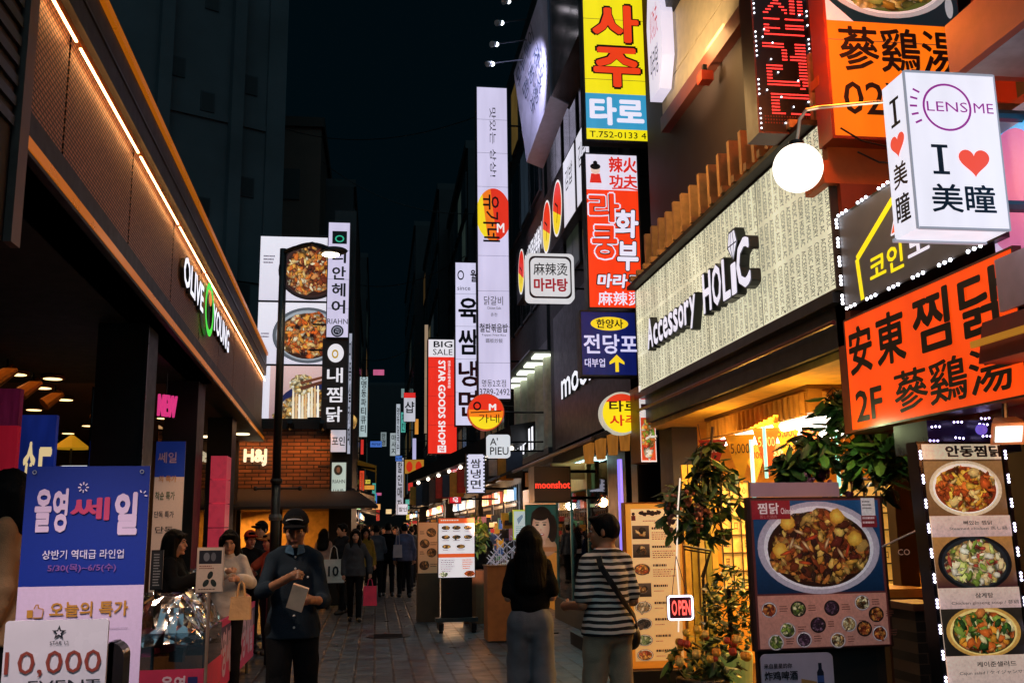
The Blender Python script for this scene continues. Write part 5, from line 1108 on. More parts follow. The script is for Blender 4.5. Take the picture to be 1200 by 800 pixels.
def stripe_mat():
    m = bpy.data.materials.new('striped_cotton'); m.use_nodes = True; nt, b = nodes_of(m); tc = nt.nodes.new('ShaderNodeTexCoord'); s = nt.nodes.new('ShaderNodeSeparateXYZ'); nt.links.new(tc.outputs['Object'], s.inputs[0])
    nz = nt.nodes.new('ShaderNodeTexNoise'); nz.inputs['Scale'].default_value = 5; nt.links.new(tc.outputs['Object'], nz.inputs['Vector']); ma = nt.nodes.new('ShaderNodeMath'); ma.operation = 'MULTIPLY_ADD'; ma.inputs[1].default_value = .03
    nt.links.new(nz.outputs['Fac'], ma.inputs[0]); nt.links.new(s.outputs[2], ma.inputs[2]); md = nt.nodes.new('ShaderNodeMath'); md.operation = 'MODULO'; md.inputs[1].default_value = .043; nt.links.new(ma.outputs[0], md.inputs[0])
    gt = nt.nodes.new('ShaderNodeMath'); gt.operation = 'GREATER_THAN'; gt.inputs[1].default_value = .022; nt.links.new(md.outputs[0], gt.inputs[0]); mx = nt.nodes.new('ShaderNodeMix'); mx.data_type = 'RGBA'
    mx.inputs[6].default_value = (*lin('141418'), 1); mx.inputs[7].default_value = (*lin('d8d0c4'), 1); nt.links.new(gt.outputs[0], mx.inputs[0]); nt.links.new(mx.outputs[2], b.inputs['Base Color']); b.inputs['Roughness'].default_value = .85; return m
SKIN = M('c08d72', .5, 0, .08, 14, .12, 220)
def rotm(yaw, pitch=0, roll=0):
    return np.array((Matrix.Rotation(yaw, 3, 'Z') @ Matrix.Rotation(pitch, 3, 'X') @ Matrix.Rotation(roll, 3, 'Y')))
def person(label, X, Y, heading=0, H=1.70, z=0.0, res=.012, skin=None, top='20242a', top2=None, sleeve='long', hem=.90, loose=1.0, bottom='16181c', legs='slim', bottomhem=.06, hair='long', hairc='0e0c0c', hat=None, hat2=None, headyaw=0, headpitch=0, R=None, Lm=None, footL=(.10, 0), footR=(-.10, 0), shoes='1c1c20', female=False, face=True, group=None, topmat=None, jacket=None, skirt=None, cat='person', curlR=.7, curlL=.7, hairlen=1.2, slim=1.0):
    root = thing('person', label, cat, (X, Y, z), group); root.rotation_euler = (0, 0, heading); k = H/1.72; skin = skin or SKIN
    sx = (.140 if female else .163)*k*slim; S = V3
    J = dict(hip=.92*k, kn=.50*k, an=.085*k, sh=1.385*k, nk=1.475*k, hd=1.600*k)
    Rr = R or ((-sx-.06, .02, 1.13*k), (-sx-.07, -.05, .89*k)); Ll = Lm or ((sx+.06, .02, 1.13*k), (sx+.07, -.05, .89*k))
    shR, shL = S(-sx, 0, J['sh']), S(sx, 0, J['sh'])
    lo = [-.62*k, -.5*k, -.02]; hi = [.62*k, .42*k, H+.14]
    xs = [Rr[0][0], Rr[1][0], Ll[0][0], Ll[1][0]]; ys = [Rr[0][1], Rr[1][1], Ll[0][1], Ll[1][1], footL[1], footR[1]]
    lo = [min(-.30*k, min(xs)-.17), min(-.26*k, min(ys)-.27), -.02]; hi = [max(.30*k, max(xs)+.17), max(.26*k, max(ys)+.15), H+.13]
    wb = (.86 if female else .93)*slim
    legsP = []
    for sgn, f in ((-1, footR), (1, footL)):
        hp = S(sgn*.085*k, 0, J['hip']); an = S(f[0]*k, f[1]*k+.02, J['an']); kn = (hp+an)/2; kn[2] = J['kn']+max(0, abs(f[1])*.1); kn[1] -= .02*k+abs(f[1])*.15; legsP.append((hp, kn, an))
    HR = rotm(headyaw, headpitch); hc = S(0, -.015*k, J['hd'])
    hp_ = lambda p: hc+HR@(np.array(p)*k*1.05)
    # ---- body
    b = Vol(lo, hi, res)
    b.cone((0, .0, .98*k), (0, .0, 1.12*k), .105*k*wb, .10*k*wb, .05, (.72, 1, 1)); b.cone((0, 0, 1.12*k), (0, .01, 1.28*k), .10*k*wb, .112*k*wb, .05, (.74, 1, 1)); b.cone((-sx*.8, 0, J['sh']), (sx*.8, 0, J['sh']), .045*k, .045*k, .04)
    for sg in (-1, 1): b.cone((sg*.03*k, .02, 1.475*k), (sg*sx*.85, .008, 1.405*k), .035*k, .034*k, .03)
    b.cone((-.06*k, .01, .93*k), (.06*k, .01, .93*k), .105*k, .105*k, .05)
    b.cone((0, .015, J['nk']-.05*k), hp_((0, .02, -.06)), .052*k, .050*k, .03)
    for hp, kn, an in legsP:
        b.cone(hp, kn, .082*k, .053*k, .03); b.cone(kn, an, .052*k, .036*k, .02); b.cone(an-S(0, -.02, .04*k), an+S(0, -.13*k, -.05*k), .036*k, .03*k, .02)
    hands = []
    for sh, (el, wr), cu, sg in ((shR, Rr, curlR, -1), (shL, Ll, curlL, 1)):
        el, wr = S(*el), S(*wr); b.cone(sh, el, .041*k*wb, .035*k*wb, .03); b.cone(el, wr, .040*k*wb, .027*k, .015)
        d = (wr-el)/np.linalg.norm(wr-el); inn = S(-sg, 0, 0); inn = inn-d*inn.dot(d); inn /= max(1e-6, np.linalg.norm(inn)); ac = np.cross(d, inn)
        pm = wr+d*.055*k; b.cone(wr, wr+d*.085*k, .026*k, .030*k, .012)
        for q in (-1.5, -.5, .5, 1.5):
            r0 = wr+d*.088*k+ac*q*.017*k; ln = (.078-.009*abs(q-.4))*k; k1 = r0+d*ln*.5*math.cos(cu*.5)+inn*ln*.5*math.sin(cu*.5); k2 = k1+d*ln*.55*math.cos(cu*1.6)+inn*ln*.55*math.sin(cu*1.6)
            b.cone(r0, k1, .0095*k, .0085*k, .004); b.cone(k1, k2, .0085*k, .007*k, .003)
        t0 = wr+d*.03*k-ac*.022*k*sg; t1 = t0+d*.045*k+inn*.025*k-ac*.02*sg*k; b.cone(t0, t1, .012*k, .010*k, .008); b.cone(t1, t1+d*.03*k+inn*.012*k, .010*k, .008*k, .004); hands.append((wr+d*.09*k, d))
    f = .93 if female else 1.0
    b.ell(hp_((0, .012, .012)), S(.075, .094, .106)*k, .02, HR); b.ell(hp_((0, -.026, -.05)), S(.056*f, .062, .068)*k, .03, HR)
    if face:
        b.cone(hp_((-.03, -.078, .02)), hp_((.03, -.078, .02)), .011*k, .011*k, .012); b.cone(hp_((0, -.088, .004)), hp_((0, -.104, -.030)), .008*k, .0125*k, .012); b.ell(hp_((0, -.076, -.098)), S(.020, .014, .014)*k, .015, HR)
        for sg in (-1, 1): b.ell(hp_((sg*.031, -.093, .001)), S(.015, .010, .009)*k, .008, HR, '-'); b.cone(hp_((sg*.046, -.066, -.028)), hp_((sg*.036, -.072, -.05)), .013*k, .011*k, .02)
        b.cone(hp_((-.017, -.084, -.062)), hp_((.017, -.084, -.062)), .0075*k, .0075*k, .006)
    for sg in (-1, 1): b.ell(hp_((sg*.077, .012, -.006)), S(.010, .017, .030)*k, .006, HR)
    b.obj('body', skin, root)
    if face:
        e = MB(); w = M('b8aca6', .3, nz=0); dk = M('120c0a', .25, nz=0)
        for sg in (-1, 1):
            e.ball(hp_((sg*.031, -.0795, .001)), .0105*k, w, 10, 8, (1.1, .75, .62)); e.ball(hp_((sg*.031, -.0855, .001)), .0052*k, dk, 8, 6, (1, .7, 1))
            e.path([hp_((sg*.014, -.094, .018)), hp_((sg*.031, -.093, .024)), hp_((sg*.048, -.082, .019))], [.0030*k, .0038*k, .002*k], dk)
            e.path([hp_((sg*.016, -.0865, .004)), hp_((sg*.031, -.088, .0085)), hp_((sg*.046, -.080, .004))], .0016*k, dk)
        me = e; vv = me.v; me_ = bpy.data.meshes.new('eye'); me_.from_pydata(vv, [], me.f); [me_.materials.append(m) for m in me.mats]; me_.polygons.foreach_set('material_index', me.mi); o = bpy.data.objects.new('face_detail', me_); COL.objects.link(o); o.parent = root
        e = MB(); e.path([hp_((-.022, -.0875, -.0615)), hp_((-.008, -.0945, -.060)), hp_((.008, -.0945, -.060)), hp_((.022, -.0875, -.0615))], [.003*k, .0055*k, .0055*k, .003*k], M('8a3c3c' if female else '8a5248', .45, nz=0)); me_ = bpy.data.meshes.new('lips'); me_.from_pydata(e.v, [], e.f); me_.materials.append(e.mats[0]); o = bpy.data.objects.new('lips', me_); COL.objects.link(o); o.parent = root
    # ---- upper garment
    g = .016*loose+.004
    t = Vol(lo, hi, res)
    t.cone((0, .005, min(hem*k, 1.0*k)+.06), (0, .0, 1.12*k), .108*k*wb+g, .104*k*wb+g, .05, (.78, .95, 1)); t.cone((0, 0, 1.12*k), (0, .008, 1.29*k), .102*k*wb+g, .112*k*wb+g*.8, .05, (.74, .95, 1)); t.cone((-sx*.8, 0, J['sh']), (sx*.8, 0, J['sh']), .050*k+g*.3, .050*k+g*.3, .04)
    for sg in (-1, 1): t.cone((sg*.035*k, .018, 1.468*k), (sg*sx*.88, .006, 1.408*k), .044*k+g*.2, .043*k+g*.3, .03)
    if hem < 1.0: t.cone((-.05*k, .008, .95*k), (.05*k, .008, .95*k), .118*k+g, .118*k+g, .06); t.cone((-.05*k, .008, hem*k-.02), (.05*k, .008, hem*k-.02), .115*k+g, .115*k+g, .06)
    t.cone((0, .018, J['nk']-.05*k), (0, .012, J['nk']-.0*k), .064*k, .056*k, .02)
    for sh, (el, wr) in ((shR, Rr), (shL, Ll)):
        el, wr = S(*el), S(*wr); d = (wr-el)
        if sleeve == 'short': e2 = sh+(el-sh)*.78; t.cone(sh, e2, .050*k*wb+g*.5, .050*k*wb+g, .03)
        elif sleeve == 'elbow': t.cone(sh, sh+(el-sh)*.98, .050*k*wb+g*.5, .050*k*wb+g*1.2, .03)
        elif sleeve == 'rolled': t.cone(sh, el, .050*k*wb+g*.5, .043*k*wb+g*.5, .03); t.cone(el, el+d*.22, .044*k+g*.5, .042*k+g*.5, .02); t.cone(el+d*.16, el+d*.25, .046*k+g*.5, .045*k+g*.5, .005)
        else: t.cone(sh, el, .050*k*wb+g*.5, .043*k*wb+g*.5, .03); t.cone(el, el+d*.97, .046*k*wb+g*.7, .034*k+g*.7, .02)
    if res < .02: t.ripple(.0050*min(loose, 1.6), 9, 7, 11, abs(int(X*100)))
    hz = hem*k; nz_ = J['nk']+.012*k
    t.clip(lambda X, Y, Z: (hz-Z)+0*X+0*Y if not hands else np.where((np.abs(X) < sx+.05) & (Y > -.2), hz-Z, -1.0)+0*Z)
    t.clip(lambda X, Y, Z: (Z-nz_)+0*X+0*Y)
    t.obj('jacket' if jacket else 'shirt', topmat or cloth(top), root)
    # ---- lower garment
    q = Vol([lo[0], lo[1], -.02], [hi[0], hi[1], 1.12*k], res)
    if skirt: q.cone((0, .005, 1.0*k), (0, .005, .52*k), .11*k+g, .17*k+g, .05, (.8, 1, 1)); q.clip(lambda X, Y, Z: np.maximum(Z-1.04*k, .50*k-Z)+0*X+0*Y)
    else:
        w = {'slim': (.094, .064, .050), 'straight': (.100, .078, .070), 'wide': (.108, .098, .100)}[legs]
        q.cone((-.06*k, .014, .93*k), (.06*k, .014, .93*k), .126*k, .126*k, .05); q.cone((-.04*k, .008, 1.02*k), (.04*k, .008, 1.02*k), .108*k, .108*k, .05)
        for hp, kn, an in legsP: q.cone(hp, kn, w[0]*k, w[1]*k, .03 if legs != 'wide' else .04); q.cone(kn, S(an[0], an[1], .03), w[1]*k, w[2]*k, .03)
        if res < .02: q.ripple(.0065 if legs != 'slim' else .004, 9, 8, 7, abs(int(X*77))+3)
        q.clip(lambda X, Y, Z: np.maximum(Z-1.06*k, bottomhem-Z)+0*X+0*Y)
    q.obj('skirt' if skirt else 'trousers', cloth(bottom), root)
    # ---- shoes
    for (hp, kn, an), sg in zip(legsP, (-1, 1)):
        v = Vol([an[0]-.1, an[1]-.28, -.02], [an[0]+.1, an[1]+.14, .2], min(res, .012)); v.cone((an[0], an[1]+.04, .045), (an[0]+sg*.012, an[1]-.15*k, .04), .042*k, .040*k, .03); v.cone((an[0], an[1]+.01, .06), (an[0], an[1], .1), .044*k, .044*k, .03); v.clip(lambda X, Y, Z: np.maximum(.004-Z, Z-.115*k)+0*X+0*Y); v.obj('shoe', M(shoes, .5), root)
    # ---- hair, hat
    hm = strand_mat(hairc); v = Vol([-.22*k, -.26*k, .9*k], [.22*k, .30*k, H+.14], min(res, .009))
    if hair in ('short', 'cap'):
        v.ell(hp_((0, .018, .022)), S(.084, .102, .110)*k, .02, HR); v.ell(hp_((0, -.10, -.05)), S(.085, .075, .092)*k, .02, HR, '-'); v.ell(hp_((0, .0, -.13)), S(.12, .14, .095)*k, .03, HR, '-')
        if face: v.ell(hp_((0, -.075, .085)), S(.055, .03, .02)*k, .03, HR)
    else:
        v.ell(hp_((0, .016, .022)), S(.090, .108, .114)*k, .02, HR)
        lenz = {'bob': -.15, 'long': -.45*hairlen, 'mid': -.28}[hair]; wid = .075 if hair != 'bob' else .082
        v.cone(hp_((0, .05, .0)), hp_((0, .075, -.13)), .084*k, wid*k*1.05, .03, (.72, 1.1, 1)); 
        if hair != 'bob': v.cone(hp_((0, .075, -.13)), hc+S(0, .128, lenz*k), wid*k*1.12, .076*k, .03, (.60, 1.25, 1))
        for sg in (-1, 1): v.cone(hp_((sg*.068, .0, .03)), hp_((sg*.074, -.008, -.14)), .030*k, .034*k, .03)
        if hair == 'long' and hairlen < 1.25:
            for sg in (-1, 1): v.cone(hp_((sg*.074, .0, -.10)), hc+S(sg*.085, -.05, -.33)*k, .034*k, .03*k, .03)
        v.ell(hp_((0, -.105, -.052)), S(.058, .075, .105)*k, .015, HR, '-')
        if face: v.cone(hp_((-.06, -.06, .062)), hp_((.045, -.072, .070)), .020*k, .022*k, .02)
    v.ripple(.0030, 55, 45, 5, 5)
    v.obj('hair', hm, root)
    if hat:
        v = Vol([-.2*k, -.3*k, 1.4*k], [.2*k, .25*k, H+.14], min(res, .009)); v.ell(hp_((0, .012, .035)), S(.094, .112, .108)*k, .02, HR)
        nrm = HR@np.array([0, 0, 1.0]); c0 = hp_((0, 0, .040)); v.clip(lambda X, Y, Z: -((X-c0[0])*nrm[0]+(Y-c0[1])*nrm[1]+(Z-c0[2])*nrm[2])); v.obj('cap', cloth(hat), root)
        v = Vol([-.2*k, -.32*k, 1.4*k], [.2*k, .25*k, H+.14], .006); v.ell(hp_((0, -.115, .040)), S(.078, .085, .016)*k, .01, rotm(headyaw, headpitch-.18)); v.obj('cap_brim', cloth(hat), root)
        if hat2:
            e = MB(); e.path([hp_((.055*math.sin(a)*1.1, -.012-.108*math.cos(a*.62), .082+.014*math.cos(a*1.5))) for a in np.linspace(-1.1, 1.1, 9)], .0035*k, M(hat2, .6, nz=0)); me_ = bpy.data.meshes.new('cap_stripe'); me_.from_pydata(e.v, [], e.f); me_.materials.append(e.mats[0]); o = bpy.data.objects.new('cap_stripe', me_); COL.objects.link(o); o.parent = root
    root['_'] = 0; del root['_']
    c_, s_ = math.cos(heading), math.sin(heading)
    W_ = lambda p: Vector((X+c_*p[0]-s_*p[1], Y+s_*p[0]+c_*p[1], z+p[2]))
    return root, W_, [(W_(h), None) for h, d in hands]
def px_x(px, py, Y): return at(px, py, Y=Y).x
def people():
    # man in front, cap and dark denim shirt
    P = {}
    P['cap'] = person('man in a dark cap and blue denim shirt holding a booklet, walking towards the viewer', px_x(344, 700, 7.4), 7.4, rad(8), 1.76, res=.0065, slim=.93, top='1b2733', sleeve='rolled', hem=.86, loose=.7, bottom='0c0e12', legs='straight', hair='short', hat='0c0f16', hat2='c8ccd4', headyaw=rad(-8), headpitch=rad(14), R=((-.225, -.15, 1.21), (-.085, -.29, 1.29)), Lm=((.205, -.08, 1.13), (.11, -.27, 1.15)), footL=(.12, .12), footR=(-.10, -.12), skin=M('8a6048', .5, 0, .08, 14, .12, 220), curlR=.9, curlL=1.1)
    P['tee'] = person('woman seen from behind with long dark hair, black T-shirt and wide grey trousers', px_x(621, 700, 8.0), 8.0, rad(176), 1.63, res=.0075, top='0a0b0d', sleeve='short', hem=1.0, loose=1.3, bottom='70747c', legs='wide', bottomhem=.03, hair='long', hairc='040404', hairlen=.80, face=False, female=True, R=((-.175, .03, 1.08), (-.11, -.2, 1.05)), Lm=((.175, .03, 1.08), (.11, -.2, 1.05)), footL=(.11, -.06), footR=(-.12, .1))
    P['stripe'] = person('man in a black and white striped T-shirt with a crossbody strap, looking left', px_x(711, 700, 6.9), 6.9, rad(203), 1.71, res=.007, topmat=stripe_mat(), sleeve='short', hem=.90, loose=.9, bottom='a08f78', legs='straight', hair='short', headyaw=rad(42), R=((-.215, .02, 1.11), (-.13, -.2, 1.07)), Lm=((.21, .0, 1.10), (.17, -.22, 1.08)), footL=(.12, -.05), footR=(-.11, .08), skin=M('a8704e', .5, 0, .08, 14, .12, 220))
    P['walk'] = person('woman in a grey jacket with long dark hair walking up the middle of the street', px_x(416, 660, 18.5), 18.5, rad(4), 1.63, res=.011, top='3a3c42', sleeve='long', hem=.84, loose=1.8, bottom='0d0d10', hair='long', hairlen=.8, female=True, footL=(.07, -.16), footR=(-.07, .14), Lm=((.25, .03, 1.10), (.27, -.02, .86)), jacket=True)
    P['suit'] = person('man in a dark jacket turning left beside the walking woman', px_x(401, 660, 20.2), 20.2, rad(-40), 1.74, res=.012, top='181c24', sleeve='long', hem=.80, loose=1.6, bottom='14161a', hair='short', footL=(.1, -.15), footR=(-.08, .15), jacket=True, headyaw=rad(-30))
    P['profile'] = person('woman in a black jacket with a pale bag strap, in profile by the store column', px_x(203, 660, 9.6), 9.6, rad(82), 1.60, z=.04, res=.009, top='0e0f12', sleeve='long', hem=.80, loose=1.8, bottom='101114', hair='bob', female=True, jacket=True, R=((-.22, -.10, 1.12), (-.08, -.26, 1.18)), Lm=((.22, -.06, 1.12), (.1, -.24, 1.16)))
    P['smile'] = person('smiling woman in a white jacket facing the street behind the sale bins', px_x(268, 660, 10.4), 10.4, rad(6), 1.63, res=.009, top='cfc4be', sleeve='long', hem=.82, loose=2.0, bottom='16161a', hair='mid', female=True, jacket=True, R=((-.2, -.16, 1.14), (-.04, -.28, 1.22)), Lm=((.22, -.1, 1.12), (.12, -.3, 1.16)), headpitch=rad(8))
    P['redcap'] = person('shop helper in a red cap and black T-shirt by the warm shopfront', px_x(292, 660, 14.5), 14.5, rad(25), 1.62, res=.012, top='101114', sleeve='short', hem=.95, bottom='15161a', hair='short', hat='a83a28', R=((-.24, -.06, 1.1), (-.1, -.26, 1.06)))
    P['blackcap'] = person('person in a black cap standing behind the shop helper', px_x(306, 640, 16.0), 16.0, rad(-30), 1.76, res=.013, top='2a2c34', bottom='15161a', hair='short', hat='14161a')
    P['tancap'] = person('person in a tan cap leaning over goods left of the lamp post', px_x(317, 650, 14.0), 14.0, rad(-60), 1.58, res=.013, top='b86a4a', sleeve='short', bottom='20222a', hair='short', hat='b88a50', R=((-.22, -.16, 1.12), (-.1, -.34, 1.02)))
    P['edge'] = person('dark haired person in a beige top at the far left edge behind the blue banner', px_x(13, 545, 5.3), 5.3, rad(-75), 1.66, z=.28, res=.010, top='9a7858', sleeve='long', hem=.85, loose=1.6, bottom='14151a', hair='bob', female=True)
    P['pinktop'] = person('woman seen from behind in a pale top near the food pictures left of the street', px_x(379, 650, 21.5), 21.5, rad(170), 1.64, res=.013, top='b08a7c', bottom='1a1a20', hair='mid', female=True, face=False)
    P['blueshirt'] = person('man in a blue grey shirt with a bag, seen from behind in the crowd', px_x(474, 650, 24.5), 24.5, rad(188), 1.74, res=.013, top='5c6688', sleeve='long', bottom='14161c', hair='short', face=False, hem=.85, footL=(.1, -.12), footR=(-.1, .12))
    C = [('tall person in black walking away in the crowd, left of the blue grey shirt', 455, 25.0, 180, 1.76, '0d0e11', 'short', 0), ('woman in black with long hair walking away in the crowd', 443, 26.0, 175, 1.64, '14141a', 'long', 1), ('person in a yellow top half hidden behind the walking woman', 428, 22.5, 10, 1.66, '8a7430', 'mid', 1), ('person in a tan coat further back in the crowd', 463, 31.0, 5, 1.70, '6a5a4c', 'short', 0), ('person in a dark green coat further back in the crowd', 435, 30.0, 20, 1.66, '2a3a34', 'bob', 1), ('person in a white shirt far back in the crowd', 449, 37.0, 0, 1.70, 'a8a4a8', 'short', 0), ('person in a dark red top far back in the crowd', 470, 36.0, 180, 1.66, '5a2024', 'mid', 1), ('person in a navy coat far back in the crowd, left', 424, 33.0, 180, 1.74, '1c2438', 'short', 0), ('person in grey far back at the crowd edge, right', 482, 29.0, 170, 1.68, '50545c', 'short', 0), ('distant person in black at the middle of the street', 456, 44.0, 0, 1.70, '14161a', 'short', 0), ('distant person in a beige coat right of the street middle', 466, 46.0, 180, 1.66, '907a60', 'mid', 1)]
    for lab, px, Y, hd, H, tp, hr, fm in C:
        person(lab, px_x(px, 640, Y), Y, rad(hd), H, res=.016, top=tp, bottom='14151a', hair=hr, face=hd < 90, female=bool(fm), group='pedestrians in the distance', footL=(.1, -.14), footR=(-.1, .12), hem=.84)
    g = random.Random(77)
    for i in range(16):
        Y = 23+i*1.9; px = 404+((i*37) % 96); fc = g.random() < .45
        lab = ['black', 'grey', 'navy', 'brown', 'white', 'olive', 'maroon', 'blue'][i % 8]; fem = i % 2 == 0
        person('%s in a %s top %s, %s, far crowd' % ('woman' if fem else 'man', lab, 'facing the viewer' if fc else 'walking away', ['near the left stalls', 'left of the street middle', 'right of the street middle', 'near the right stalls'][min(3, int((px-400)/25))]), px_x(px, 640, Y), Y, rad(g.uniform(-20, 20)+(0 if fc else 180)), g.uniform(1.58, 1.8), res=.018, top={'black': '121418', 'grey': '5a5e66', 'navy': '1c2640', 'brown': '5a4030', 'white': 'c0bcc0', 'olive': '5a5a30', 'maroon': '5a2028', 'blue': '3a5a8a'}[lab], bottom=g.choice(['14151a', '20242e', '3a3430']), hair=g.choice(['long', 'mid', 'bob']) if fem else 'short', face=fc, female=fem, group='pedestrians in the distance', footL=(.1, -.14), footR=(-.1, .12), hem=.86)
    person('shop assistant in black by the entrance of the shop past the menu stand', px_x(566, 650, 19.5), 19.5, rad(-20), 1.64, res=.014, top='16181c', bottom='14151a', hair='mid', female=True)
    return P
PEOPLE = people()
# ================================================================ street objects
def PX(fr, x0, y0, x1, y1):
    """photo pixel -> 0..1 inside a frame that was measured as x0..x1, y0..y1"""
    return lambda x, y: ((x-x0)/(x1-x0), (y-y0)/(y1-y0))
def blue_banner():
    lamp('canopy_spot', 'SPOT', (-1.45, 2.3, 3.42), 300, 'ffe8e0', .1, (-1.25, 3.55, 1.2), 60, parent=STORE); lamp('canopy_spot', 'SPOT', (-1.75, 3.3, 3.42), 95, 'ffd8c0', .12, (-1.4, 4.6, 1.0), 75, parent=STORE); lamp('canopy_spot', 'SPOT', (-1.9, 6.6, 3.42), 220, 'ffd8b8', .12, (-1.55, 7.7, .8), 75, parent=STORE)  # unseen spots added to brighten price sign, banner and nearest bin
    fr = front(20, 546, 168, 872, 4.6); r = thing('banner_stand', 'large blue and lilac sale banner on a stand in the left foreground', 'banner', fr.P(.5, 1.05))
    q = PX(fr, 20, 546, 168, 872); p = Pic(fr, 0, .0); y1 = q(0, 690)[1]; blue = '082a90'; lil = 'd4bce0'
    p.R(0, 0, 1, y1, blue); p.R(0, y1, 1, 1, lil); m = p
    def tx(s, x0, yy0, x1, yy1, c, bold=.02):
        a, b2 = q(x0, yy0), q(x1, yy1); t.text(fr, s, a[0], a[1], b2[0], b2[1], M(c, .6, nz=0), bold=bold, z=.006)
    p.build('fabric', r)
    k = MB(); k.fbox(fr, 0, 0, 1, 1, -.006, 0, M('a8a8b0', .7)); k.build('backing', r)
    t = MB(); tx('올영', 33, 573, 72, 626, 'd8c0e4', .045); tx('쎄', 75, 584, 122, 612, 'c03a6a', .028); tx('일', 128, 578, 156, 630, 'd8c0e4', .06)
    tx('상반기 역대급 라인업', 46, 647, 142, 658, 'd8d0ec', .01); tx('5/30(목)~6/5(수)', 53, 664, 134, 674, '7a4a9a', .02); tx('오늘의 특가', 59, 708, 151, 726, 'b8802a', .03)
    tx('단독 특가', 90, 768, 153, 786, '34284a', .02); tx('선착순 특가', 60, 806, 150, 824, '34284a', .02)
    wv = M('e8d8f0', .6, nz=0)
    for cx, cy, n, a0, a1 in ((89, 572, 8, 0, 360), (160, 582, 3, -10, 110)):
        for i in range(n):
            a = rad(a0+(a1-a0)*i/(n if a1 == 360 else n-1)); c, s_ = math.cos(a), -math.sin(a); t.line(fr, [q(cx+3.2*c, cy+3.2*s_), q(cx+6.5*c, cy+6.5*s_)], .005, wv, .006)
    gd = M('b8802a', .6, nz=0)
    t.poly(fr, [q(*c) for c in ((33, 717), (40, 717), (40, 726), (33, 726))], gd, .006); t.poly(fr, [q(*c) for c in ((41, 716), (43, 711), (46, 711), (46, 715), (52, 716), (51, 726), (41, 726))], M('c8a8c8', .6, nz=0), .007); t.line(fr, [q(*c) for c in ((41, 716), (43, 711), (46, 711), (46, 715), (52, 716), (51, 726), (41, 726))], .004, gd, .008)
    t.line(fr, [q(58, 740), q(152, 740)], .002, M('a090b0', .6, nz=0), .006); t.build('lettering', r)
    g = MB()
    for x in (.065, .935): g.ring(fr, x, .022, .018, .008, .4, M('e0e0e8', .3, .8), .007)
    g.build('grommet', r)
    s = MB(); a = fr.P(.07, .022, -.02); b = fr.P(.93, .022, -.02); s.tube((a.x, a.y+.02, .02), a, .012, DKMETAL); s.tube((b.x, b.y+.02, .02), b, .012, DKMETAL); s.box(a.x-.05, a.y-.12, 0, b.x+.05, a.y+.25, .03, DKMETAL); s.build('stand', r)
blue_banner()
def price_sign():
    fr = front(2, 726, 124, 856, 3.55); r = thing('price_sign', 'white acrylic sign with a star and large 10,000 in the bottom left corner', 'sign', fr.P(.5, 1)); rounded(fr, .012, .012, M('d8d0dc', .25, nz=.05), 'panel', r)
    q = PX(fr, 2, 726, 124, 856); b = MB(); rd = M('8a3a30', .5, nz=0); bk = M('20202a', .5, nz=0)
    def tx(s, x0, y0, x1, y1, m, bold): a, c = q(x0, y0), q(x1, y1); b.text(fr, s, a[0], a[1], c[0], c[1], m, bold=bold)
    tx('10,000', 5, 762, 118, 793, rd, .0); tx('EVENT', 34, 797, 118, 810, bk, .0)
    def star(R1, m, z):
        cx, cy = 66, 741; b.poly(fr, [q(cx+R1*(1 if i % 2 == 0 else .42)*math.sin(math.pi*i/5), cy-R1*(1 if i % 2 == 0 else .42)*math.cos(math.pi*i/5)) for i in range(10)], m, z)
    star(9, bk, .004); star(4.4, M('d8d0dc', .4, nz=0), .005); tx('STAR 12', 56, 751, 78, 755, bk, 0); b.build('lettering', r)
    s = MB(); a = fr.P(.5, 1, -.05); s.tube((a.x, a.y, .02), (a.x, a.y, a.z), .014, DKMETAL); s.lathe((a.x, a.y, 0), [(.2, 0), (.2, .015), (.03, .03)], DKMETAL, 20); s.build('stand', r)
    f2 = front(112, 752, 143, 860, 3.9); r2 = thing('bag_rack', 'black rounded rack post behind the white acrylic price sign', 'rack', f2.P(.5, 1)); rounded(f2, .055, .10, M('0c0e12', .3), 'post', r2); s = MB(); a = f2.P(.5, 1, -.05); s.tube((a.x, a.y, 0), (a.x, a.y, a.z+.05), .04, DKMETAL); s.lathe((a.x, a.y, 0), [(.18, 0), (.18, .02)], DKMETAL); s.build('foot', r2)
price_sign()
def film_mat():
    m = bpy.data.materials.new('cellophane'); m.use_nodes = True; nt = m.node_tree; nt.nodes.remove(nt.nodes['Principled BSDF']); out = nt.nodes['Material Output']
    t = nt.nodes.new('ShaderNodeBsdfTransparent'); t.inputs[0].default_value = (.75, .75, .78, 1); g = nt.nodes.new('ShaderNodeBsdfGlossy'); g.inputs['Roughness'].default_value = .12; g.inputs[0].default_value = (.9, .88, .88, 1)
    tc = nt.nodes.new('ShaderNodeTexCoord'); n = nt.nodes.new('ShaderNodeTexVoronoi'); n.feature = 'F1'; n.inputs['Scale'].default_value = 7; bp = nt.nodes.new('ShaderNodeBump'); bp.inputs['Strength'].default_value = .9; bp.inputs['Distance'].default_value = .03
    nt.links.new(tc.outputs['Object'], n.inputs['Vector']); nt.links.new(n.outputs['Distance'], bp.inputs['Height']); nt.links.new(bp.outputs[0], g.inputs['Normal']); mx = nt.nodes.new('ShaderNodeMixShader'); mx.inputs[0].default_value = .45
    nt.links.new(t.outputs[0], mx.inputs[1]); nt.links.new(g.outputs[0], mx.inputs[2]); nt.links.new(mx.outputs[0], out.inputs['Surface']); return m
FILM = film_mat()
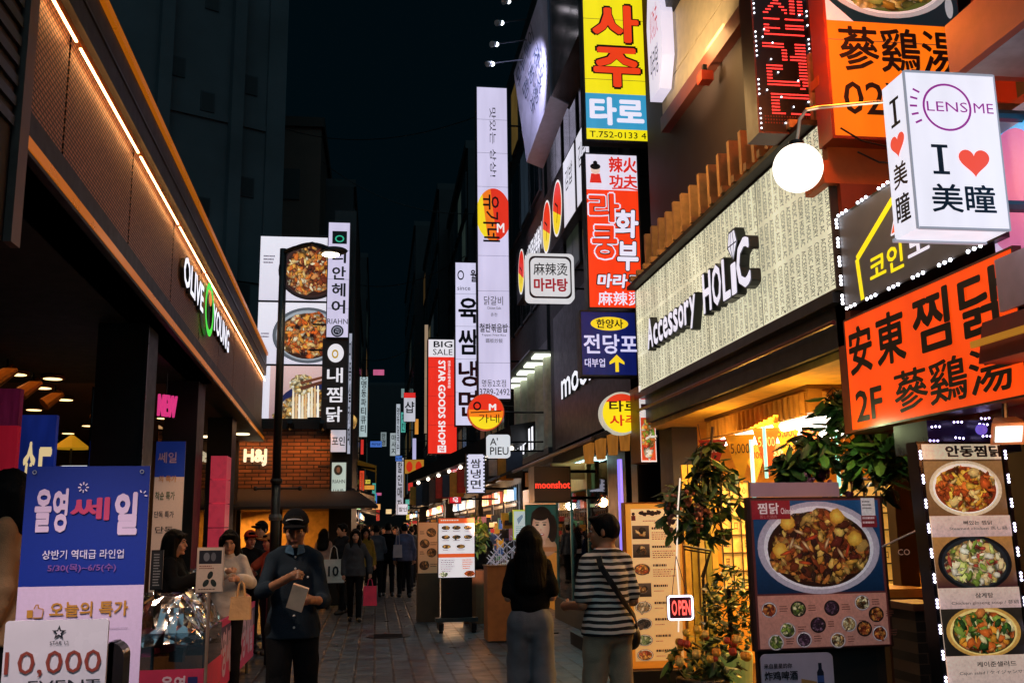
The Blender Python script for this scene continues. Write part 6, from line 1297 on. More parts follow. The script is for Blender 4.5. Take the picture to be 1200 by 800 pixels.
def film_heap(mb, x0, y0, x1, y1, z, h, seed, nx=13, ny=13):
    g = random.Random(seed); cr = [(g.uniform(x0, x1), g.uniform(y0, y1), g.uniform(0, 3.14), g.uniform(.03, .10)) for _ in range(16)]; vs = []
    for j in range(ny+1):
        for i in range(nx+1):
            u, v = i/nx, j/ny; x, y = x0+(x1-x0)*u, y0+(y1-y0)*v; e = min(1, 5*min(u, 1-u))*min(1, 5*min(v, 1-v)); zz = 0
            for cx, cy, a, am in cr: d = abs((x-cx)*math.cos(a)+(y-cy)*math.sin(a)); zz += am*max(0, 1-d/.16)
            vs.append((x+g.uniform(-.01, .01), y+g.uniform(-.01, .01), z+e*(h*.35+min(h, zz*.8))+g.uniform(-.014, .014)-.05*(1-e)))
    fs = [(j*(nx+1)+i, j*(nx+1)+i+1, (j+1)*(nx+1)+i+1, (j+1)*(nx+1)+i) for j in range(ny) for i in range(nx)]
    mb.add(vs, [t for f in fs for t in ((f[0], f[1], f[2]), (f[0], f[2], f[3]))], FILM)
PINK = M('d83a62', .55, nz=.1)
def sale_bin(label, x0, y0, x1, y1, h, seed, band=True):
    r = thing('sale_bin', label, 'bin', ((x0+x1)/2, (y0+y1)/2, 0), 'sale bins under the canopy')
    cb = M('a8763f', .75, nz=.15); b = MB()
    for q in ((x0, y0, x1, y0+.02), (x0, y1-.02, x1, y1), (x0, y0+.02, x0+.02, y1-.02), (x1-.02, y0+.02, x1, y1-.02)): b.box(q[0], q[1], .02, q[2], q[3], h*.74, cb)
    b.box(x0+.02, y0+.02, .02, x1-.02, y1-.02, h*.62, cb); b.build('carton', r)
    b = MB(); b.box(x0-.004, y0-.005, h*.54, x1+.005, y0-.001, h*.745, PINK); b.box(x1+.001, y0, h*.54, x1+.005, y1, h*.745, PINK); b.build('pink_band', r)
    t = MB(); f = Fr(((x0+x1)/2, y0-.006, h*.64), X_, x1-x0, h*.2); wt = M('f0d0e0', .6, nz=0); t.text(f, '올영', .66, .2, .86, .8, wt, bold=.04); t.rect(f, .88, .25, .96, .75, M('2a2a6a', .6, nz=0)); t.build('lettering', r)
    g = MB(); gm = glass_mat('e0e4e8', .05, .85)
    for q in ((x0, y0, x1, y0+.008), (x0, y1-.008, x1, y1), (x0, y0+.008, x0+.008, y1-.008), (x1-.008, y0+.008, x1, y1-.008)): g.box(q[0], q[1], h*.746, q[2], q[3], h, gm)
    g.build('clear_rim', r)
    gg = random.Random(seed); b = MB(); film_heap(b, x0-.04, y0-.02, x1-.0, y1-.02, h*.97, .20, seed); b.build('film', r)
    for i in range(16):
        w, d, e = gg.uniform(.08, .16), gg.uniform(.05, .12), gg.uniform(.05, .12); px, py = gg.uniform(x0+.1, x1-.2), gg.uniform(y0+.08, y1-.2); c = gg.choice(['c04060', 'e8d8d0', '3a6a4a', 'b08a50', '2a2a30', 'd88a8a', '8a5a7a', 'e0b8a0', 'f0ece8', '6a2a3a'])
        k = MB(); rot = Matrix.Rotation(gg.uniform(0, 3), 3, 'Z') @ Matrix.Rotation(gg.uniform(-.7, .7), 3, 'X'); o = Vector((px, py, h*.74+e/2+.02+gg.uniform(0, .16)))
        k.hexa([o+rot @ Vector(c_) for c_ in ((-w/2, -d/2, -e/2), (w/2, -d/2, -e/2), (w/2, d/2, -e/2), (-w/2, d/2, -e/2), (-w/2, -d/2, e/2), (w/2, -d/2, e/2), (w/2, d/2, e/2), (-w/2, d/2, e/2))], M(c, .3)); kk = k.build('product_pack')
        tag(kk, 'small product pack heaped under clear film in a sale bin', 'package', 'packs heaped in the sale bins')
sale_bin('nearest sale bin with clear rim and crumpled film, in front of the store column', -1.98, 7.3, -1.17, 8.1, .94, 3)
sale_bin('sale bin with pink band behind the nearest bin, beside the smiling woman', -1.75, 8.5, -1.32, 9.1, .86, 5)
def sale_table():
    x0, x1, y0, y1, h = -2.3, -1.42, 9.3, 12.3, .80
    r = thing('sale_table', 'long low sale table with pink skirt and shiny wrapped goods along the store', 'table', ((x0+x1)/2, (y0+y1)/2, 0), None)
    b = MB(); b.box(x0, y0, h-.04, x1, y1, h, M('8a7a70', .6)); b.build('tabletop', r)
    f = Fr((x1+.012, (y0+y1)/2, h-.30), Y_, y1-y0, .62); b = MB(); b.fbox(f, 0, 0, 1, 1, -.02, 0, M('c83a78', .6, nz=.12)); f2 = Fr(((x0+x1)/2, y0-.012, h-.3), X_, x1-x0, .62); b.fbox(f2, 0, 0, 1, 1, -.02, 0, M('c83a78', .6, nz=.12)); b.build('skirt', r)
    t = MB(); wt = M('d0b0d8', .6, nz=0); t.rect(f, .0, .1, 1, .42, M('4a3a6a', .6, nz=0), .002); t.text(f, '올영쎄일', .06, .14, .46, .86, wt, bold=.05); t.text(f, '올영쎄일', .54, .14, .94, .86, wt, bold=.05); t.build('lettering', r)
    for (xx, yy) in ((x0+.05, y0+.05), (x1-.05, y0+.05), (x0+.05, y1-.05), (x1-.05, y1-.05)): b = MB(); b.tube((xx, yy, 0), (xx, yy, h-.04), .02, STEEL); b.build('leg', r)
    b = MB(); film_heap(b, x0+.05, y0+.05, x1-.02, y1-.05, h+.03, .30, 8, 20, 46); b.build('film', r)
    g = random.Random(12)
    for i in range(34):
        o = Vector((g.uniform(x0+.12, x1-.1), g.uniform(y0+.1, y1-.1), h+.07)); k = MB(); c = g.choice(['e8c8b8', 'd88a70', 'c8a060', 'f0e4e0', '8a4a5a', 'c07080', '3a3a40', 'e0b070']); k.ball(o, g.uniform(.06, .10), M(c, .25), 8, 6, (1.1, .8, .65)); kk = k.build('wrapped_soap'); tag(kk, 'small wrapped goods piled on the long sale table', 'package', 'wrapped goods on the sale table')
    l = lamp('table_light', 'SPOT', (-1.9, 10.6, 3.4), 70, 'ffc890', .1, (-1.85, 10.6, .8), 80, parent=r)
sale_table()
def leaf_sign():
    fr = front(231, 642, 261, 693, 7.25); r = thing('notice_stand', 'small beige notice on a post with three leaf shapes and a photo strip', 'sign', (fr.o.x, fr.o.y+.03, 0))
    p = Pic(fr, 0, .001); p.R(0, 0, 1, 1, 'd0b8a8'); p.R(.06, .05, .94, .36, '20202a'); p.E(.35, .2, .12, .1, '707078'); p.E(.62, .2, .1, .1, '606068'); p.lines(.08, .40, .8, .5, 2, '8a4a3a', 2)
    for cx, cy, ro in ((.52, .62, .4), (.36, .80, .6), (.66, .80, -.5)): p.E(cx, cy, .10, .095, '28302c', '1c2420', 16, None, 0, ro)
    p.lines(.08, .93, .92, .98, 1, '503028', 5); p.build('notice', r); b = MB(); b.fbox(fr, -.03, -.02, 1.03, 1.02, -.02, -.001, M('c8b0a0', .5)); a = fr.P(.5, .98, -.01); b.tube((a.x, a.y, .02), (a.x, a.y, a.z), .011, M('b8a090', .4, .5)); b.build('frame', r)
    b = MB(); b.lathe((a.x, a.y, 0), [(.14, 0), (.14, .012), (.02, .02)], DKMETAL); b.build('base', r)
    f2 = front(177, 645, 190, 690, 7.6); r2 = thing('notice_stand', 'narrow black notice with faint white print on a thin post', 'sign', (f2.o.x, f2.o.y+.03, 0)); p = Pic(f2, 0, .001); p.R(0, 0, 1, 1, '14161c'); p.lines(.2, .08, .9, .95, 12, '8a8a90', 6); p.build('notice', r2); b = MB(); b.fbox(f2, -.04, -.02, 1.04, 1.02, -.02, -.001, DKMETAL); a = f2.P(.5, .99, -.01); b.tube((a.x, a.y, 0), (a.x, a.y, a.z), .012, DKMETAL); b.build('frame', r2)
leaf_sign()
def store_inside():
    fr = front(18, 486, 64, 565, 10.6); r = thing('lit_panel', 'blue lit wall panel with big yellow characters inside the store', 'panel', fr.P(.5, 1)); MB().fbox(fr, 0, 0, 1, 1, -.08, 0, L('2a48c8', .16, .4, 2)).build('face', r); b = MB(); yl = L('f4d8a0', .7, 0); b.text(fr, '쇼', .22, .40, .55, .95, yl, bold=.06, z=.01, shear=.1); b.text(fr, 'ㄷ', .62, .48, .95, .92, yl, bold=.08, z=.01); b.build('lettering', r); k = MB(); k.box(fr.o.x-.3, fr.o.y, .1, fr.o.x+.3, fr.o.y+.07, fr.P(0, 1).z, DKMETAL); k.build('stand', r)
    fr = front(-14, 455, 17, 640, 8.3); r = thing('lit_panel', 'red and pink lit panel at the far left inside the store', 'panel', fr.P(.5, 1)); MB().fbox(fr, 0, .24, 1, 1, -.08, 0, L('c82038', .26, .3, 2)).build('face', r); MB().fbox(fr, 0, 0, 1, .238, -.08, 0, L('a02c60', .10, .4, 6)).build('header', r); k = MB(); k.box(fr.o.x-.1, fr.o.y+.01, .1, fr.o.x+.1, fr.o.y+.07, fr.P(0, 1).z, DKMETAL); k.build('stand', r)
    fr = front(105, 507, 147, 600, 11.2); r = thing('hanging_banner', 'plain blue hanging panel with white characters behind the near column', 'banner', fr.P(.5, 1)); MB().fbox(fr, 0, 0, 1, 1, -.02, 0, M('1840b8', .6, em='1840b8', es=.12)).build('fabric', r); b = MB(); b.text(fr, '올영', .3, .22, .98, .52, M('d8d8f0', .6, em='d8d8f0', es=.2, nz=0), bold=.05); b.build('lettering', r); b = MB(); a = fr.P(.1, 0, -.01); c = fr.P(.9, 0, -.01)
    for q in (a, c): b.tube(q, (q.x, q.y, 3.4), .004, STEEL)
    b.build('wire', r)
    fr = front(178, 517, 213, 720, 11.3); r = thing('banner_stand', 'tall pale price banner with a blue top between the two dark columns', 'banner', fr.P(.5, 1)); p = Pic(fr, .12, .001); p.R(0, 0, 1, 1, 'd8c0b4'); p.R(0, 0, 1, .21, '2444b0'); p.build('fabric', r)
    b = MB(); q = PX(fr, 178, 517, 213, 720)
    for s, x0, y0, x1, y1, c in (('쎄일', 181, 530, 203, 543, 'e8c8d8'), ('의 특가', 183, 558, 204, 566, 'd8902a'), ('착순 특가', 180, 577, 203, 587, '3a5a2a'), ('단독 특가', 180, 600, 203, 608, '2a2430'), ('단독', 182, 618, 203, 626, '2a2430')): a, c2 = q(x0, y0), q(x1, y1); b.text(fr, s, a[0], a[1], c2[0], c2[1], M(c, .6, nz=0), bold=.02, z=.006)
    b.build('lettering', r); k = MB(); k.fbox(fr, 0, 0, 1, 1, -.01, 0, M('b0a8a8', .6)); a = fr.P(.5, 1, 0); k.box(a.x-.25, a.y-.1, .1, a.x+.25, a.y+.15, .13, DKMETAL); k.tube((a.x, a.y+.02, .1), fr.P(.5, .5, -.02), .012, DKMETAL); k.build('stand', r)
    fr = front(186, 460, 203, 490, 11.8, .9); r = thing('neon_sign', 'pink neon lettering hanging in the store beside the dark column', 'sign', fr.P(.5, 1)); b = MB(); b.text(fr, 'NEW', 0, .1, 1, .95, L('e83a88', .75, 0), bold=.05, ext=.03, z=.01); b.build('lettering', r); b = MB(); b.fbox(fr, 0, .96, 1, 1, 0, .03, DKMETAL); a = fr.P(.5, .1); b.tube(a, (a.x, a.y, 3.45), .005, STEEL); b.build('hanger', r)
    fr = front(244, 533, 263, 690, 13.4); r = thing('pink_display', 'tall column of stacked pink cartons by the store corner', 'display', fr.P(.5, 1)); z0 = .12; n = 8; zt = fr.P(0, 0).z
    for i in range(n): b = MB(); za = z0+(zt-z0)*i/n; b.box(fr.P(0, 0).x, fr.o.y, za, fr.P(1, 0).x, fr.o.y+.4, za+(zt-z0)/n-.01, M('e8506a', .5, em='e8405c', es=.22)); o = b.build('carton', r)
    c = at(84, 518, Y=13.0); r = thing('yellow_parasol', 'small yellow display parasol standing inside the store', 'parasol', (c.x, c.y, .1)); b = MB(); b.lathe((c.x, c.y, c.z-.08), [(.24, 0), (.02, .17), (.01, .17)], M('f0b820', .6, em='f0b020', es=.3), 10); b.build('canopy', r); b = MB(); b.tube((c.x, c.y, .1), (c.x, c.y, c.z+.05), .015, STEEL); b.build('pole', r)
    for k, (px0, px1, Y, zt, lab) in enumerate(((70, 108, 12.4, 2.42, 'white framed display shelf of products inside the store'), (22, 66, 12.8, 2.0, 'display shelf of products at the back left of the store'), (108, 142, 14.2, 2.1, 'display shelf of products behind the blue hanging panel'))):
        xa, xb = at(px0, 540, Y=Y).x, at(px1, 540, Y=Y).x; r = thing('display_shelf', lab, 'shelf', ((xa+xb)/2, Y, .1)); b = MB(); wm = M('b8c0c8', .4)
        b.box(xa, Y, .1, xa+.03, Y+.4, zt, wm); b.box(xb-.03, Y, .1, xb, Y+.4, zt, wm); b.box(xa+.03, Y+.37, .1, xb-.03, Y+.4, zt, wm)
        for i in range(6): b.box(xa+.03, Y, .3+i*(zt-.35)/5, xb-.03, Y+.37, .33+i*(zt-.35)/5, wm)
        b.box(xa+.03, Y-.01, zt-.12, xb-.03, Y, zt, L('e8eef4', .7, .1)); b.build('frame', r)
        g = random.Random(k+40); b = MB()
        for i in range(5):
            x = xa+.06
            while x < xb-.1: w = g.uniform(.04, .09); c = g.choice(['d84a60', 'f0e8e0', '4a8a70', 'e0b060', '303848', 'e898a8', '88b8d8']); b.box(x, Y+.03, .332+i*(zt-.35)/5, x+w, Y+.12, .332+i*(zt-.35)/5+g.uniform(.08, .2), M(c, .4)); x += w+.015
        o = b.build('product_row', r); o['kind'] = 'stuff'
store_inside()
def street_lamp():
    c = at(322, 620, Y=13); hd = at(385, 299, Y=12.4); x, y = c.x, 13.0; r = thing('street_lamp', 'tall dark street lamp with a lit lantern on a curved side arm', 'lamp', (x, y, 0)); ztop = at(330, 296, Y=13).z
    b = MB(); b.tube((x, y, 0), (x, y, 1.1), .085, BLACK, .075, 14); b.tube((x, y, 1.1), (x, y, 2.2), .062, BLACK, .058, 14); b.tube((x, y, 2.2), (x, y, ztop+.05), .055, BLACK, .048, 12); b.build('pole', r, True)
    b = MB(); b.lathe((x, y, 1.75), [(.075, 0), (.085, .04), (.075, .08)], M('5a5c60', .4, .5)); b.lathe((x, y, 2.22), [(.07, 0), (.08, .03), (.07, .06)], BLACK); b.build('collar', r)
    b = MB(); b.path([(x, y, ztop), (x+.15, y-.12, ztop+.03), (x+.4, y-.36, ztop+.03), (hd.x+.02, hd.y+.02, hd.z+.07)], [.035, .032, .028, .026], BLACK, 8); b.build('arm', r)
    b = MB(); b.ball((hd.x+.07, hd.y, hd.z+.06), .13, BLACK, 14, 8, (1.35, .8, .42)); b.build('lamp_housing', r, True); b = MB(); b.ball((hd.x+.03, hd.y-.01, hd.z+.005), .075, L('fff0d0', 14, 0), 12, 8, (1.5, .9, .4)); b.build('lamp_lens', r)
    b = MB(); z = at(322, 572, Y=13).z; b.tube((x-.26, y, z), (x+.3, y, z), .014, BLACK); [b.ball((x+q, y, z), .03, BLACK, 8, 6) for q in (-.26, .3)]; b.build('cross_bar', r)
    lamp('lamp_light', 'SPOT', (hd.x, hd.y-.02, hd.z-.05), 60, 'ffe4b8', .06, (hd.x, hd.y-.2, 0), 130, parent=r)
street_lamp()
def menu_stands():
    fr = front(514, 607, 556, 676, 16.2); r = thing('menu_stand', 'white lit menu stand with orange bands and rows of small bowls', 'menu board', (fr.o.x, fr.o.y, 0)); p = Pic(fr, .72, .002); p.R(0, 0, 1, 1, 'e8e0e4'); p.R(0, 0, 1, .085, 'e05a28'); p.R(0, .60, 1, .665, 'e05a28'); p.lines(.06, .02, .6, .07, 1, 'f0d0c0', 3)
    for i, (x, y) in enumerate(((.2, .16), (.5, .16), (.82, .16), (.2, .32), (.5, .32), (.82, .32), (.22, .48), (.62, .48))): p.food(x, y, .12, .035, ['3a3024', 'c07838', '5a4030', 'd8a050'], 14, .03, i, '50483c', '302820'); p.lines(x-.1, y+.05, x+.12, y+.08, 1, '6a6068', i)
    p.lines(.06, .70, .5, .92, 6, '8a8088', 7); p.lines(.66, .70, .96, .88, 5, 'c06040', 9); p.food(.14, .95, .12, .04, ['608030', 'e8e0c0'], 14, .04, 5, None); p.food(.86, .94, .14, .05, ['e09030', 'c05020'], 14, .04, 6, None); p.build('menu', r)
    b = MB(); b.fbox(fr, -.02, -.01, 1.02, 1.01, -.1, -.001, M('24282a', .5)); a = fr.P(.5, 1, -.05); b.box(a.x-.34, a.y-.1, .16, a.x+.34, a.y+.1, .22, M('1c2a30', .5)); b.box(a.x-.25, a.y-.03, .22, a.x+.25, a.y+.03, a.z, DKMETAL); b.box(a.x-.3, a.y-.25, .05, a.x-.22, a.y+.25, .15, DKMETAL); b.box(a.x+.22, a.y-.25, .05, a.x+.3, a.y+.25, .15, DKMETAL); b.build('stand', r)
    for q in (-.26, .26):
        b = MB(); b.tube((a.x+q-.03, a.y-.2, .045), (a.x+q+.03, a.y-.2, .045), .045, BLACK, n=12); b.build('wheel', r)
    fr = front(490, 612, 514, 671, 18.2, .12); r = thing('menu_stand', 'brown paper coloured menu stand with four dark bowls, left of the white one', 'menu board', (fr.o.x, fr.o.y, 0)); p = Pic(fr, .12, .002); p.R(0, 0, 1, 1, 'c89a74')
    for i, (x, y) in enumerate(((.64, .2), (.32, .42), (.66, .6), (.3, .85))): p.food(x, y, .24, .09, ['8a5a34', 'c08a50', '5a3820'], 24, .05, i, '3a2a24', '20160f'); p.lines(.08 if x > .5 else .6, y-.03, .36 if x > .5 else .95, y+.05, 2, '5a3a24', i)
    p.build('menu', r); b = MB(); b.fbox(fr, -.03, -.01, 1.03, 1.01, -.06, -.001, M('6a4a30', .6)); a = fr.P(.5, 1, -.03); b.box(a.x-.2, a.y-.2, 0, a.x+.2, a.y+.2, a.z, M('4a3422', .6)); b.build('stand', r)
    # cardboard display box with white cross shaped hooks, small goods
    a = at(571, 664, Y=14.6); c = at(603, 664, Y=14.6); r = thing('cardboard_box', 'brown cardboard display box on the paving in front of the bright shop', 'box', ((a.x+c.x)/2, 14.8, 0)); b = MB(); b.box(a.x, 14.6, .02, c.x+.12, 15.1, a.z, M('a86a38', .8, nz=.15)); b.box(a.x-.015, 14.585, a.z, c.x+.135, 15.115, a.z+.02, M('8a5830', .8)); b.build('carton', r)
    g = random.Random(3)
    for i in range(16):
        px, py = g.uniform(574, 606), g.uniform(628, 662); o = at(px, py, Y=14.7+g.uniform(0, .2)); b = MB(); m = M('d8d0e0', .4, em='d8d0e8', es=.12); w = .05
        b.tube(o+Vector((-w, 0, -w)), o+Vector((w, 0, w)), .007, m, n=5); b.tube(o+Vector((-w, 0, w)), o+Vector((w, 0, -w)), .007, m, n=5); b.tube(o, (o.x, o.y, a.z+.02), .004, m, n=5); k = b.build('cross_ornament'); tag(k, 'white cross shaped ornament on a thin stick above the cardboard box', 'ornament', 'ornaments above the cardboard box')
    # portrait poster in the bright window, green board beside it
    fr = front(617, 592, 652, 646, 14.0); r = thing('portrait_poster', 'poster of a smiling woman\'s face with dark fringe in the bright shop window', 'poster', fr.P(.5, 1)); p = Pic(fr, .42, .002); p.R(0, 0, 1, 1, '2a5a50', '1c3a34'); p.E(.5, .9, .5, .22, 'c89878', 'a87858'); p.E(.52, .36, .38, .34, '1a1412', '100c0c', 30); p.E(.86, .5, .16, .3, '1a1412'); p.R(.38, .62, .62, .85, 'c89a80'); p.E(.48, .47, .29, .33, 'e8c0a4', 'c08e74', 30); p.E(.47, .20, .3, .13, '1c1512', '1c1512', 20)
    for x in (.36, .60): p.E(x, .42, .055, .018, '1a1010'); p.R(x-.07, .365, x+.07, .378, '2a1a14')
    p.E(.48, .53, .03, .03, 'd09c80'); p.E(.48, .63, .11, .028, 'b84848'); p.E(.48, .625, .08, .012, 'f0e4e0'); p.R(0, .9, 1, 1, 'a86a40'); p.build('print', r); b = MB(); b.fbox(fr, -.03, -.02, 1.03, 1.02, -.05, -.001, M('2a7a68', .5)); b.build('frame', r); k = MB(); a = fr.P(.5, 1, -.03); k.tube((a.x, a.y, .17), a, .014, DKMETAL); k.box(a.x-.2, a.y-.12, .17, a.x+.2, a.y+.12, .19, DKMETAL); k.build('stand', r)
    fr = front(601, 597, 617, 632, 14.3); r = thing('notice_board', 'small white notice with yellow green border left of the portrait poster', 'poster', fr.P(.5, 1)); p = Pic(fr, .5, .002); p.R(0, 0, 1, 1, 'c8d840'); p.R(.08, .05, .95, .95, 'd8e4e4'); p.PG([(.3, .3), (.7, .15), (.75, .25), (.4, .5)], '8a9ab0'); p.lines(.2, .55, .8, .85, 5, '7a8a90', 3); p.build('print', r); k = MB(); k.fbox(fr, 0, 0, 1, 1, -.03, -.001, M('b8c040', .5)); a = fr.P(.5, 1, -.02); k.tube((a.x, a.y, 0), a, .012, DKMETAL); k.box(a.x-.15, a.y-.1, 0, a.x+.15, a.y+.1, .02, DKMETAL); k.build('stand', r)
menu_stands()
def tall_menu():
    fr = front(736, 590, 801, 782, 8.55); r = thing('menu_board', 'tall yellow lit menu board listing dishes beside small pictures', 'menu board', (fr.o.x, fr.o.y+.05, 0)); q = PX(fr, 736, 590, 801, 782)
    p = Pic(fr, .6, .002); p.R(0, 0, 1, 1, 'e09838', 'd87820'); a, c = q(742, 596), q(798, 774); p.R(a[0], a[1], c[0], c[1], 'ecc48c', 'e8a860')
    p.E(*q(745, 602), .03, .01, '301810'); p.R(*q(742.5, 604), *q(747.5, 610), '5a2018'); g = random.Random(4)
    for i in range(6): p.E(q(755+i*4, 602)[0], q(0, 601+g.uniform(-2, 3))[1], .05, .014, '2a1810', '2a1810', 9, g, .4)
    p.lines(*q(756, 610), *q(772, 612), 1, '5a3020', 8)
    for i, (y, rect) in enumerate(((624, 1), (646, 1), (668, 0), (692, 1), (712, 0), (731, 0), (750, 0), (767, 0))):
        if rect: p.R(*q(743, y-8), *q(763, y+8), '5a4434', '2a1c14'); p.food(*q(753, y), .09, .022, ['a86a34', '6a4020', 'd0a060', '3a2a1c'], 30, .035, i, '8a7a68' if i == 3 else None, '3a2a20')
        else: p.food(*q(753, y), .15, .036, [['302820', '584030'], ['8a8a50', 'c0b080'], ['c0522c', 'e09040'], ['7a2818', 'a04028'], ['d8b080', 'a87848']][i % 5], 40, .03, i, 'd8c0a0' if i > 2 else '2a2420', '8a6a48')
        a, c = q(766, y-6), q(790, y-3); p.lines(a[0], a[1], c[0], c[1], 1, '3a2014', i+20, .9)
        if i < 3: p.lines(*q(766, y), *q(796, y+10), 4, '8a5a38', i+30)
        else: p.lines(*q(766, y+1), *q(778, y+3), 1, '6a4028', i+40)
    p.build('menu', r); b = MB(); b.fbox(fr, -.03, -.01, 1.03, 1.01, -.1, -.002, M('c07020', .5)); a = fr.P(.5, 1, -.05); b.box(a.x-.28, a.y-.15, 0, a.x+.28, a.y+.15, a.z-.01, M('20160f', .6)); b.build('case', r)
tall_menu()
def neon_open():
    fr = front(782, 697, 812, 726, 7.6); r = thing('neon_sign', 'small OPEN neon sign with white tube border hanging by the flowers', 'sign', fr.P(.5, 1)); k = MB(); k.fbox(fr, .02, .02, .98, .98, -.03, 0, M('3a1418', .4)); k.build('panel', r)
    b = MB(); pts = []
    for cx, cy, a in ((.87, .13, -90), (.87, .87, 0), (.13, .87, 90), (.13, .13, 180)):
        for i in range(5): t = rad(a+22.5*i); pts.append(fr.P(cx+.1*math.cos(t), cy+.1*math.sin(t), .012))
    b.path(pts+[pts[0]], .0075, L('f4e8ff', 3, 0), 6); b.build('tube_border', r)
    t = MB(); rd = L('ff5a50', 2.0, 0); t.ring(fr, .26, .5, .1, .3, .35, rd, .012); t.text(fr, 'PEN', .42, .2, .88, .8, rd, bold=.03, z=.012); t.build('lettering', r)
    w = MB()
    for x in (.2, .8): a = fr.P(x, 0); w.tube(a, fr.P(.5, -1.6, -.05), .003, STEEL, n=5)
    w.build('wire', r)
    g = MB(); g.path([at(795, 740, Y=7.8), at(796, 700, Y=7.8), at(793, 660, Y=7.8), at(794, 600, Y=7.8), at(797, 560, Y=7.8)], .006, L('ffe8d0', 1.0, 0), 6); o = g.build('light_tube'); tag(o, 'thin glowing white tube behind the OPEN sign', 'light')
    for i, (x0, y0, x1, y1, Y, c, s, lab) in enumerate(((722, 538, 730, 660, 10.6, '8a78ff', 1.3, 'violet neon tube beside the dark shop door'), (877, 515, 883, 655, 7.5, 'b8f8e0', 1.5, 'pale green neon tube left of the stew menu board'), (893, 500, 897, 560, 7.9, 'a8f0d8', 1.2, 'short pale green neon tube behind the pennants'), (977, 505, 981, 580, 7.6, '90f0d8', 1.3, 'pale green neon tube behind the hanging leaves'))):
        g = MB(); a, c2 = at((x0+x1)/2, y0, Y=Y), at((x0+x1)/2, y1, Y=Y); rr = .028 if i == 0 else .015; g.tube(a, (a.x, a.y, c2.z), rr, L(c, s, 0), n=10); o = g.build('neon_tube'); tag(o, lab, 'light')
neon_open()
LEAF = [M('3a5c26', .4, nz=.3, ns=30), M('24441c', .45, nz=.3, ns=30), M('55742e', .4, nz=.3, ns=30), M('182e12', .5, nz=.2), M('6a7a34', .4, nz=.3, ns=25), M('2c4424', .35, nz=.3, ns=25)]
def leaves(mb, c, r3, n, size, g, droop=.4):
    for _ in range(n):
        while True:
            p = Vector((g.uniform(-1, 1), g.uniform(-1, 1), g.uniform(-1, 1)))
            if p.length < 1 and (p.length > .35 or g.random() < .4): break
        p = Vector((c[0]+p.x*r3[0], c[1]+p.y*r3[1], c[2]+p.z*r3[2])); d = Vector((g.uniform(-1, 1), g.uniform(-1, 1), g.uniform(-.9, .5)-droop)).normalized(); s = d.cross(Vector((g.uniform(-.5, .5), g.uniform(-.5, .5), 1))).normalized(); nn = d.cross(s); l = size*g.uniform(.4, 1.5); w = l*g.uniform(.18, .45)
        q = [p, p+d*l*.35+s*w*.8+nn*w*.15, p+d*l*.75+s*w*.55, p+d*l-nn*w*.2, p+d*l*.75-s*w*.55, p+d*l*.35-s*w*.8+nn*w*.15, p+d*l*.5-nn*w*.2]
        mb.add(q, [(0, 1, 6), (1, 2, 6), (2, 3, 6), (3, 4, 6), (4, 5, 6), (5, 0, 6)], g.choice(LEAF))
def plank_screen():
    r = thing('plank_screen', 'yellow green plank door panels behind the OPEN neon sign', 'screen', at(835, 700, Y=9.2)); g = random.Random(2); b = MB(); x0, x1 = at(806, 700, Y=9.2).x, at(846, 700, Y=9.2).x; n = 5
    for i in range(n): xa = x0+(x1-x0)*i/n; b.box(xa, 9.2+g.uniform(0, .02), .02, xa+(x1-x0)/n-.012, 9.26, 2.2, M(['c8a848', 'a89838', 'b8a860', '8a8a3c', 'd0b050'][i], .6, nz=.25, ns=8))
    b.build('planks', r); b = MB()
    for z in (.5, 1.7): b.box(x0, 9.265, z, x1, 9.3, z+.08, M('5a3a1c', .7))
    b.build('rail', r)
    r = thing('wall_arm', 'black folding metal arm on the plank door beside the hanging plant', 'bracket', at(835, 640, Y=8.6)); b = MB(); P = lambda x, y: at(x, y, Y=8.6); b.path([P(795, 638), P(833, 645), P(824, 678)], .012, BLACK); b.path([P(795, 642), P(831, 648), P(822, 676)], .009, BLACK); b.path([P(824, 678), P(828, 760)], .014, BLACK); b.tube(P(828, 760), (P(828, 760).x, 8.6, 0), .014, BLACK); b.build('arm', r)
plank_screen()
